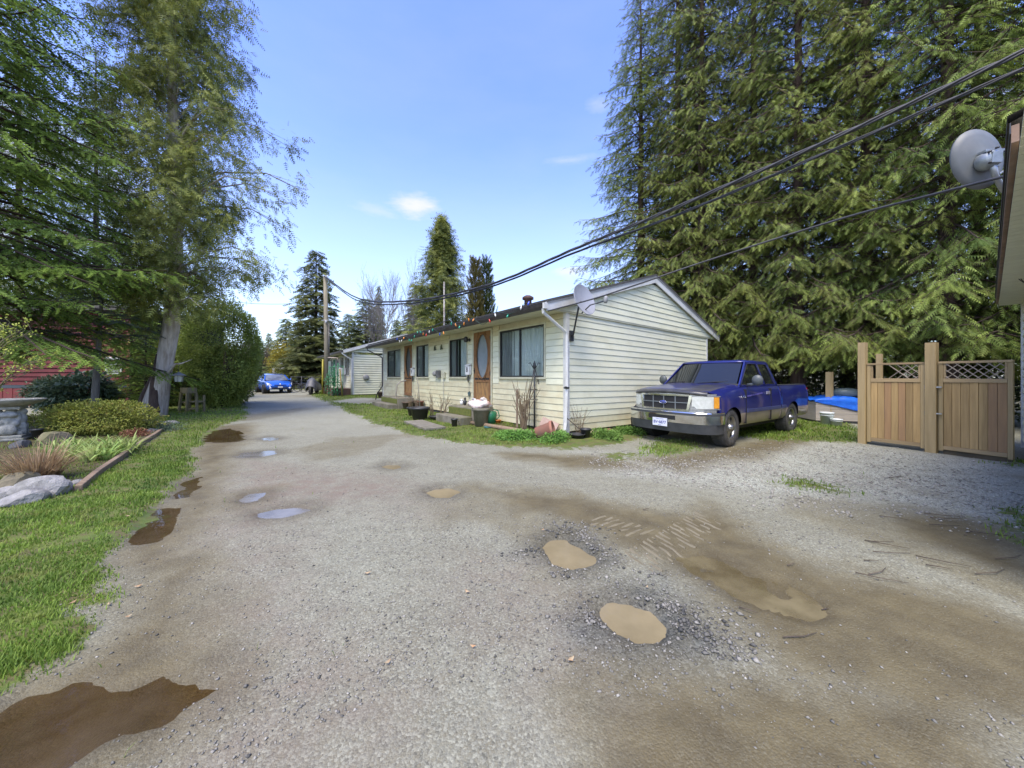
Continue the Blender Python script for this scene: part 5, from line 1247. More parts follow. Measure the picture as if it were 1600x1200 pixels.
# ------------------------------------------------------------------ utility pole and cables
POLEW = mat('pole_wood', (.27, .24, .17), (.17, .15, .10), .9, scale=2, stretch=(6, 6, .5), bump=.5, dirt=(.22, .22, .08))
pb = at(511, 600, 24.5); pb.z = rise(24.5)
pole = thing('utility_pole', 'weathered wooden utility pole with a meter box beside the lane', 'utility pole', pb)
MB().tube([(0, 0, -.2), (-.05, 0, 4), (-.12, 0, 8.35)], [.17, .15, .125], 14).build('pole', POLEW, pole)
MB().box((.16, -.14, 1.35), (.34, .12, 2.35)).build('meter_box', mat('box_greygreen', (.20, .26, .23), (.16, .2, .18), .5), pole, bev=.01)
MB().tube([(.24, 0, .1), (.24, 0, 1.35)], .03, 6).tube([(.17, -.02, 2.35), (.14, -.02, 5.0)], .025, 6).build('conduit', METG, pole)
MB().tube([(-.26, -.12, .0), (-.24, -.1, 2.5)], .055, 8).build('guard', mat('guard_yellow', (.38, .33, .03), (.22, .2, .04), .6, scale=3), pole)
MB().tube([(-.1, -.05, 2.62), (.85, -.1, 2.60)], .035, 6).tube([(.78, -.1, 2.6), (.85, -.1, 2.35)], .025, 6).build('cross_pipe', mat('pipe_bleached', (.5, .42, .36), None, .7), pole)
for dz in (8.2, 5.1): MB().lathe([(.03, -.09), (.06, -.06), (.04, 0), (.06, .05), (.03, .09)], 10).tube([(-.3, -.02, .12), (.3, -.02, .12)], .018, 5).build('insulator', mat('insulator_white', (.6, .62, .62), None, .25), pole, (.02, -.17, dz))
CBL = mat('cable_black', (.028, .028, .03), (.05, .05, .05), .5, scale=5)
def spline(pts, n=80):
    pts = [Vector(p) for p in pts]; out = []
    P_ = [pts[0] * 2 - pts[1]] + pts + [pts[-1] * 2 - pts[-2]]
    for i in range(1, len(P_) - 2):
        for j in range(n // (len(pts) - 1)):
            t = j / (n // (len(pts) - 1)); a, b, c, d = P_[i - 1:i + 3]
            out.append(.5 * ((2 * b) + (c - a) * t + (2 * a - 5 * b + 4 * c - d) * t * t + (-a + 3 * b - 3 * c + d) * t ** 3))
    return out + [pts[-1]]
def cable(label, pts, r, twist=0, group=None, n=90):
    q = spline(pts, n); o = q[0]
    t = thing('overhead_cable', label, 'cable', o, 0, group)
    if not twist: MB().tube([p - o for p in q], r, 6).build('cable', CBL, t)
    else:
        q2 = spline(pts, 260)
        for ph in (0, 2.1, 4.2):
            m_ = MB(); m_.tube([p - o + Vector((0, math.sin(ph + i * twist), math.cos(ph + i * twist))) * r * 1.15 for i, p in enumerate(q2)], r, 5); m_.build('strand', CBL, t)
top = pb + Vector((-.1, -.2, 8.3))
def Yl(px):
    k = (px - 800) / FPX; t = (k * 24.5 + 13) / (20.2 + 19.6 * k); return 24.5 - 19.6 * t
W1 = [(560, 466), (640, 470), (760, 446), (900, 388), (1050, 327), (1300, 217), (1600, 80), (1760, 2)]
cable('thick twisted power cable sagging from the pole, uppermost of the three', [top] + [at(a, b, Yl(a)) for a, b in W1], .021, .28)
W2 = [(560, 470), (640, 474), (760, 450), (900, 394), (1050, 339), (1300, 235), (1600, 107), (1760, 40)]
cable('thinner power cable running just beneath the thick twisted cable', [top + Vector((0, 0, -.05))] + [at(a, b, Yl(a) + .1) for a, b in W2], .016, .2)
W3 = [(856, 486, 7.55), (930, 466, 7.0), (1000, 443, 6.5), (1100, 409, 6.0), (1300, 346, 4.9), (1450, 306, 4.0), (1600, 268, 3.3), (1740, 235, 2.8)]
cable('single black service cable crossing in front of the gable to the near eave corner', [at(*a) for a in W3], .015)
ins = pb + Vector((0, -.2, 5.1))
cable('slack service cable from the pole to the far end of the near roof', [ins, at(560, 513, 22), at(600, 517, 20), at(660, 514, 18), at(700, 500, 16.2)], .014)
cable('slack service cable from the pole down to the far cream roof', [ins, at(545, 524, 24), at(575, 533, 24.5), at(592, 535, 25)], .014)
cable('thin guy cable from the pole top down over the far roof', [top, at(545, 462, 25), at(600, 512, 26)], .010)
cable('thin cable crossing the lane left of the pole, high over the blue car', [at(330, 468, 26), at(400, 474.5, 27), at(460, 474, 27.5), pb + Vector((0, 0, 6.9))], .016)
# mast in front of the mottled conifer
mp_ = at(694, 505, 22); m_ = MB().tube([(0, 0, -4.5), (0, 0, 2.6)], .055, 8).build('mast', METG, None, mp_); tag(m_, 'plain grey metal mast rising above the roof before the mottled conifer', 'mast')
# ------------------------------------------------------------------ other cream houses
def far_house(loc, L_, W_, label, wins, doors, base=.15, lapz=.16):
    h = thing('house', label, 'house', loc, HRZ); z0, zs = base, 3.0
    MB().box((.05, .05, -.3), (W_ - .05, L_ - .05, z0 + .1)).build('foundation', FOUND, h)
    m_ = MB(); n = int((zs - z0) / lapz)
    for k in range(n):
        z = z0 + k * lapz; zt = z + lapz - .016
        m_.add([(-.035, -.035, z), (W_ + .035, -.035, z), (W_ + .035, L_, z), (-.035, L_, z), (0, 0, zt), (W_, 0, zt), (W_, L_, zt), (0, L_, zt)], [(0, 1, 5, 4), (0, 4, 7, 3), (0, 3, 2, 1), (1, 2, 6, 5), (4, 5, 6, 7)])
    o = m_.build('siding', SID, h, kind='stuff')
    m_ = MB(); rz_ = 4.45; sl = (rz_ - zs) / (W_ / 2 + .6); z = zs
    while z < rz_ - .12:
        zt = z + lapz - .03; x0 = -.6 + (z - zs) / sl + .04; t0 = -.6 + (zt - zs) / sl + .04; x1 = W_ - x0; t1 = W_ - t0
        if t1 <= t0: break
        m_.add([(x0, -.085, z), (x1, -.085, z), (x1, .05, z), (x0, .05, z), (t0, -.045, zt), (t1, -.045, zt), (t1, .05, zt), (t0, .05, zt)], [(0, 1, 5, 4), (4, 5, 6, 7), (0, 3, 2, 1)]); z += lapz
    m_.build('gable', SID, h, kind='stuff')
    e_, r2, f_ = Vector((-.62, 0, zs + .05)), Vector((W_ / 2, 0, rz_)), Vector((W_ + .62, 0, zs + .05)); m_ = MB(); bb = MB()
    for p, q in ((e_, r2), (r2, f_)):
        up = Vector((0, 0, .07)); vs_ = [p + Vector((0, -.2, 0)), q + Vector((0, -.2, 0)), q + Vector((0, L_ + .2, 0)), p + Vector((0, L_ + .2, 0))]
        m_.add(vs_ + [v + up for v in vs_], [(3, 2, 1, 0), (4, 5, 6, 7), (0, 1, 5, 4), (1, 2, 6, 5), (2, 3, 7, 6), (3, 0, 4, 7)])
        w_ = [p + Vector((0, -.235, .05)), q + Vector((0, -.235, .05)), q + Vector((0, -.235, -.15)), p + Vector((0, -.235, -.15))]
        bb.add(w_ + [v + Vector((0, .03, 0)) for v in w_], [(3, 2, 1, 0), (4, 5, 6, 7), (0, 1, 5, 4), (2, 3, 7, 6), (1, 2, 6, 5), (3, 0, 4, 7)])
    rf = m_.build('roof', ROOFM, h); bb.build('bargeboard', TRIM, rf)
    MB().box((-.74, -.2, zs - .05), (-.62, L_ + .2, zs + .07)).build('gutter', DARKM, h)
    MB().box((-.62, -.05, zs - .012), (-.03, L_, zs + .0)).build('soffit', SOFF, h)
    MB().tube([(-.68, -.14, zs), (-.66, -.14, zs - .15), (-.12, -.1, zs - .5), (-.09, -.09, 1.2), (-.09, -.09, 0)], .05, 6).build('downspout', TRIM, h)
    MB().box((-.05, -.05, z0), (.06, .06, zs)).build('corner_board', TRIM, h)
    for a, b, c, d in wins:
        w_ = MB().box((-.05, a - .05, c - .05), (.0, b + .05, c)).box((-.05, a - .05, c), (.0, a, d)).box((-.05, b, c), (.0, b + .05, d)).box((-.05, a - .05, d), (.0, b + .05, d + .05)).box((-.06, (a + b) / 2 - .02, c), (-.03, (a + b) / 2 + .02, d)).build('window', TRIM, h)
        MB().box((-.035, a, c), (-.025, b, d)).build('pane', mat('far_pane', (.03, .035, .035), (.10, .12, .12), .08, scale=1.2, spec=.8), w_)
    for a, b, c, d, mt in doors:
        dd = MB().box((-.05, a, c), (-.02, b, d)).build('door', mt, h); MB().box((-.06, a - .07, c), (-.03, a, d)).box((-.06, b, c), (-.03, b + .07, d)).build('door_casing', TRIM, dd)
    return h
GRN = mat('door_green', (.02, .16, .06), None, .5)
h2 = far_house(Vector((-10.74, 23.5, rise(23.5) - .05)), 9.0, 7.3, 'small cream-sided house behind the utility pole, its gable beyond the near house', [(.8, 1.9, 1.45, 2.72), (2.5, 3.4, 1.45, 2.72), (4.0, 4.7, 1.45, 2.72), (6.6, 7.8, 1.45, 2.72)], [(5.1, 6.0, .6, 2.7, GRN)])
MB().box((-.45, 1.55, 1.5), (-.06, 2.2, 1.95)).build('air_conditioner', WHT, h2, bev=.02)
for y, r_ in ((.25, .2), (3.2, .2)):
    MB().lathe([(r_, 0), (r_, .08), (r_ * .7, .12), (.001, .12)], 12).build('vent_cover', GREYP, h2, (y + .6 if y < 1 else 4.3, -.03, 1.3 if y < 1 else 1.25), (R(90), 0, 0))
MB().box((-1.2, .1, 0), (-.03, 3.4, .55)).build('porch', mat('porch_brown', (.13, .07, .045), (.08, .05, .035), .8, scale=6), h2)
far_house(Vector((-19.9, 36.6, rise(36.6))), 8.0, 7.3, 'farthest cream house, mostly hidden behind the utility pole', [(.8, 1.6, 1.4, 2.6)], [])
t = thing('trellis_frame', 'green garden frame with climbing stems before the far house porch', 'trellis', g(521, 620))
for i in range(4): MB().tube([(-.3 + i * .28, .1 * (i % 2), 0), (-.3 + i * .28 + .04, .1 * (i % 2), 2.0 + .1 * (i % 3))], .03, 5).build('post', mat('frame_green', (.04, .22, .09), (.03, .14, .06), .5, scale=5), t)
MB().tube([(-.3, 0, 1.9), (.6, 0, 2.0)], .025, 5).tube([(-.3, 0, .9), (.6, 0, .95)], .025, 5).build('rail', MATS['frame_green'], t)
link('leaves', broad('trellis_leaves', 301, 700, leafmat('trellis_leaf', (.03, .14, .05), (.08, .3, .12)), (.5, .25, .9), .10, .3, 2, .9), t, (0, 0, 1.0))
o = MB().tube([(0, 0, 0), (-.16, 0, 1.8)], .04, 6).build('leaning_stake', mat('stake_ochre', (.32, .24, .05), (.2, .16, .05), .8, scale=4), None, g(535, 621)); tag(o, 'ochre stake leaning beside the green frame at the far porch', 'stake')
# ------------------------------------------------------------------ blue hatchback at the end of the lane
CARB = mat('car_blue', (.012, .10, .50), None, .2, .1, coat=.9, spec=.6)
def hatchback(loc, rz):
    t = thing('hatchback_car', 'bright blue compact hatchback parked at the end of the lane', 'car', loc, rz)
    hw = .85
    def zt(x): return np.interp(x, [-2.0, -1.95, -1.5, -.2, .7, 1.45, 1.85, 1.97], [.75, .95, 1.02, .98, .97, .88, .70, .5])
    st = list(np.linspace(-1.97, 1.95, 40)); m_ = MB(); K = 13; vs_ = []
    for x in st:
        q = 1 - .16 * max(0, (abs(x) - 1.35) / .6) ** 2; z1 = zt(x); z0 = .24 if abs(x) < 1.7 else .30; h = hw * q
        pr_ = [(h * .90, z0), (h * .98, z0 + .12), (h, .55), (h * .985, min(.75, z1 - .05)), (h * .93, z1 - .02), (h * .78, z1 + .015), (0, z1 + .05)]
        vs_ += [(x, y, z) for y, z in pr_] + [(x, -y, z) for y, z in pr_[:-1][::-1]]
    m_.add(vs_, [((i + 1) * K + j, i * K + j, i * K + j + 1, (i + 1) * K + j + 1) for i in range(len(st) - 1) for j in range(K - 1)], 0, True)
    m_.f.append(list(range(K))); m_.m.append(0); m_.sm.append(False); m_.f.append([(len(st) - 1) * K + j for j in range(K)][::-1]); m_.m.append(0); m_.sm.append(False)
    bo = m_.build('body', [CARB, BLK], t); mw = Matrix.Translation(loc) @ Matrix.Rotation(rz, 4, 'Z'); cs = []
    for ax_ in (1.25, -1.22):
        for s_ in (-1, 1):
            c = bmesh.new(); bmesh.ops.create_cone(c, cap_ends=True, segments=24, radius1=.34, radius2=.34, depth=.4); me = bpy.data.meshes.new('c'); c.to_mesh(me); c.free(); me.materials.append(BLK)
            co = bpy.data.objects.new('c', me); COL.objects.link(co); co.matrix_world = mw @ Matrix.Translation((ax_, s_ * .78, .31)) @ Matrix.Rotation(R(90), 4, 'X'); cs.append(co)
            md = bo.modifiers.new('a', 'BOOLEAN'); md.object = co; md.operation = 'DIFFERENCE'; md.solver = 'EXACT'; md.material_mode = 'TRANSFER'
    bpy.context.view_layer.update(); baked(bo)
    for c in cs: bpy.data.objects.remove(c)
    g_ = MB(); secs = [(.95, .74, .72), (.95 - .0, .98, .80), (.28, .66, 1.40), (-.2, .64, 1.47), (-.9, .62, 1.45), (-1.55, .60, 1.30), (-1.85, .70, 1.0)]
    gx = [(1.02, .80, .96), (.30, .64, 1.38), (-.25, .62, 1.47), (-1.0, .60, 1.45), (-1.5, .58, 1.33), (-1.85, .68, 1.0)]
    top_ = MB(); vs_ = [(x, s_ * y, z) for x, y, z in gx[1:5] for s_ in (1, .6, 0, -.6, -1)]
    top_.add([(x, y, z + (.025 if abs(y) < .5 else 0)) for x, y, z in vs_], [(i * 5 + j, (i + 1) * 5 + j, (i + 1) * 5 + j + 1, i * 5 + j + 1) for i in range(3) for j in range(4)], 0, True)
    top_.build('roof', CARB, t)
    MB().add([(1.02, .74, .97), (1.02, -.74, .97), (.30, -.60, 1.385), (.30, .60, 1.385), (1.10, 0, .98), (.38, 0, 1.40)], [(4, 1, 2, 5), (0, 4, 5, 3)], 0, True).build('windshield', mat('car_glass', (.20, .23, .26), (.08, .09, .1), .05, scale=1.5, spec=.8), t)
    MB().add([(-1.85, .68, 1.0), (-1.85, -.68, 1.0), (-1.5, -.58, 1.33), (-1.5, .58, 1.33)], [(0, 3, 2, 1)]).build('rear_window', VGLASS, t)
    for s_ in (1, -1):
        pts = [(.98, s_ * .80, .98), (.30, s_ * .635, 1.37), (-.25, s_ * .615, 1.45), (-1.0, s_ * .595, 1.43), (-1.5, s_ * .575, 1.31), (-1.85, s_ * .69, 1.0)]
        MB().add(pts, [(0, 1, 2, 3, 4, 5)[::s_]]).build('side_window', VGLASS, t)
        pm = MB()
        for a, b in ((0, 1), (4, 5)): pm.beam(pts[a], pts[b], .07, .06)
        pm.beam((-.35, s_ * .84, .98), (-.35, s_ * .61, 1.45), .06, .03); pm.beam(pts[1], pts[4], .04, .04); pm.build('pillar', CARB, t)
        MB().lathe([(.02, -.06), (.09, -.03), (.09, .03), (.02, .07)], 10).build('mirror', CARB, t, (.78, s_ * .95, 1.02), (R(90), 0, 0))
        hl = MB().add([(1.62, s_ * .80, .80), (1.86, s_ * .62, .70), (1.93, s_ * .50, .58), (1.80, s_ * .78, .58)], [(0, 1, 2, 3)[::s_]]); hl.v = [v + Vector((.03, s_ * .02, .02)) for v in hl.v]; hl.build('headlight', LENS, t)
        MB().lathe([(.07, 0), (.07, .03), (.001, .035)], 10).build('fog_light', WHT, t, (1.93, s_ * .62, .40), (0, R(90), 0))
    MB().box((1.93, -.52, .34), (1.985, .52, .44)).build('grille', BLK, t, bev=.01); MB().box((1.94, -.38, .60), (1.975, .38, .64)).build('upper_grille', BLK, t)
    MB().box((1.985, -.15, .42), (1.995, .15, .52)).build('licence_plate', WHT, t)
    MB().lathe([(.05, 0), (.05, .01), (.001, .012)], 12).build('badge', CHROME, t, (1.975, 0, .66), (0, R(90), 0))
    for ax_ in (1.25, -1.22):
        for s_ in (1, -1):
            w_ = link('wheel', tm, t, (ax_, s_ * .76, .30), (R(-90 * s_), 0, 0)); w_.scale = (.78, .78, .8); link('rim', rm, w_); link('brake_disc', bkm, w_)
    return t
ccar = at(428, 600, 27.6); ccar.z = zat(ccar.x, 27.6)
hatchback(ccar, R(-44))
# white trailer, rail fence, bicycles, covered motorcycle
tb = at(463, 600, 37); tb.z = rise(37)
t = thing('camper_trailer', 'long white camper trailer half hidden under the spruce boughs behind the blue car', 'trailer', tb)
MB().prism([(-2.6, .5), (2.6, .5), (2.6, 2.3), (2.1, 2.6), (-2.0, 2.6), (-2.6, 2.1)], 2.2, M=Matrix(((1, 0, 0, 0), (0, 0, 1, 0), (0, 1, 0, 0), (0, 0, 0, 1)))).build('shell', WHT, t, bev=.08)
for x in (-1.5, 1.2): MB().box((x - .5, -.02, 1.3), (x + .5, 0, 1.9)).build('window', BLK, t)
for x in (-.5, .5): link('wheel', tm, t, (x, .1, .38), (R(90), 0, 0))
t = thing('rail_fence', 'dark metal rail fence behind the parked bicycles', 'fence', at(455, 600, 30)); t.location.z = rise(30)
for i in range(4): MB().tube([(i * .9, 0, 0), (i * .9, 0, 1.25)], .035, 6).build('post', BLACKP, t)
MB().tube([(0, 0, 1.2), (2.7, 0, 1.15)], .03, 6).build('rail', BLACKP, t); MB().tube([(0, 0, .6), (2.7, 0, .58)], .015, 6).build('rail', BLACKP, t)
wheel_b = MB(); wheel_b.tube([(.33 * math.cos(a), 0, .33 * math.sin(a)) for a in [2 * math.pi * i / 24 for i in range(25)]], .022, 5)
wb_m = wheel_b.mesh('wheel', BLACKP); sp = MB()
for i in range(8): sp.tube([(0, 0, 0), (.32 * math.cos(i * .785), 0, .32 * math.sin(i * .785))], .003, 3)
sp_m = sp.mesh('spokes', METG)
def bike(loc, rz, mt, label, lean_=0):
    t = thing('bicycle', label, 'bicycle', loc, rz, 'bicycles beside the blue car')
    for x in (-.52, .52): w_ = link('wheel', wb_m, t, (x, 0, .35)); link('spokes', sp_m, w_)
    MB().tube([(-.52, 0, .35), (-.12, 0, .30), (.30, 0, .72), (-.20, 0, .74), (-.12, 0, .30)], .02, 5).tube([(-.52, 0, .35), (-.2, 0, .74)], .014, 5).tube([(.30, 0, .78), (.52, 0, .35)], .018, 5).build('frame', mt, t)
    MB().tube([(-.2, 0, .74), (-.23, 0, .88)], .013, 5).box((-.33, -.06, .88), (-.1, .06, .92)).build('saddle', BLACKP, t)
    MB().tube([(.30, 0, .75), (.27, 0, .95), (.33, .25, 1.0)], .013, 5).tube([(.27, 0, .95), (.33, -.25, 1.0)], .013, 5).build('handlebar', BLACKP, t)
bike(g(463, 613.5), R(12), mat('bike_black', (.03, .03, .035), None, .4), 'black bicycle leaning by the rail fence, next to the blue car')
bike(g(474, 612.5), R(-8), mat('bike_blue', (.04, .06, .14), None, .4), 'dark blue bicycle between the black bicycle and the red bicycle')
bike(g(484, 611.5), R(-30), mat('bike_red', (.3, .03, .02), None, .4), 'red bicycle behind the covered motorcycle')
mo = g(490, 616); t = thing('covered_motorcycle', 'motorcycle under a dark grey cover, its rear wheel showing, left of the pole', 'motorcycle', mo, R(-75))
cv = MB(); N2 = 14; vs_ = []
for i in range(N2 + 1):
    a = i / N2; x = -1.0 + 1.9 * a; h_ = np.interp(a, [0, .15, .4, .6, .75, 1], [.45, .85, .95, 1.05, 1.25, .6]); w_ = .30 + .12 * math.sin(a * 3.14)
    for j in range(9):
        q = math.pi * j / 8; vs_.append((x + .03 * math.sin(j * 3 + i), w_ * math.cos(q) * (1 + .08 * math.sin(i * 2.1 + j)), .28 + (h_ - .28) * math.sin(q) ** .7))
cv.add(vs_, [((i + 1) * 9 + j, i * 9 + j, i * 9 + j + 1, (i + 1) * 9 + j + 1)[::-1] for i in range(N2) for j in range(8)], 0, True); cv.build('cover', mat('cover_grey', (.05, .055, .06), (.09, .09, .10), .5, scale=4), t)
for x in (-.85, .65): w_ = link('wheel', tm, t, (x, 0, .32), (R(90), 0, 0)); w_.scale = (.82, .82, .6)
MB().box((-1.02, -.12, .55), (-1.0, .12, .70)).build('licence_plate', WHT, t)
o = MB().box((-.28, -.2, 0), (.28, .2, .42)).build('concrete_block', mat('block_pink', (.42, .28, .24), (.5, .36, .30), .9, scale=4), None, g(386, 606)); tag(o, 'pale pink concrete block on the grass at the end of the lane', 'block')
# ------------------------------------------------------------------ wooden gates on the right
WG1 = wood('fence_wood', (.29, .19, .075), (.43, .29, .12), rnd=.2, scale=7)
WG2 = wood('fence_wood_warm', (.36, .215, .095), (.27, .165, .08), rnd=.15, scale=7)
WGP = wood('post_wood', (.29, .215, .10), (.39, .29, .14), rnd=.12, scale=6)
WGH = wood('rail_wood', (.28, .20, .10), (.38, .28, .14), rnd=.15, scale=6, axis=0)
LAT = wood('lattice_wood', (.30, .25, .19), (.38, .32, .25), rnd=.15, scale=6, axis=0)
P1, P2, P3, P4 = Vector((7.34, 7.30, 0)), Vector((7.78, 6.466, 0)), Vector((8.085, 5.656, 0)), Vector((8.30, 5.42, 0))
def post(p, h_, w_, label, base=None):
    t = thing('gate_post', label, 'post', (p.x, p.y, zat(p.x, p.y) - .02), math.atan2(P3.y - P1.y, P3.x - P1.x), 'posts of the wooden gates')
    MB().box((-w_ / 2, -w_ / 2, -.1), (w_ / 2, w_ / 2, h_)).build('post', WGP, t, bev=.006); return t
post(P1, 2.12, .12, 'tall bare-topped post left of the left wooden gate'); pp2 = post(P2, 2.05, .14, 'tall bare-topped post between the two wooden gates')
post(P4, 1.64, .17, 'short thick post at the right end of the right wooden gate')
post(Vector((at(1374, 560, 8.6).x, 8.6, 0)), 1.98, .10, 'slim bare post standing behind the left wooden gate')
post(Vector((at(1296, 590, 10.6).x, 10.6, 0)), 1.55, .14, 'greenish short post behind the tarp heap')
def gate(a, b, nb, label, hinge, seed, nolat=0, kick=False):
    rr_ = random.Random(seed); d = (b - a); L_ = d.length; t = thing('wooden_gate', label, 'gate', (a.x, a.y, 0), math.atan2(d.y, d.x)); zt = 1.68
    def bx_(nm, x0, x1, z0, z1, y0, y1, mt): return MB().box((x0, y0, z0), (x1, y1, z1)).build(nm, mt, t, bev=.004)
    for x0 in (0, L_ - .055): bx_('stile', x0, x0 + .055, .06, zt - .04, -.02, .035, WGP)
    bx_('rail', 0, L_, zt - .038, zt, -.03, .045, WGH); bx_('rail', .057, L_ - .057, 1.30, 1.37, -.022, .03, WGH); bx_('rail', .057, L_ - .057, .085, .155, -.022, .03, WGH)
    bx_('stile', .057, .085, 1.372, zt - .04, -.012, .025, WGH); bx_('stile', L_ - .085, L_ - .057, 1.372, zt - .04, -.012, .025, WGH)
    w_ = (L_ - .114) / nb
    for i in range(nb):
        o = bx_('board', .057 + i * w_ + .002, .057 + (i + 1) * w_ - .002, .157, 1.298, -.008 + rr_.uniform(-.003, .003), .014, WG2 if rr_.random() < .3 else WG1)
    z0, z1 = 1.372, zt - .04; hh = z1 - z0; x0, x1 = .087, L_ - .087; st = .115
    for dr in (1, -1):
        k = -3
        while True:
            xa = x0 + k * st
            if xa > x1: break
            pa, pb_ = [xa, z0 if dr > 0 else z1], [xa + hh, z1 if dr > 0 else z0]
            if pa[0] < x0: f_ = (x0 - pa[0]) / (pb_[0] - pa[0]); pa = [x0, pa[1] + (pb_[1] - pa[1]) * f_]
            if pb_[0] > x1: f_ = (x1 - pa[0]) / (pb_[0] - pa[0]); pb_ = [x1, pa[1] + (pb_[1] - pa[1]) * f_]
            if pb_[0] > x0 and pb_[0] - pa[0] > .03 and not (nolat and xa < x0 + nolat):
                MB().beam((pa[0], .0 + dr * .0045, pa[1]), (pb_[0], .0 + dr * .0045, pb_[1]), .008, .036, up=(0, 1, 0)).build('lattice_slat', LAT, t)
            k += 1
    # beam() takes width across and height along up: slats lie flat in the panel
    if kick: bx_('kick_board', .05, L_, -.02, .08, .0, .03, mat('kick_dark', (.06, .05, .03), (.09, .07, .04), .9, scale=5))
    if hinge:
        for z in (1.215, .73): MB().box((-.16, -.055, z - .012), (.05, -.03, z + .012)).tube([(-.15, -.05, z - .04), (-.15, -.05, z + .04)], .016, 8).tube([(-.03, -.05, z - .03), (-.03, -.05, z + .03)], .013, 8).build('hinge', mat('galvanised', (.5, .5, .5), (.4, .4, .4), .35, .8, scale=9), t)
    return t
dL = (P2 - P1).normalized(); dR = (P3 - P2).normalized()
gate(P1 + dL * .07, P2 - dL * .08, 7, 'left wooden gate with a broken lattice strip on top', False, 3, nolat=.12)
gate(P2 + dR * .09, P3 + dR * .03, 7, 'right wooden gate with a complete lattice strip and metal hinges', True, 5, kick=True)
for z in (1.30, .56): tag(MB().box((-.10, -.01, -.012), (.14, .0, .012)).build('hinge_strap', mat('galvanised'), None, (P4.x - .02, P4.y - .09, z), (0, 0, math.atan2(-.24, .2))), f'{"upper" if z > 1 else "lower"} galvanised strap across the short thick end post', 'hinge')
# fence panel with crossed shingles behind the left gate, tarp heap, buckets
tb = at(1308, 655, 10.9); tb.z = 0
t = thing('tarp_heap', 'beige ribbed box under a rumpled blue tarp behind the pickup tail', 'tarp heap', tb, R(-14))
m_ = MB()
for k in range(8): m_.box((-.82, -.5 - .006 * (k % 2), .08 + k * .07), (.95, .5, .08 + k * .07 + .066))
m_.build('box_panel', mat('panel_beige', (.42, .37, .30), (.36, .32, .26), .6, scale=4), t)
MB().box((-.80, -.48, .0), (.93, .48, .08)).build('base', BLACKP, t)
def cloth(nx_, ny_, fn): 
    vs_ = [fn(i / nx_, j / ny_) for j in range(ny_ + 1) for i in range(nx_ + 1)]; m_ = MB()
    m_.add(vs_, [(j * (nx_ + 1) + i, j * (nx_ + 1) + i + 1, (j + 1) * (nx_ + 1) + i + 1, (j + 1) * (nx_ + 1) + i) for j in range(ny_) for i in range(nx_)], 0, True); return m_
def tarp(u, v):
    x = -.86 + 1.95 * u; n = fbm(np.array(x * 3.), np.array(v * 5.), 1.0, 4, 81) - .5
    front = .05 + .50 * u ** 1.0
    if v < .35: q = 1 - v / .35; return (x, -.53 - .03 * float(n), .70 - front * q + .05 * float(n))
    return (x, -.53 + (v - .35) / .65 * 1.1, .69 + .16 * float(n) + .06 * math.sin(u * 5) + .10 * u)
TARP = mat('tarp_blue', (.015, .10, .55), (.02, .16, .70), .35, scale=5, bump=.6, bscale=7)
sd = cloth(40, 24, tarp).build('tarp', TARP, t); sd.modifiers.new('s', 'SOLIDIFY').thickness = .006
MB().lathe([(.26, 0), (.30, .02), (.28, .16), (.22, .22), (.10, .25), (.001, .25)], 16).build('plastic_lid', mat('lid_grey', (.10, .14, .14), (.15, .19, .19), .4, scale=4), t, (.35, .2, .80)).scale = (1.2, .8, 1)
cy = cloth(10, 10, lambda u, v: (.95 + .10 * math.sin(v * 3), -.45 + .6 * u, .12 + .62 * v)).build('pale_sheet', mat('sheet_cyan', (.30, .55, .68), (.22, .45, .6), .4, scale=4), t); cy.modifiers.new('s', 'SOLIDIFY').thickness = .01
tb2 = g(1263, 652); t = thing('tarp_bundle', 'small crumpled blue tarp bundle beside the pickup rear wheel', 'tarp', tb2)
def bund(u, v):
    a = 2 * math.pi * u; ph = math.pi * v; r_ = .24 * (1 + .35 * math.sin(5 * a + 4 * ph) * math.sin(3 * ph)); return (r_ * 1.0 * math.cos(a) * math.sin(ph), r_ * .9 * math.sin(a) * math.sin(ph), .24 - .26 * math.cos(ph))
cloth(24, 14, bund).build('bundle', TARP, t)
BKT = mat('bucket_white', (.62, .66, .64), (.52, .56, .54), .4, scale=6)
def bucket(p, r_, h_, lb):
    t = thing('bucket', lb, 'bucket', (p.x, p.y, 0)); MB().lathe([(r_ * .82, 0), (r_ * .97, h_ * .9), (r_ * 1.04, h_ * .9), (r_ * 1.04, h_), (r_ * .98, h_), (r_ * .8, h_ * .12), (.001, h_ * .12)], 20).lathe([(r_ * 1.03, h_ * .76), (r_ * 1.03, h_ * .79), (r_ * .96, h_ * .79)], 20).build('pail', BKT, t)
    MB().tube([(r_ * math.cos(a), -r_ * .9 * math.sin(a) * .6 - .02, h_ * .88 - .5 * r_ * math.sin(a)) for a in [i * math.pi / 10 for i in range(11)]], .004, 4).build('handle', METG, t)
bucket(g(1292, 666), .155, .40, 'taller white bucket in front of the beige box'); bucket(g(1307, 668), .13, .24, 'shorter white bucket right of the tall one')
# ------------------------------------------------------------------ neighbouring house on the right: eave, soffit, wall and satellite dish
a_ = Vector((10.0, 7.17, 0)); dv = Vector((-.807, -.59, 0)); nv = Vector((.59, -.807, 0))   # dv: along the eave towards the camera, nv: into the house
rh = thing('house', 'neighbouring cream house at the right edge, only its eave and a strip of wall showing', 'house', a_, math.atan2(dv.y, dv.x))
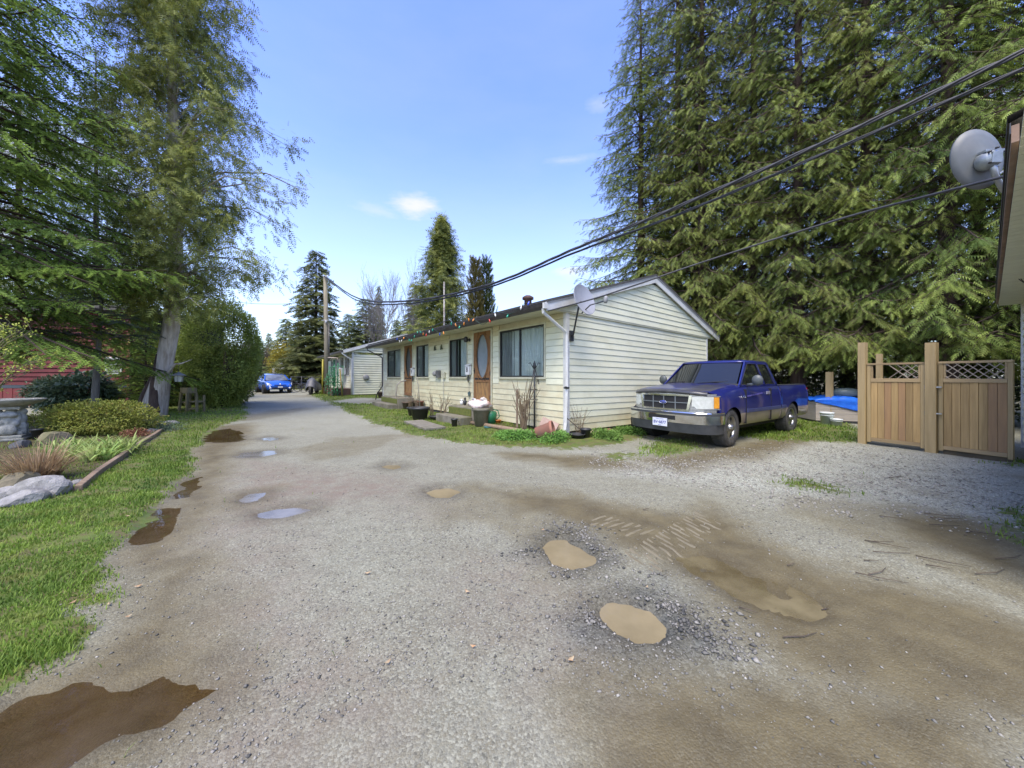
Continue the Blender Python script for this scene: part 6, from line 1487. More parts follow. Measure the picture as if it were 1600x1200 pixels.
# local x = along the eave towards the camera, local y = away from the house (so the wall is at y<0)
sgn = 1 if (Matrix.Rotation(rh.rotation_euler.z, 3, 'Z') @ Vector((0, 1, 0))).dot(nv) > 0 else -1
def ry(v): return sgn * v
def bxr(nm, x0, x1, y0, y1, z0, z1, mt): y0, y1 = sorted((ry(y0), ry(y1))); return MB().box((x0, y0, z0), (x1, y1, z1)).build(nm, mt, rh)
EZ = 2.86
bxr('fascia', .0, 8.4, -.03, .0, EZ + .04, EZ + .15, mat('fascia_brown', (.26, .16, .10), (.17, .11, .07), .7, scale=5, dirt=(.3, .25, .2)))
bxr('drip_edge', .0, 8.4, -.036, -.031, EZ + .10, EZ + .17, BLACKP)
for k in range(62): bxr('soffit_panel', k * .15 + .002, k * .15 + .146, .0, .275, EZ + .0, EZ + .012, SOFF)
bxr('wall', .02, 8.4, .315, .50, .0, EZ + .3, SIDD)
for k in range(18):
    z = .15 + k * EXPO; y0, y1 = .275, .293; m_ = MB()
    m_.add([(.05, ry(y0), z), (8.4, ry(y0), z), (8.4, ry(.32), z), (.05, ry(.32), z), (.05, ry(y1), z + EXPO - .008), (8.4, ry(y1), z + EXPO - .008), (8.4, ry(.32), z + EXPO - .008), (.05, ry(.32), z + EXPO - .008)], [(0, 1, 5, 4), (4, 5, 6, 7), (0, 3, 2, 1), (0, 4, 7, 3)]); m_.build('siding_board', SID, rh)
bxr('corner_board', -.02, .05, .26, .37, .0, EZ, TRIM)
m_ = MB(); m_.add([(-.02, ry(-.045), EZ + .17), (8.4, ry(-.045), EZ + .17), (8.4, ry(4), EZ + 1.5), (-.02, ry(4), EZ + 1.5), (-.02, ry(-.045), EZ + .22), (8.4, ry(-.045), EZ + .22), (8.4, ry(4), EZ + 1.55), (-.02, ry(4), EZ + 1.55)], [(0, 1, 2, 3), (7, 6, 5, 4), (0, 4, 5, 1), (0, 3, 7, 4)]); m_.build('roof', ROOFM, rh)
bxr('end_wall', .02, .1, .51, 6.5, .0, EZ + .2, SID)
# cable coil hanging by the fascia
cc = at(1570, 408, 5.2); t = thing('cable_coil', 'loose coil of dark cable hanging from the neighbouring fascia', 'cable coil', cc)
MB().tube([(.09 * math.cos(a * 1.1) + .01 * a, .02 * math.sin(a), .12 * math.sin(a) - .012 * a) for a in [i * .4 for i in range(48)]], .006, 4).build('coil', CBL, t)
DISHW = mat('dish_pale', (.16, .175, .17), (.10, .11, .105), .5, .0, scale=2.2, dirt=(.20, .18, .15), stretch=(1, 1, .6))
Yd = 3.9; dc = at(1532, 247, Yd)
t = thing('satellite_dish', 'large round weathered satellite dish on an arm from the neighbouring eave, top right', 'satellite dish', dc)
ax = Vector((.06, .97, .10)).normalized(); q0 = ax.to_track_quat('Z', 'Y')      # the dish looks away from the lane: its ribbed back faces the camera
qd = ax.to_track_quat('Z', 'Y').to_euler()
o = dish(.30, .06, DISHW).build('reflector', DISHW, t, ax * -.02, qd); o.scale = (.86, 1.10, 1); o.rotation_euler = (q0 @ Quaternion((0, 0, 1), R(-28))).to_euler()
q3 = ax.to_track_quat('Z', 'Y')
bk_ = thing('bracket', '', '', (0, 0, 0)); bpy.data.objects.remove(bk_)
m_ = MB(); m_.lathe([(.10, 0), (.105, -.05), (.085, -.10), (.05, -.12), (.001, -.12)], 16); m_.box((-.12, -.07, -.05), (-.09, .09, -.015)); m_.box((-.12, .07, -.09), (.08, .10, -.01)); m_.box((-.05, -.06, -.13), (.05, .06, -.10))
m_.build('bracket', mat('bracket_steel', (.34, .37, .37), (.22, .24, .24), .4, .5, scale=8), t, ax * -.02 - Vector((-.0, 0, .06)), qd, bev=.006)
for q in ((-.08, .06), (.07, .06), (.0, .10), (.05, -.05)): MB().lathe([(.012, -.125), (.012, -.10)], 6, M=Matrix.Translation((q[0], q[1], 0))).build('bolt', BLACKP, t, ax * -.02 - Vector((0, 0, .06)), qd)
wallp = at(1579, 300, 4.0) - dc
MB().tube([ax * -.10 + Vector((0, 0, -.10)), Vector((.06, .0, -.24)) + ax * -.08, wallp + Vector((-.08, 0, .02)), wallp], .026, 10).build('mast', mat('mast_grey', (.40, .42, .41), (.3, .31, .3), .4, .4, scale=5), t)
MB().tube([ax * -.06 + Vector((.06, 0, -.05)), at(1560, 272, 3.9) - dc, at(1578, 262, 4.0) - dc], .012, 6).build('brace', MATS['mast_grey'], t)
MB().lathe([(.05, -.02), (.055, 0), (.04, .03)], 12).build('wall_plate', BLACKP, t, wallp)
MB().tube([wallp + Vector((0, 0, .1)), wallp + Vector((-.02, -.1, -.05)), wallp + Vector((.06, -.2, -.16)), wallp + Vector((.3, -.4, -.12))], .008, 5).build('cable', CBL, t)
# ------------------------------------------------------------------ red trailer and garden on the left
REDS = mat('red_siding', (.11, .014, .013), (.08, .011, .011), .85, scale=2, rnd=.05, dirt=(.15, .04, .035)); REDP = mat('red_skirting', (.17, .022, .018), (.12, .018, .014), .6, scale=3, stretch=(6, 6, .6), rnd=.06)
L0 = at(205, 600, 16.2); L0.z = rise(16)
rt_ = thing('red_trailer', 'dark red lap-sided trailer home with a plank skirting behind the garden trees', 'trailer home', L0, R(178))
W_ = 9.5
for k in range(17):
    z = 1.0 + k * .2; m_ = MB(); m_.add([(0, .06, z), (W_, .06, z), (W_, -.1, z), (0, -.1, z), (0, .02, z + .17), (W_, .02, z + .17), (W_, -.1, z + .17), (0, -.1, z + .17)], [(0, 4, 5, 1), (0, 1, 2, 3), (4, 7, 6, 5), (0, 3, 7, 4), (1, 5, 6, 2)]); m_.build('siding_board', REDS, rt_)
MB().box((.02, -5, .1), (W_, -.1, 4.4)).build('core_wall', DARKI, rt_); MB().box((-.02, -.1, .85), (W_, .05, 1.0)).build('dark_band', mat('band_dark', (.03, .04, .05), None, .5), rt_)
for k in range(38): MB().box((k * .25 + .003, -.1, .02), (k * .25 + .247, .03 + .012 * (k % 2), .85)).build('skirting_board', REDP, rt_)
MB().box((-.06, -.12, .9), (.12, .08, 4.4)).build('corner_board', mat('trim_red', (.26, .04, .035), None, .5), rt_)
MB().box((-.5, -5, 4.4), (W_ + .5, .5, 4.6)).build('roof', ROOFM, rt_)
for x0, x1, z0, z1 in ((.35, 1.15, 1.5, 2.3),):
    wn = MB().box((x0, .05, z0), (x1, .10, z1)).build('window', TRIM, rt_); MB().box((x0 + .07, .10, z0 + .07), (x1 - .07, .11, z1 - .07)).build('pane', mat('far_pane'), wn)
e = g(236, 634); f_ = g(196, 634); t = thing('timber_edging', 'low stacked timber edging on the gravel beyond the red trailer corner', 'edging', e, math.atan2(f_.y - e.y, f_.x - e.x))
for k in range(2): MB().box((0, -.08, .0 + k * .15), (1.5, .08, .145 + k * .15)).build('timber', POLEW, t, bev=.01)
# rocks
ROCK = mat('rock_grey', (.32, .31, .28), (.15, .145, .13), .85, scale=7, bump=2.0, bscale=14, dirt=(.36, .35, .33)); ROCKM = mat('rock_mossy', (.20, .17, .11), (.13, .12, .06), .9, scale=4, bump=.8, bscale=14, dirt=(.10, .11, .03)); ROCKD = mat('rock_dark', (.05, .055, .06), (.08, .085, .09), .8, scale=5, bump=.6)
def rock(px, py, w_, h_, mt, lb, seed, Y=None, flat=1.0):
    p = g(px, py); p.z = zat(p.x, p.y); bm = bmesh.new(); bmesh.ops.create_icosphere(bm, subdivisions=3, radius=1); r_ = random.Random(seed)
    pl_ = [(Vector((r_.gauss(0, 1), r_.gauss(0, 1), r_.gauss(0, .7))).normalized(), r_.uniform(.62, .85)) for _ in range(12)]
    for v in bm.verts:
        for n_, d_ in pl_:
            q = v.co.dot(n_)
            if q > d_: v.co -= n_ * (q - d_) * .92
    for v in bm.verts:
        v.co += v.co.normalized() * .02 * r_.uniform(-1, 1); v.co.x *= w_ / 2 * 1.2; v.co.y *= w_ / 2 * .9; v.co.z *= h_ * .95
    me = bpy.data.meshes.new('rock'); bm.to_mesh(me); bm.free(); me.materials.append(mt)
    o = link('rock', me, None, (p.x, p.y, p.z + h_ * .22), (r_.uniform(-.1, .1), r_.uniform(-.1, .1), r_.uniform(0, 3))); tag(o, lb, 'rock')
rock(68, 778, .44, .20, ROCK, 'large pale grey boulder in front of the dry grass clump', 3); rock(32, 790, .36, .12, ROCK, 'flat grey rock at the grass edge, left of the large boulder', 4); rock(4, 784, .26, .13, ROCK, 'bluish grey rock cut by the left edge', 5)
rock(96, 772, .22, .12, ROCK, 'small white-grey rock right of the large boulder', 6); rock(28, 768, .40, .16, ROCKM, 'brownish rock behind the flat grey rock', 7); rock(120, 762, .12, .05, ROCK, 'tiny pale stone at the end of the log edging', 17)
rock(82, 698, .62, .26, ROCKM, 'long mossy brown stone behind the lily leaves', 8); rock(32, 702, .34, .12, ROCKD, 'black stone below the bird bath', 9); rock(186, 677, .24, .16, ROCKD, 'dark stone at the right end of the low green shrub', 10)
rock(200, 659, .50, .10, ROCKM, 'flat mossy slab behind the garden bed', 11); rock(228, 661, .5, .08, ROCKM, 'flat greenish stone near the cedar root', 12); rock(247, 671, .26, .16, ROCK, 'white stone at the far tip of the log edging', 13)
rock(238, 678, .26, .09, ROCK, 'low grey stone left of the white stone', 14); rock(268, 665, .45, .10, ROCK, 'long pale stone just beyond the white stone', 15); rock(262, 673, .16, .06, ROCKM, 'small mossy stone on the lawn by the white stone', 16)
# log edging
LOGM = wood('log_wood', (.27, .20, .13), (.16, .11, .07), rnd=.15, axis=0)
pts = [(122, 772), (152, 746), (188, 722), (212, 703), (240, 685), (266, 666)]
t0 = g(*pts[0]); t = thing('log_edging', 'weathered boards laid end to end along the garden bed edge', 'edging', t0)
for i in range(len(pts) - 1):
    a, b = g(*pts[i]), g(*pts[i + 1]); a.z = zat(a.x, a.y) + .03; b.z = zat(b.x, b.y) + .03; MB().beam(a - t0 + (b - a) * .02, b - t0, .07, .09).build('board', LOGM, t, bev=.012)
# bird bath with a carved figure
STN = mat('cast_stone', (.40, .39, .34), (.24, .24, .20), .85, scale=6, bump=.6, bscale=30, dirt=(.15, .15, .09))
bb = g(18, 690); bb.z = zat(bb.x, bb.y)
t = thing('bird_bath', 'cast stone bird bath on a carved cherub pedestal at the left edge', 'bird bath', bb, R(-52))
MB().lathe([(.10, .70), (.20, .72), (.40, .80), (.46, .86), (.47, .88), (.43, .885), (.36, .83), (.2, .79), (.001, .78)], 32).build('basin', STN, t)
MB().box((-.29, -.24, 0), (.29, .24, .05)).box((-.25, -.21, .05), (.25, .21, .11)).build('plinth', STN, t, bev=.015); MB().box((-.20, -.17, .66), (.20, .17, .72)).build('capital', STN, t, bev=.015)
fg = MB()
def ball(m_, x, y, z, rx, ry_, rz_): 
    n = 10; pr_ = [(max(.001, math.sin(math.pi * i / n)), -math.cos(math.pi * i / n)) for i in range(n + 1)]
    m_.lathe(pr_, 14, M=Matrix.Translation((x, y, z)) @ Matrix.Diagonal((rx, ry_, rz_, 1)))
ball(fg, 0, 0, .36, .17, .14, .34)
for sx in (-1, 1):
    for (x, y, z, a, b, c) in ((.0, -.17, .60, .065, .065, .075), (.0, -.15, .44, .09, .08, .13), (.045, -.17, .28, .05, .07, .10), (.05, -.20, .17, .035, .045, .09), (.11, -.14, .48, .035, .035, .10), (.14, -.10, .36, .05, .06, .07), (.17, -.05, .55, .05, .09, .06), (.17, -.04, .22, .06, .09, .10), (.10, -.16, .14, .05, .05, .06)):
        ball(fg, sx * x, y, z, a, b, c); ball(fg, sx * x * .9, -y * .9, z, a, b, c)
fo = fg.build('carved_figure', STN, t); md = fo.modifiers.new('r', 'REMESH'); md.mode = 'VOXEL'; md.voxel_size = .014; md.use_smooth_shade = True; sm_ = fo.modifiers.new('s', 'SMOOTH'); sm_.iterations = 3; baked(fo)
for p, lb in (((58, 689), 'small black pot right of the bird bath pedestal'), ((-2, 690), 'black pot left of the bird bath pedestal')):
    q = g(*p); o = MB().lathe([(.06, 0), (.09, .2), (.10, .2), (.10, .23), (.085, .23), (.07, .05), (.001, .05)], 14).build('plant_pot', BLACKP, None, (q.x, q.y, zat(q.x, q.y))); tag(o, lb, 'pot', 'black pots beside the bird bath')
# lantern, wooden stand
lp = c0 + Vector((1.0, -.2, 1.86)); t = thing('hanging_lantern', 'grey glass lantern hanging from the bare branch of the open cedar', 'lantern', lp)
MB().tube([(0, 0, 0), (0, 0, -.30)], .006, 5).build('hook', BLACKP, t)
MB().lathe([(.001, -.28), (.06, -.32), (.20, -.40), (.20, -.42), (.13, -.42)], 6, smooth=False).build('cap', mat('lantern_metal', (.12, .14, .13), (.2, .21, .2), .5, .4), t)
MB().lathe([(.12, -.42), (.10, -.62), (.001, -.63)], 6, smooth=False).build('glass', mat('frosted_glass', (.42, .44, .38), (.3, .32, .28), .3, scale=10), t)
m_ = MB()
for i in range(6): a = i * math.pi / 3; m_.tube([(.125 * math.cos(a), .125 * math.sin(a), -.42), (.105 * math.cos(a), .105 * math.sin(a), -.63)], .009, 4)
m_.build('frame', mat('lantern_metal'), t)
WST = wood('stand_wood', (.22, .19, .10), (.14, .12, .06), rnd=.12)
sp_ = g(294, 644); sp_.z = zat(sp_.x, sp_.y); t = thing('wooden_stand', 'mossy wooden planter box on splayed legs joined to a low bench, by the yew', 'stand', sp_, R(-20))
MB().box((-.20, -.16, .72), (.26, .16, .94)).build('box', WST, t, bev=.01)
for x, y, dx in ((-.16, -.14, -.10), (.22, -.14, .03), (-.16, .14, -.10), (.22, .14, .03)): MB().beam((x, y, .76), (x + dx, y * 1.2, 0), .085, .07).build('leg', WST, t)
MB().box((.30, -.12, .38), (.78, .16, .43)).build('bench_seat', WST, t); MB().box((-.2, -.1, .34), (.3, -.06, .40)).build('rail', WST, t); MB().beam((.26, -.12, .10), (.74, -.12, .16), .05, .06).build('rail', WST, t)
for x in (.72,): MB().box((x, -.14, 0), (x + .06, -.08, .66)).build('leg', WST, t); MB().box((x, .10, 0), (x + .06, .16, .66)).build('leg', WST, t)
# garden plants
L_RHO = leafmat('rhododendron_leaf', (.030, .065, .030), (.10, .15, .085), rough=.35, ns=3); L_AZ = leafmat('azalea_leaf', (.08, .11, .018), (.30, .33, .06), ns=3, warm=(.30, .20, .06)); L_LILY = leafmat('lily_leaf', (.17, .27, .05), (.42, .52, .16), transl=.35, ns=4); L_DRY = leafmat('dry_grass_blade', (.22, .15, .08), (.50, .37, .20), ns=5); L_IVY = leafmat('ivy_leaf', (.06, .14, .03), (.20, .36, .07), ns=4)
q = g(92, 652); rho = broad('rhododendron_leaves', 201, 5200, L_RHO, (1.05, .9, .72), .15, .3, 2.4, .5, elong=1.25, droop=.5)
t = thing('rhododendron', 'dark glossy rhododendron in front of the red trailer wall', 'shrub', (q.x, q.y + .6, 0)); link('leaves', rho, t, (0, 0, .74)); link('branches', bare('rho_branches', 202, 1.3, TWIG, .03, .8, 3, 3), t)
q = g(30, 640); t = thing('rhododendron', 'smaller glossy rhododendron half hidden above the bird bath', 'shrub', (q.x, q.y + 1.2, 0), 1.0); o = link('leaves', rho, t, (0, 0, .7)); t.scale = (.8, .8, .95)
az_ = broad('azalea_leaves', 203, 15000, L_AZ, (1.22, .62, .40), .048, .28, 3.0, .55, elong=1.15)
q = g(108, 688); t = thing('azalea_bush', 'low spreading yellow-green shrub with small leaves across the garden bed', 'shrub', (q.x - .15, q.y + .7, zat(q.x, q.y)), R(8)); link('leaves', az_, t, (0, 0, .36)); link('branches', bare('azalea_branches', 204, .8, TWIG, .02, 1.1, 3, 4), t)
hb = broad('heather_leaves', 205, 3000, leafmat('heather_leaf', (.05, .09, .05), (.13, .18, .10)), (.75, .4, .14), .035, .3, 3, .8)
q = g(222, 678); t = thing('heather_patch', 'low grey-green ground plant by the white stone', 'plant', (q.x, q.y + .3, zat(q.x, q.y))); link('leaves', hb, t, (0, 0, .08))
hb2 = broad('reddish_leaves', 206, 900, leafmat('reddish_leaf', (.14, .06, .03), (.28, .14, .07)), (.3, .2, .10), .04, .3, 3, .8)
q = g(212, 684); t = thing('bronze_plant', 'small reddish-brown plant in front of the grey-green patch', 'plant', (q.x, q.y, zat(q.x, q.y))); link('leaves', hb2, t, (0, 0, .06))
def blades(name, seed, n, L_, wdt, mt, rad, lean_=(.3, 1.1), bend=.9, seg=4, up=1.0):
    r_ = np.random.default_rng(seed); a = r_.uniform(0, 6.283, n); r0 = rad * np.sqrt(r_.random(n)); l = L_ * r_.uniform(.6, 1.15, n); ln = r_.uniform(*lean_, n)
    aa = a + r_.normal(0, .35, n); out = np.stack([np.cos(aa), np.sin(aa), np.zeros(n)], 1); sd = np.stack([-np.sin(aa), np.cos(aa), np.zeros(n)], 1)
    base = np.stack([r0 * np.cos(a), r0 * np.sin(a), np.zeros(n)], 1); Vs = []
    for k in range(seg + 1):
        t = k / seg; ang = ln * (.35 + bend * t); p = base + out * (l * t * np.sin(ang))[:, None] + np.array([0, 0, 1.]) * (l * t * np.cos(ang * up))[:, None]; w_ = wdt * (1 - t ** 2 * .92)
        Vs += [p - sd * w_ / 2, p + sd * w_ / 2]
    Vx = np.stack(Vs, 1); k2 = 2 * (seg + 1); b = (np.arange(n) * k2)[:, None]; F_ = np.concatenate([b + np.array([[2 * k, 2 * k + 1, 2 * k + 3, 2 * k + 2]]) for k in range(seg)], 0)
    v = np.repeat(r_.uniform(.1, .9, n), k2) + np.tile(np.repeat(np.linspace(-.1, .2, seg + 1), 2), n)
    return mesh_np(name, Vx.reshape(-1, 3), F_, mt, {'v': np.clip(v, 0, 1)})
lily = [blades('lily_leaves', 210 + i, 26, .30, .032, L_LILY, .07, (.25, 1.0), 1.2) for i in range(3)]
rr_ = random.Random(8); k = 0; ordw = fl + ['eleventh', 'twelfth', 'thirteenth', 'fourteenth', 'fifteenth', 'sixteenth', 'seventeenth', 'eighteenth', 'nineteenth', 'rightmost']
lp_ = [(86, 716), (97, 708), (104, 718), (112, 704), (120, 713), (128, 720), (131, 706), (141, 713), (149, 721), (152, 705), (160, 714), (168, 722), (172, 706), (180, 714), (188, 708), (196, 713), (204, 708), (110, 724), (92, 722), (140, 726)]
lp_ = sorted(lp_)
for px, py in lp_:
    q = g(px, py); t = thing('lily_clump', f'pale green lily clump, {ordw[k]} from the left of those by the dry grass', 'lily', (q.x, q.y, zat(q.x, q.y)), rr_.uniform(0, 6), 'lily clumps in the garden bed'); s_ = rr_.uniform(.85, 1.2); t.scale = (s_, s_, s_); link('leaves', lily[k % 3], t); k += 1
dg_ = blades('dry_blades', 220, 420, .55, .013, L_DRY, .16, (.15, 1.25), .6, 3)
q = g(58, 758); t = thing('dry_grass', 'tan dried ornamental grass clump behind the large boulder', 'grass clump', (q.x, q.y, zat(q.x, q.y))); link('blades', dg_, t)
# budding shrub branches reaching in from the left
q = at(-60, 620, 5.2); t = thing('budding_shrub', 'bare branches with yellow-green buds reaching in at the left edge', 'shrub', (q.x, q.y, 0))
rr_ = random.Random(31); m_ = MB(); ends = []
for i in range(13):
    ep = at(rr_.uniform(5, 82), rr_.uniform(500, 585), rr_.uniform(4.9, 5.6)) - q; ep.z += q.z; mid = Vector((ep.x * .45, ep.y * .5, ep.z * .78)); pts_ = spline([(0, 0, -.05), mid, ep], 10); m_.tube(pts_, [.014 - .0011 * j for j in range(len(pts_))], 5)
    for j in range(3, len(pts_)):
        b_ = pts_[j] + Vector((rr_.uniform(-.14, .14), rr_.uniform(-.1, .1), rr_.uniform(.02, .14))); m_.tube([pts_[j], b_], [.005, .002], 4); ends.append(b_)
m_.build('branches', mat('twig_olive', (.16, .15, .06), (.10, .09, .05), .8, scale=8), t)
n = len(ends) * 7; E = np.array([tuple(e_) for e_ in ends]).repeat(7, 0) + rng.normal(0, .022, (n, 3)); T2 = np.array([[(0, 0, 0), (.5, -.3, 0), (1, 0, 0)], [(0, 0, 0), (1, 0, 0), (.5, .3, 0)]], float)
Vx, Fx, Av = place(T2, E, rng.normal(0, 1, (n, 3)) + [0, 0, 1], rng.normal(0, 1, (n, 3)), np.full(n, .035), rng.random(n)); link('buds', mesh_np('buds', Vx, Fx, leafmat('bud_leaf', (.22, .26, .03), (.45, .48, .09)), {'v': Av}), t)
# dark hedge mass and undergrowth that close the view behind the yard and the cedars
def mass(name, seed, n, boxes, leaf, size, kind='stuff'):
    r_ = np.random.default_rng(seed); P_ = []
    for (x0, y0, x1, y1, h_, wd, m_n) in boxes:
        t = r_.random(m_n); x = x0 + (x1 - x0) * t + r_.normal(0, wd, m_n); y = y0 + (y1 - y0) * t + r_.normal(0, wd, m_n); top_ = h_ * (.45 + .8 * fbm(x, y, .45, 3, seed)); z = top_ * r_.random(m_n) ** .7; P_.append(np.stack([x, y, z + base_z(x, y)], 1))
    P_ = np.concatenate(P_); n = len(P_); Vx, Fx, Av = place(T2, P_, r_.normal(0, 1, (n, 3)), r_.normal(0, .5, (n, 3)) + [0, 0, 1], size * r_.uniform(.6, 1.4, n), r_.random(n) * .8)
    link(name, mesh_np(name, Vx, Fx, leaf, {'v': Av}), kind=kind)
A_, B_ = hp(12.2, 9, 0), hp(12.2, -13, 0); C_, D_ = hp(16.5, 12, 0), hp(16.5, -15, 0)
mass('undergrowth', 401, 0, [(A_.x, A_.y, B_.x, B_.y, 1.5, .8, 15000), (C_.x, C_.y, D_.x, D_.y, 3.6, .8, 34000)], leafmat('undergrowth_leaf', (.03, .04, .018), (.11, .13, .04), ns=1.5), .13)
mass('hedge_mass', 402, 0, [(-60, 33, -27, 31, 3.2, .8, 9000), (-42, 47, 10, 50, 4.5, 1.2, 10000), (-13, 44, 30, 30, 4, 1.2, 8000)], leafmat('hedge_leaf', (.03, .045, .018), (.085, .10, .035), ns=.6), .34)
brm = [bare('thicket_branches', 411 + i, 3.0, TWIG, .03, .9, 4, 3) for i in range(2)]
for i, (x, y) in enumerate(((11.2, 2.2), (11.6, .4), (11.1, -1.2), (11.8, -2.6), (11.3, -4.2), (11.9, -6.0))):
    p = hp(x, y, 0); t = thing('thicket', f'bare twiggy thicket under the cedars, {fl[i]} from the house side', 'thicket', p, i * 1.3, 'bare thickets under the cedars'); link('branches', brm[i % 2], t)
# ------------------------------------------------------------------ clutter along the front of the cream house
TERR = mat('terracotta', (.36, .16, .10), (.28, .12, .08), .8, scale=5, dirt=(.2, .14, .1)); GRNP = mat('green_plastic', (.015, .15, .06), (.02, .11, .05), .35, scale=5)
def lathe_thing(nm, lb, cat, p, prof_, mt, group=None, rot=(0, 0, 0), part=None):
    o = MB().lathe(prof_, 20).build(nm, mt, None, p, rot); tag(o, lb, cat, group); return o
def pot_prof(r_, h_): return [(r_ * .72, 0), (r_ * .95, h_ * .84), (r_ * 1.06, h_ * .84), (r_ * 1.06, h_), (r_ * .93, h_), (r_ * .9, h_ * .82), (.001, h_ * .8)]
def gz(px, py): q = g(px, py); q.z = zat(q.x, q.y); return q
lathe_thing('planter', 'large weathered concrete planter in front of the near doorstep', 'planter', gz(752, 668), pot_prof(.24, .50), CONC)
q = gz(752, 668); q.z += .46
def sack(u, v):
    a = 2 * math.pi * u; ph = math.pi * v; r_ = 1 + .22 * math.sin(3 * a + 1) * math.sin(2 * ph) + .12 * math.sin(7 * a + 5 * ph); return (.30 * r_ * math.cos(a) * math.sin(ph) - .03, .2 * r_ * math.sin(a) * math.sin(ph), .12 - .13 * math.cos(ph) * r_)
t = thing('crumpled_bag', 'crumpled white and pink plastic bag lying on the concrete planter', 'bag', q); cloth(26, 14, sack).build('bag', mat('bag_white_pink', (.62, .54, .50), (.48, .28, .24), .4, scale=7, lo=.5, hi=.64), t)
cloth(14, 8, lambda u, v: tuple(.42 * c for c in sack(u, v))).build('bag_knot', mat('bag_pale', (.66, .62, .58), (.5, .45, .42), .4, scale=9), t, (.05, 0, .22), (.6, .2, 1))
lathe_thing('white_bottle', 'white bottle standing at the right side of the near doorstep', 'bottle', hp(-.6, 3.05, .50), [(.06, 0), (.065, .16), (.03, .22), (.03, .27), (.001, .27)], WHT)
t = thing('watering_can', 'green plastic watering can beside the concrete planter', 'watering can', gz(767, 667)); MB().lathe([(.15, 0), (.17, .30), (.13, .34), (.12, .34), (.12, .30), (.001, .28)], 20).build('body', GRNP, t)
MB().tube([(-.14, 0, .08), (-.24, 0, .22), (-.30, 0, .36)], [.035, .025, .02], 8).build('spout', GRNP, t); MB().tube([(.15, 0, .10), (.24, 0, .20), (.20, 0, .36), (.05, 0, .40)], .016, 6).build('handle', GRNP, t)
t = thing('toy_bucket', 'green bucket with a yellow band lying tilted above the watering can', 'bucket', gz(772, 661) + Vector((.0, .12, .36)), 0); MB().lathe([(.10, 0), (.13, .22), (.14, .22), (.14, .25), (.12, .25), (.09, .03), (.001, .03)], 18).build('pail', mat('bright_green', (.02, .28, .06), None, .35), t, (0, 0, 0), (.7, .5, 0)); MB().lathe([(.142, .20), (.145, .27), (.12, .27)], 18).build('band', mat('yellow_plastic', (.7, .55, .03), None, .35), t, (0, 0, 0), (.7, .5, 0))
lathe_thing('orange_pot', 'small orange pot on the soil right of the watering can', 'pot', gz(778, 667), pot_prof(.09, .10), mat('orange_plastic', (.55, .16, .03), None, .5))
lathe_thing('blue_dish', 'small teal dish on the soil below the watering can', 'dish', gz(762, 671), [(.08, 0), (.11, .04), (.10, .04), (.001, .015)], mat('teal_plastic', (.04, .14, .15), None, .4))
for i, (px, py, r_, h_, mt, lb) in enumerate(((710, 668, .09, .22, BLACKP, 'black cup-shaped pot on the grass below the near doorstep'), (720, 666, .08, .15, mat('pot_slate', (.10, .11, .12), None, .6), 'small slate pot right of the black cup-shaped pot'), (656, 657, .30, .40, BLACKP, 'large black tub planter on the grass between the doorsteps'), (646, 651, .22, .30, BLACKP, 'smaller black tub behind the large black tub'), (681, 657, .22, .12, BLACKP, 'low black tray pot right of the large tub'), (636, 640, .2, .3, mat('pot_brown', (.10, .07, .05), None, .8), 'brown pot by the handrail of the far doorstep'),
    (902, 686, .17, .10, BLACKP, 'wide low black pot with dead stems by the corner downspout'), (915, 685, .12, .20, BLACKP, 'small black bucket pot right of the corner downspout'))):
    lathe_thing('plant_pot', lb, 'pot', gz(px, py), pot_prof(r_, h_), mt)
for y, x, r_, h_, mt, lb in ((3.35 + 1.45, -.18, .11, .26, mat('pot_darkbrown', (.07, .05, .04), None, .8), 'dark brown pot against the wall left of the near doorstep'), (5.05, -.2, .10, .24, mat('pot_darkbrown'), 'second dark brown pot against the wall, farther left'), (8.35, -.2, .16, .3, mat('pot_darkbrown'), 'brown pot against the wall under the third window'), (7.9, -.2, .14, .3, mat('pot_redbrown', (.16, .07, .05), None, .8), 'reddish pot against the wall beside the brown pot')):
    p = hp(x, y, .12); lathe_thing('plant_pot', lb, 'pot', p, pot_prof(r_, h_), mt)
for y, h_, mt, lb in ((4.25, .20, WHT, 'white garden figurine on the near doorstep, closest to the wall pots'), (4.05, .26, BLACKP, 'black cat figurine on the near doorstep'), (3.75, .18, GREYP, 'grey garden figurine on the near doorstep'), (3.55, .27, mat('figurine_blue', (.16, .2, .3), (.5, .45, .42), .5, scale=18), 'blue and white figurine on the near doorstep')):
    m_ = MB(); ball(m_, 0, 0, h_ * .35, .06, .05, h_ * .36); ball(m_, 0, 0, h_ * .82, .04, .04, h_ * .17); ball(m_, .03, 0, h_ * .45, .04, .03, h_ * .12); ball(m_, -.03, 0, h_ * .45, .04, .03, h_ * .12)
    o = m_.build('figurine', mt, None, hp(-.35, y, .50)); rm_ = o.modifiers.new('r', 'REMESH'); rm_.mode = 'VOXEL'; rm_.voxel_size = .009; rm_.use_smooth_shade = True; baked(o); tag(o, lb, 'figurine')
a_, b_ = gz(726, 663), gz(832, 685); m_ = MB(); mid = gz(790, 675); m_.tube([a_ - a_ + Vector((0, 0, .05)), mid - a_ + Vector((0, 0, .05)), b_ - a_ + Vector((0, 0, .05))], [.055, .06, .05], 8, wob=.12); tag(m_.build('edging_log', LOGM, None, a_), 'long thin log edging the flower bed by the near doorstep', 'log')
o = MB().box((-.9, -.28, 0), (.9, .28, .07)).build('paving_slab', CONC, None, gz(662, 667), (0, 0, HRZ + R(86)), bev=.01); tag(o, 'narrow concrete slab lying in the grass before the doorsteps', 'slab')
RAILM = mat('rail_bleached', (.36, .34, .28), (.27, .25, .2), .6, scale=6)
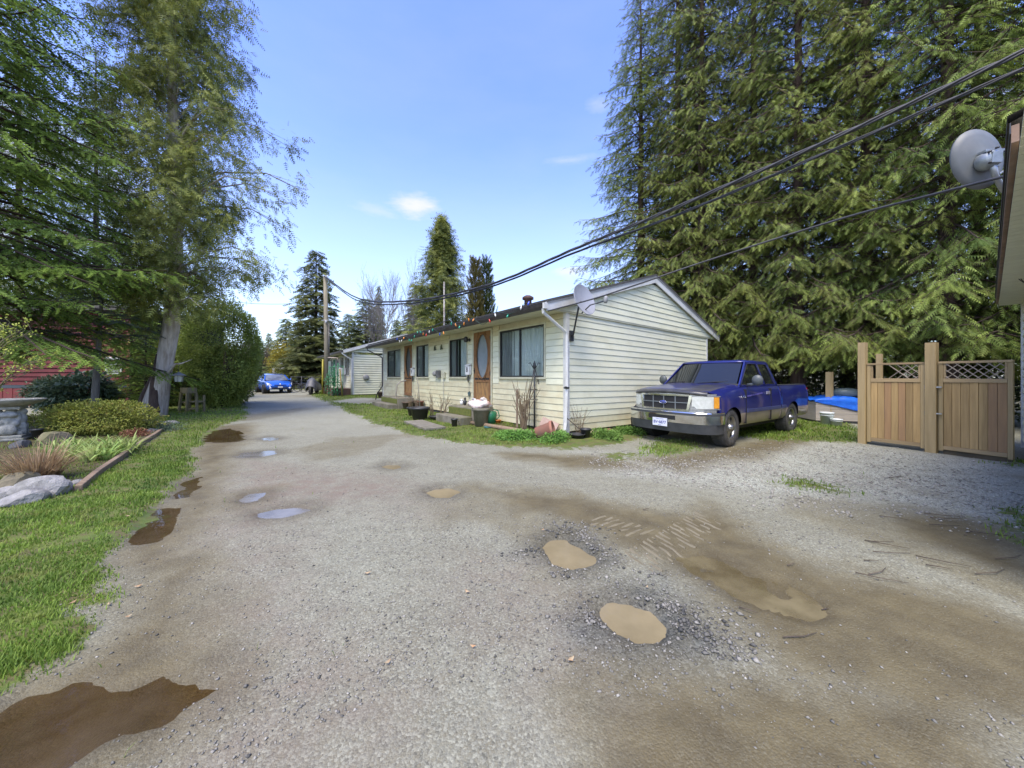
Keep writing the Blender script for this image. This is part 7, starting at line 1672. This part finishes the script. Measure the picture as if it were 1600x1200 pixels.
p0 = gz(617, 637); o = MB().tube([(0, 0, 0), (.06, -.0, .7), (.10, 0, 1.0), (.25, .05, 1.14), (.55, .35, 1.22), (.85, .65, 1.36), (.95, .75, 1.5)], .03, 8).build('handrail', RAILM, None, p0); tag(o, 'bent pale metal handrail at the far doorstep', 'handrail')
p0 = gz(613, 628); o = MB().box((-.03, -.02, 0), (.03, .02, .75)).build('marker_stake', mat('stake_grey', (.18, .18, .16), None, .8), None, p0, (.1, .1, 0)); tag(o, 'short grey stake beside the bent handrail', 'stake')
o = MB().tube([(.08, 0, 0), (0, .02, .9), (-.06, .03, 1.25), (-.12, .03, 1.3)], .018, 6).build('walking_cane', RAILM, None, hp(-.35, 7.75, .1)); tag(o, 'curved cane propped among the stalks under the third window', 'cane')
# stakes, obelisk, rake, boards by the corner
def stake(px, py, h_, w_, lx, lb, mt=None, ly=0): p = gz(px, py); o = MB().beam((0, 0, 0), (lx, ly, h_), w_, w_ * .6).build('garden_stake', mt or LOGM, None, p); tag(o, lb, 'stake'); return o
stake(808, 676, 1.02, .05, 0, 'weathered grey stake standing in the dead rose canes'); stake(864, 672, .92, .055, -.14, 'grey board stake leaning on the wall right of the obelisk', ly=.0)
p = gz(835, 675); t = thing('obelisk', 'black metal plant obelisk in front of the large window', 'obelisk', p)
m_ = MB(); m_.tube([(0, 0, 0), (0, 0, 1.62)], .022, 6); m_.build('post', BLACKP, t)
m_ = MB()
for x in (-.14, .22): m_.tube([(x, .02, .02), (x * .8, .02, .9), (0, 0, 1.6)], .011, 5)
m_.build('leg', BLACKP, t); m_ = MB()
for z in (.35, .75, 1.0): m_.tube([(-.13, .02, z), (.19, .02, z)], .009, 5)
m_.build('cross_bar', BLACKP, t); m_ = MB()
for s_ in (-1, 1): m_.tube([(0, 0, 1.5), (s_ * .06, 0, 1.6), (s_ * .10, 0, 1.68), (s_ * .15, 0, 1.66)], .011, 5)
m_.lathe([(.001, 1.52), (.05, 1.56), (.03, 1.66), (.001, 1.74)], 8); m_.build('finial', BLACKP, t)
p = gz(918, 678); o = MB().beam((0, 0, 0), (-.40, -.02, 1.12), .03, .03).build('wooden_pole', mat('pole_greenish', (.12, .12, .06), (.08, .07, .04), .8, scale=6), None, p); tag(o, 'thin dark pole leaning against the white downspout corner', 'pole')
p = gz(905, 684); o = MB().beam((0, 0, .18), (-.34, -.02, .48), .02, .02).build('broken_stick', TWIG, None, p); tag(o, 'short dark stick slanting from the black pot to the downspout', 'stick')
BRD = mat('board_pinkish', (.42, .30, .24), (.36, .24, .19), .8, scale=4, dirt=(.28, .2, .15))
o = MB().box((-.22, -.02, -.11), (.22, .02, .11)).build('leaning_board', BRD, None, gz(858, 681) + Vector((0, 0, .20)), (R(-28), R(20), HRZ - R(70))); tag(o, 'pinkish board propped over the broken pot near the corner', 'board')
o = MB().lathe([(.13, 0), (.18, .34), (.20, .34), (.20, .40), (.17, .40), (.11, .03), (.001, .03)], 20).build('broken_pot', TERR, None, gz(838, 688) + Vector((0, 0, .13)), (R(75), 0, R(75))); tag(o, 'terracotta pot lying on its side near the corner', 'pot')
o = MB().prism([(-.16, 0), (.14, -.03), (.10, .12), (-.08, .14)], .04).build('brick_piece', BRD, None, gz(932, 682) + Vector((0, 0, .03)), (R(20), 0, 0)); tag(o, 'pale broken slab piece at the foot of the end wall', 'slab')
o = MB().box((-.10, -.06, 0), (.10, .06, .07)).build('brick_piece', TERR, None, gz(950, 677), (0, 0, .5)); tag(o, 'red brick at the foot of the end wall', 'brick')
# dead canes and stalks
CANE = mat('dead_cane', (.20, .15, .085), (.13, .095, .06), .85, scale=6)
def canes(px, py, n, h_, sp_, lb, seed, cat='canes', rad=.008, hook=0):
    p = gz(px, py); r_ = random.Random(seed); m_ = MB()
    for i in range(n):
        a = r_.uniform(0, 6.28); s_ = r_.uniform(.2, 1) * sp_; hh = h_ * r_.uniform(.5, 1.05); b = (r_.uniform(-.07, .07), r_.uniform(-.07, .07), 0)
        e_ = (b[0] + math.cos(a) * s_, b[1] + math.sin(a) * s_ * .5, hh); md_ = (b[0] + math.cos(a) * s_ * .35, b[1] + math.sin(a) * s_ * .2, hh * .55)
        m_.tube([b, md_, e_], [rad, rad * .8, rad * .45], 5, caps=False)
        if r_.random() < .6:
            m_.tube([md_, (md_[0] + r_.uniform(-.22, .22), md_[1] + r_.uniform(-.1, .1), md_[2] + r_.uniform(.1, .3))], [rad * .7, rad * .3], 4, caps=False)
    tag(m_.build('dead_canes', CANE, None, p, kind=None), lb, cat)
canes(818, 677, 26, 1.25, .42, 'bunch of dead rose canes under the large window', 3, rad=.012); canes(846, 672, 6, 1.9, .15, 'tall thin dead stems beside the obelisk', 4)
canes(692, 655, 16, .85, .30, 'dead curly stalks between the tub planters and near doorstep', 5); canes(676, 655, 10, 1.0, .25, 'thin dead stalks above the low black tray', 6); canes(652, 650, 9, .9, .2, 'dead stalks rising from the large black tub', 7); canes(640, 642, 8, .9, .2, 'dead stalks by the brown pot of the far doorstep', 9)
canes(905, 683, 14, .75, .22, 'dry seed stems in the wide low black pot', 8, rad=.006); canes(700, 648, 5, 1.6, .08, 'tall thin stems against the wall below the second window', 10, rad=.006)
ivy = broad('ivy_leaves', 221, 2600, L_IVY, (.55, .28, .13), .05, .3, 3, .9)
for i, (px, py, s_, lb) in enumerate(((812, 688, 1.0, 'leafy green weeds before the fallen terracotta pot'), (868, 691, .9, 'leafy green weeds at the foot of the downspout'), (945, 686, .9, 'leafy green weeds along the end wall, by the pale slab piece'), (983, 680, .8, 'leafy green weeds along the end wall, nearest the pickup'), (788, 682, .6, 'small green weeds at the end of the thin log'))):
    q = gz(px, py); t = thing('weed_patch', lb, 'weeds', q, i); t.scale = (s_, s_, s_); link('leaves', ivy, t, (0, 0, .07))
# boots and junk at the far doorstep
q = gz(597, 622); t = thing('brown_planter', 'dark brown rustic planter with dead plants at the far house corner', 'planter', q); MB().lathe(pot_prof(.28, .35), 14).build('pot', mat('pot_darkbrown'), t); link('branches', bare('small_twigs', 431, .8, TWIG, .015, 1.0, 3, 4), t, (0, 0, .3))
# ------------------------------------------------------------------ grass, stones, litter
L_GRASS = leafmat('grass_blade', (.07, .13, .02), (.24, .34, .048), transl=.35, ns=1.6, warm=(.24, .24, .06))
def scatter(seed, n, rlo, rhi, a0, a1):
    r_ = np.random.default_rng(seed); rr = rlo * (rhi / rlo) ** r_.random(n); an = np.radians(a0 + (a1 - a0) * r_.random(n)); return rr * np.sin(an), rr * np.cos(an), r_
def grass(name, seed, n, rlo, rhi, a0, a1, h0, w0, grow=.35):
    x, y, r_ = scatter(seed, n, rlo, rhi, a0, a1); M = masks(x, y); p = np.clip(M['grass'] + (fbm(x, y, 2.6, 4, 91) - .5) * .9 - .08, 0, 1) * np.clip(M['grass'] * 5, .015, 1) * (1 - np.clip(M['dep'] * 3, 0, 1))
    p = p * np.clip(2.4 * fbm(x, y, 4, 4, 93) - .45, 0.03, 1); p = np.maximum(p, M['bed'] * .10)
    k = r_.random(len(x)) < p; x, y = x[k], y[k]; M = {a: b[k] for a, b in M.items()}; z = height(x, y, M); n = len(x); d = np.hypot(x, y)
    hh = (h0 * (.45 + 1.1 * fbm(x, y, 1.5, 3, 95)) * r_.uniform(.5, 1.3, n)) * (1 + .04 * d); w_ = w0 * (1 + grow * d) * .5
    a = r_.uniform(0, 6.283, n); ln = r_.uniform(.1, .9, n); dx, dy = np.cos(a), np.sin(a); Pb = np.stack([x, y, z - .008], 1); sd = np.stack([-dy, dx, 0 * dx], 1)
    tip = Pb + np.stack([dx * hh * ln, dy * hh * ln, hh], 1); mid = Pb + np.stack([dx * hh * ln * .35, dy * hh * ln * .35, hh * .6], 1)
    Vx = np.stack([Pb - sd * w_[:, None], Pb + sd * w_[:, None], mid + sd * w_[:, None] * .7, tip, mid - sd * w_[:, None] * .7], 1).reshape(-1, 3)
    b = (np.arange(n) * 5)[:, None]; F_ = np.concatenate([b + np.array([[0, 1, 2]]), b + np.array([[0, 2, 4]]), b + np.array([[4, 2, 3]])], 0)
    v = np.repeat(np.clip(.15 + .7 * fbm(x, y, .9, 3, 97) + r_.uniform(-.25, .35, n) - .1, 0, 1), 5)
    o = link(name, mesh_np(name, Vx, F_, L_GRASS, {'v': v}), kind='stuff'); return n
grass('grass', 501, 260000, 1.9, 9, -66, -18, .030, .0033)
grass('grass', 502, 130000, 7, 34, -56, 8, .040, .0035, .30)
grass('grass', 503, 90000, 4.5, 15, 20, 60, .04, .0035)
STM = bpy.data.materials.new('loose_stone'); STM.use_nodes = True; nt = STM.node_tree
c_ = mixc(nt, node(nt, 'ShaderNodeAttribute', attribute_name='v').outputs['Fac'], (.05, .05, .044), (.40, .375, .31)); nt.links.new(c_, nt.nodes['Principled BSDF'].inputs['Base Color']); nt.nodes['Principled BSDF'].inputs['Roughness'].default_value = .8
OCT = np.array([(1, 0, 0), (-1, 0, 0), (0, 1, 0), (0, -1, 0), (0, 0, 1), (0, 0, -1)], float); OF = np.array([(0, 2, 4), (2, 1, 4), (1, 3, 4), (3, 0, 4), (2, 0, 5), (1, 2, 5), (3, 1, 5), (0, 3, 5)])
def stones(seed, n, rlo, rhi, a0, a1, smin, smax, fn):
    x, y, r_ = scatter(seed, n, rlo, rhi, a0, a1); M = masks(x, y); p, vb = fn(x, y, M); p = p * (1 - np.clip(M['dep'] * 2.2, 0, 1)); k = r_.random(len(x)) < p; x, y, vb = x[k], y[k], vb[k]; M = {a: b[k] for a, b in M.items()}; n = len(x)
    s_ = smin * (smax / smin) ** (r_.random(n) ** 2.2); z = height(x, y, M) + s_ * .15; V_ = OCT[None] * r_.uniform(.55, 1.15, (n, 6, 1)) + r_.normal(0, .16, (n, 6, 3)); V_[:, :, 2] *= .62; V_ *= s_[:, None, None] * .5
    a = r_.uniform(0, 6.283, n); c, s2 = np.cos(a)[:, None], np.sin(a)[:, None]; V2 = np.stack([V_[:, :, 0] * c - V_[:, :, 1] * s2 + x[:, None], V_[:, :, 0] * s2 + V_[:, :, 1] * c + y[:, None], V_[:, :, 2] + z[:, None]], 2)
    F_ = (np.arange(n) * 6)[:, None, None] + OF[None]; v = np.repeat(np.clip(vb + r_.normal(0, .2, n), 0, 1), 6)
    link('loose_gravel', mesh_np('loose_gravel', V2.reshape(-1, 3), F_.reshape(-1, 3), STM, {'v': v}), kind='stuff')
def f_near(x, y, M): 
    p = .6 * (1 - M['grass']) * (1 - .9 * M['mud']) * (1 - M['bed']); return p * np.clip(fbm(x, y, 1.3, 3, 99) * 1.8 - .25, .05, 1), .45 + 0 * x
def f_dark(x, y, M): return np.clip(M['darkg'] * (1 - M['dep']), 0, 1) * np.clip(fbm(x, y, 3.5, 4, 109) * 2.6 - .65, .04, 1), .16 + .25 * (fbm(x, y, 5, 2, 103) > .5)
def f_pale(x, y, M): return M['pale'] * (1 - M['grass']) * .8 * np.clip(fbm(x, y, 1.1, 3, 107) * 2.2 - .4, .05, 1), .68 + 0 * x
stones(601, 70000, 1.6, 7, -55, 60, .005, .022, f_near); stones(602, 26000, 2.0, 5.0, -5, 42, .010, .042, f_dark); stones(603, 60000, 4.4, 12, 5, 58, .010, .045, f_pale)
# fallen twigs and leaves on the gravel
rr_ = random.Random(77); m_ = MB()
for i in range(26):
    q = gz(rr_.uniform(1330, 1560), rr_.uniform(800, 900)) if i < 17 else gz(rr_.uniform(1350, 1480), rr_.uniform(745, 765)) if i < 20 else gz(rr_.uniform(1000, 1590), rr_.uniform(780, 1000)); a = rr_.uniform(-.9, .3); L_ = rr_.uniform(.05, .32) if i < 30 else rr_.uniform(.04, .2)
    m_.tube([q + Vector((0, 0, .012)), q + Vector((math.cos(a) * L_ * .5, math.sin(a) * L_ * .5, .02)), q + Vector((math.cos(a + .2) * L_, math.sin(a + .2) * L_, .012))], [.004, .003, .0015], 4)
m_.build('fallen_twigs', TWIG, kind='stuff')
m_ = MB()
for i in range(16):
    q = gz(*(rr_.choice([(rr_.uniform(1000, 1600), rr_.uniform(760, 1090)), (rr_.uniform(0, 300), rr_.uniform(800, 1000)), (rr_.uniform(500, 1000), rr_.uniform(760, 1100))]))); s_ = rr_.uniform(.008, .024); a = rr_.uniform(0, 6)
    m_.add([q + Vector((math.cos(a) * s_, math.sin(a) * s_, .02)), q + Vector((-math.sin(a) * s_ * .5, math.cos(a) * s_ * .5, .012)), q + Vector((-math.cos(a) * s_, -math.sin(a) * s_, .02)), q + Vector((math.sin(a) * s_ * .5, -math.cos(a) * s_ * .5, .014))], [(0, 1, 2, 3)])
m_.build('fallen_leaves', mat('leaf_litter', (.34, .17, .07), (.40, .33, .20), .8, scale=30), kind='stuff')
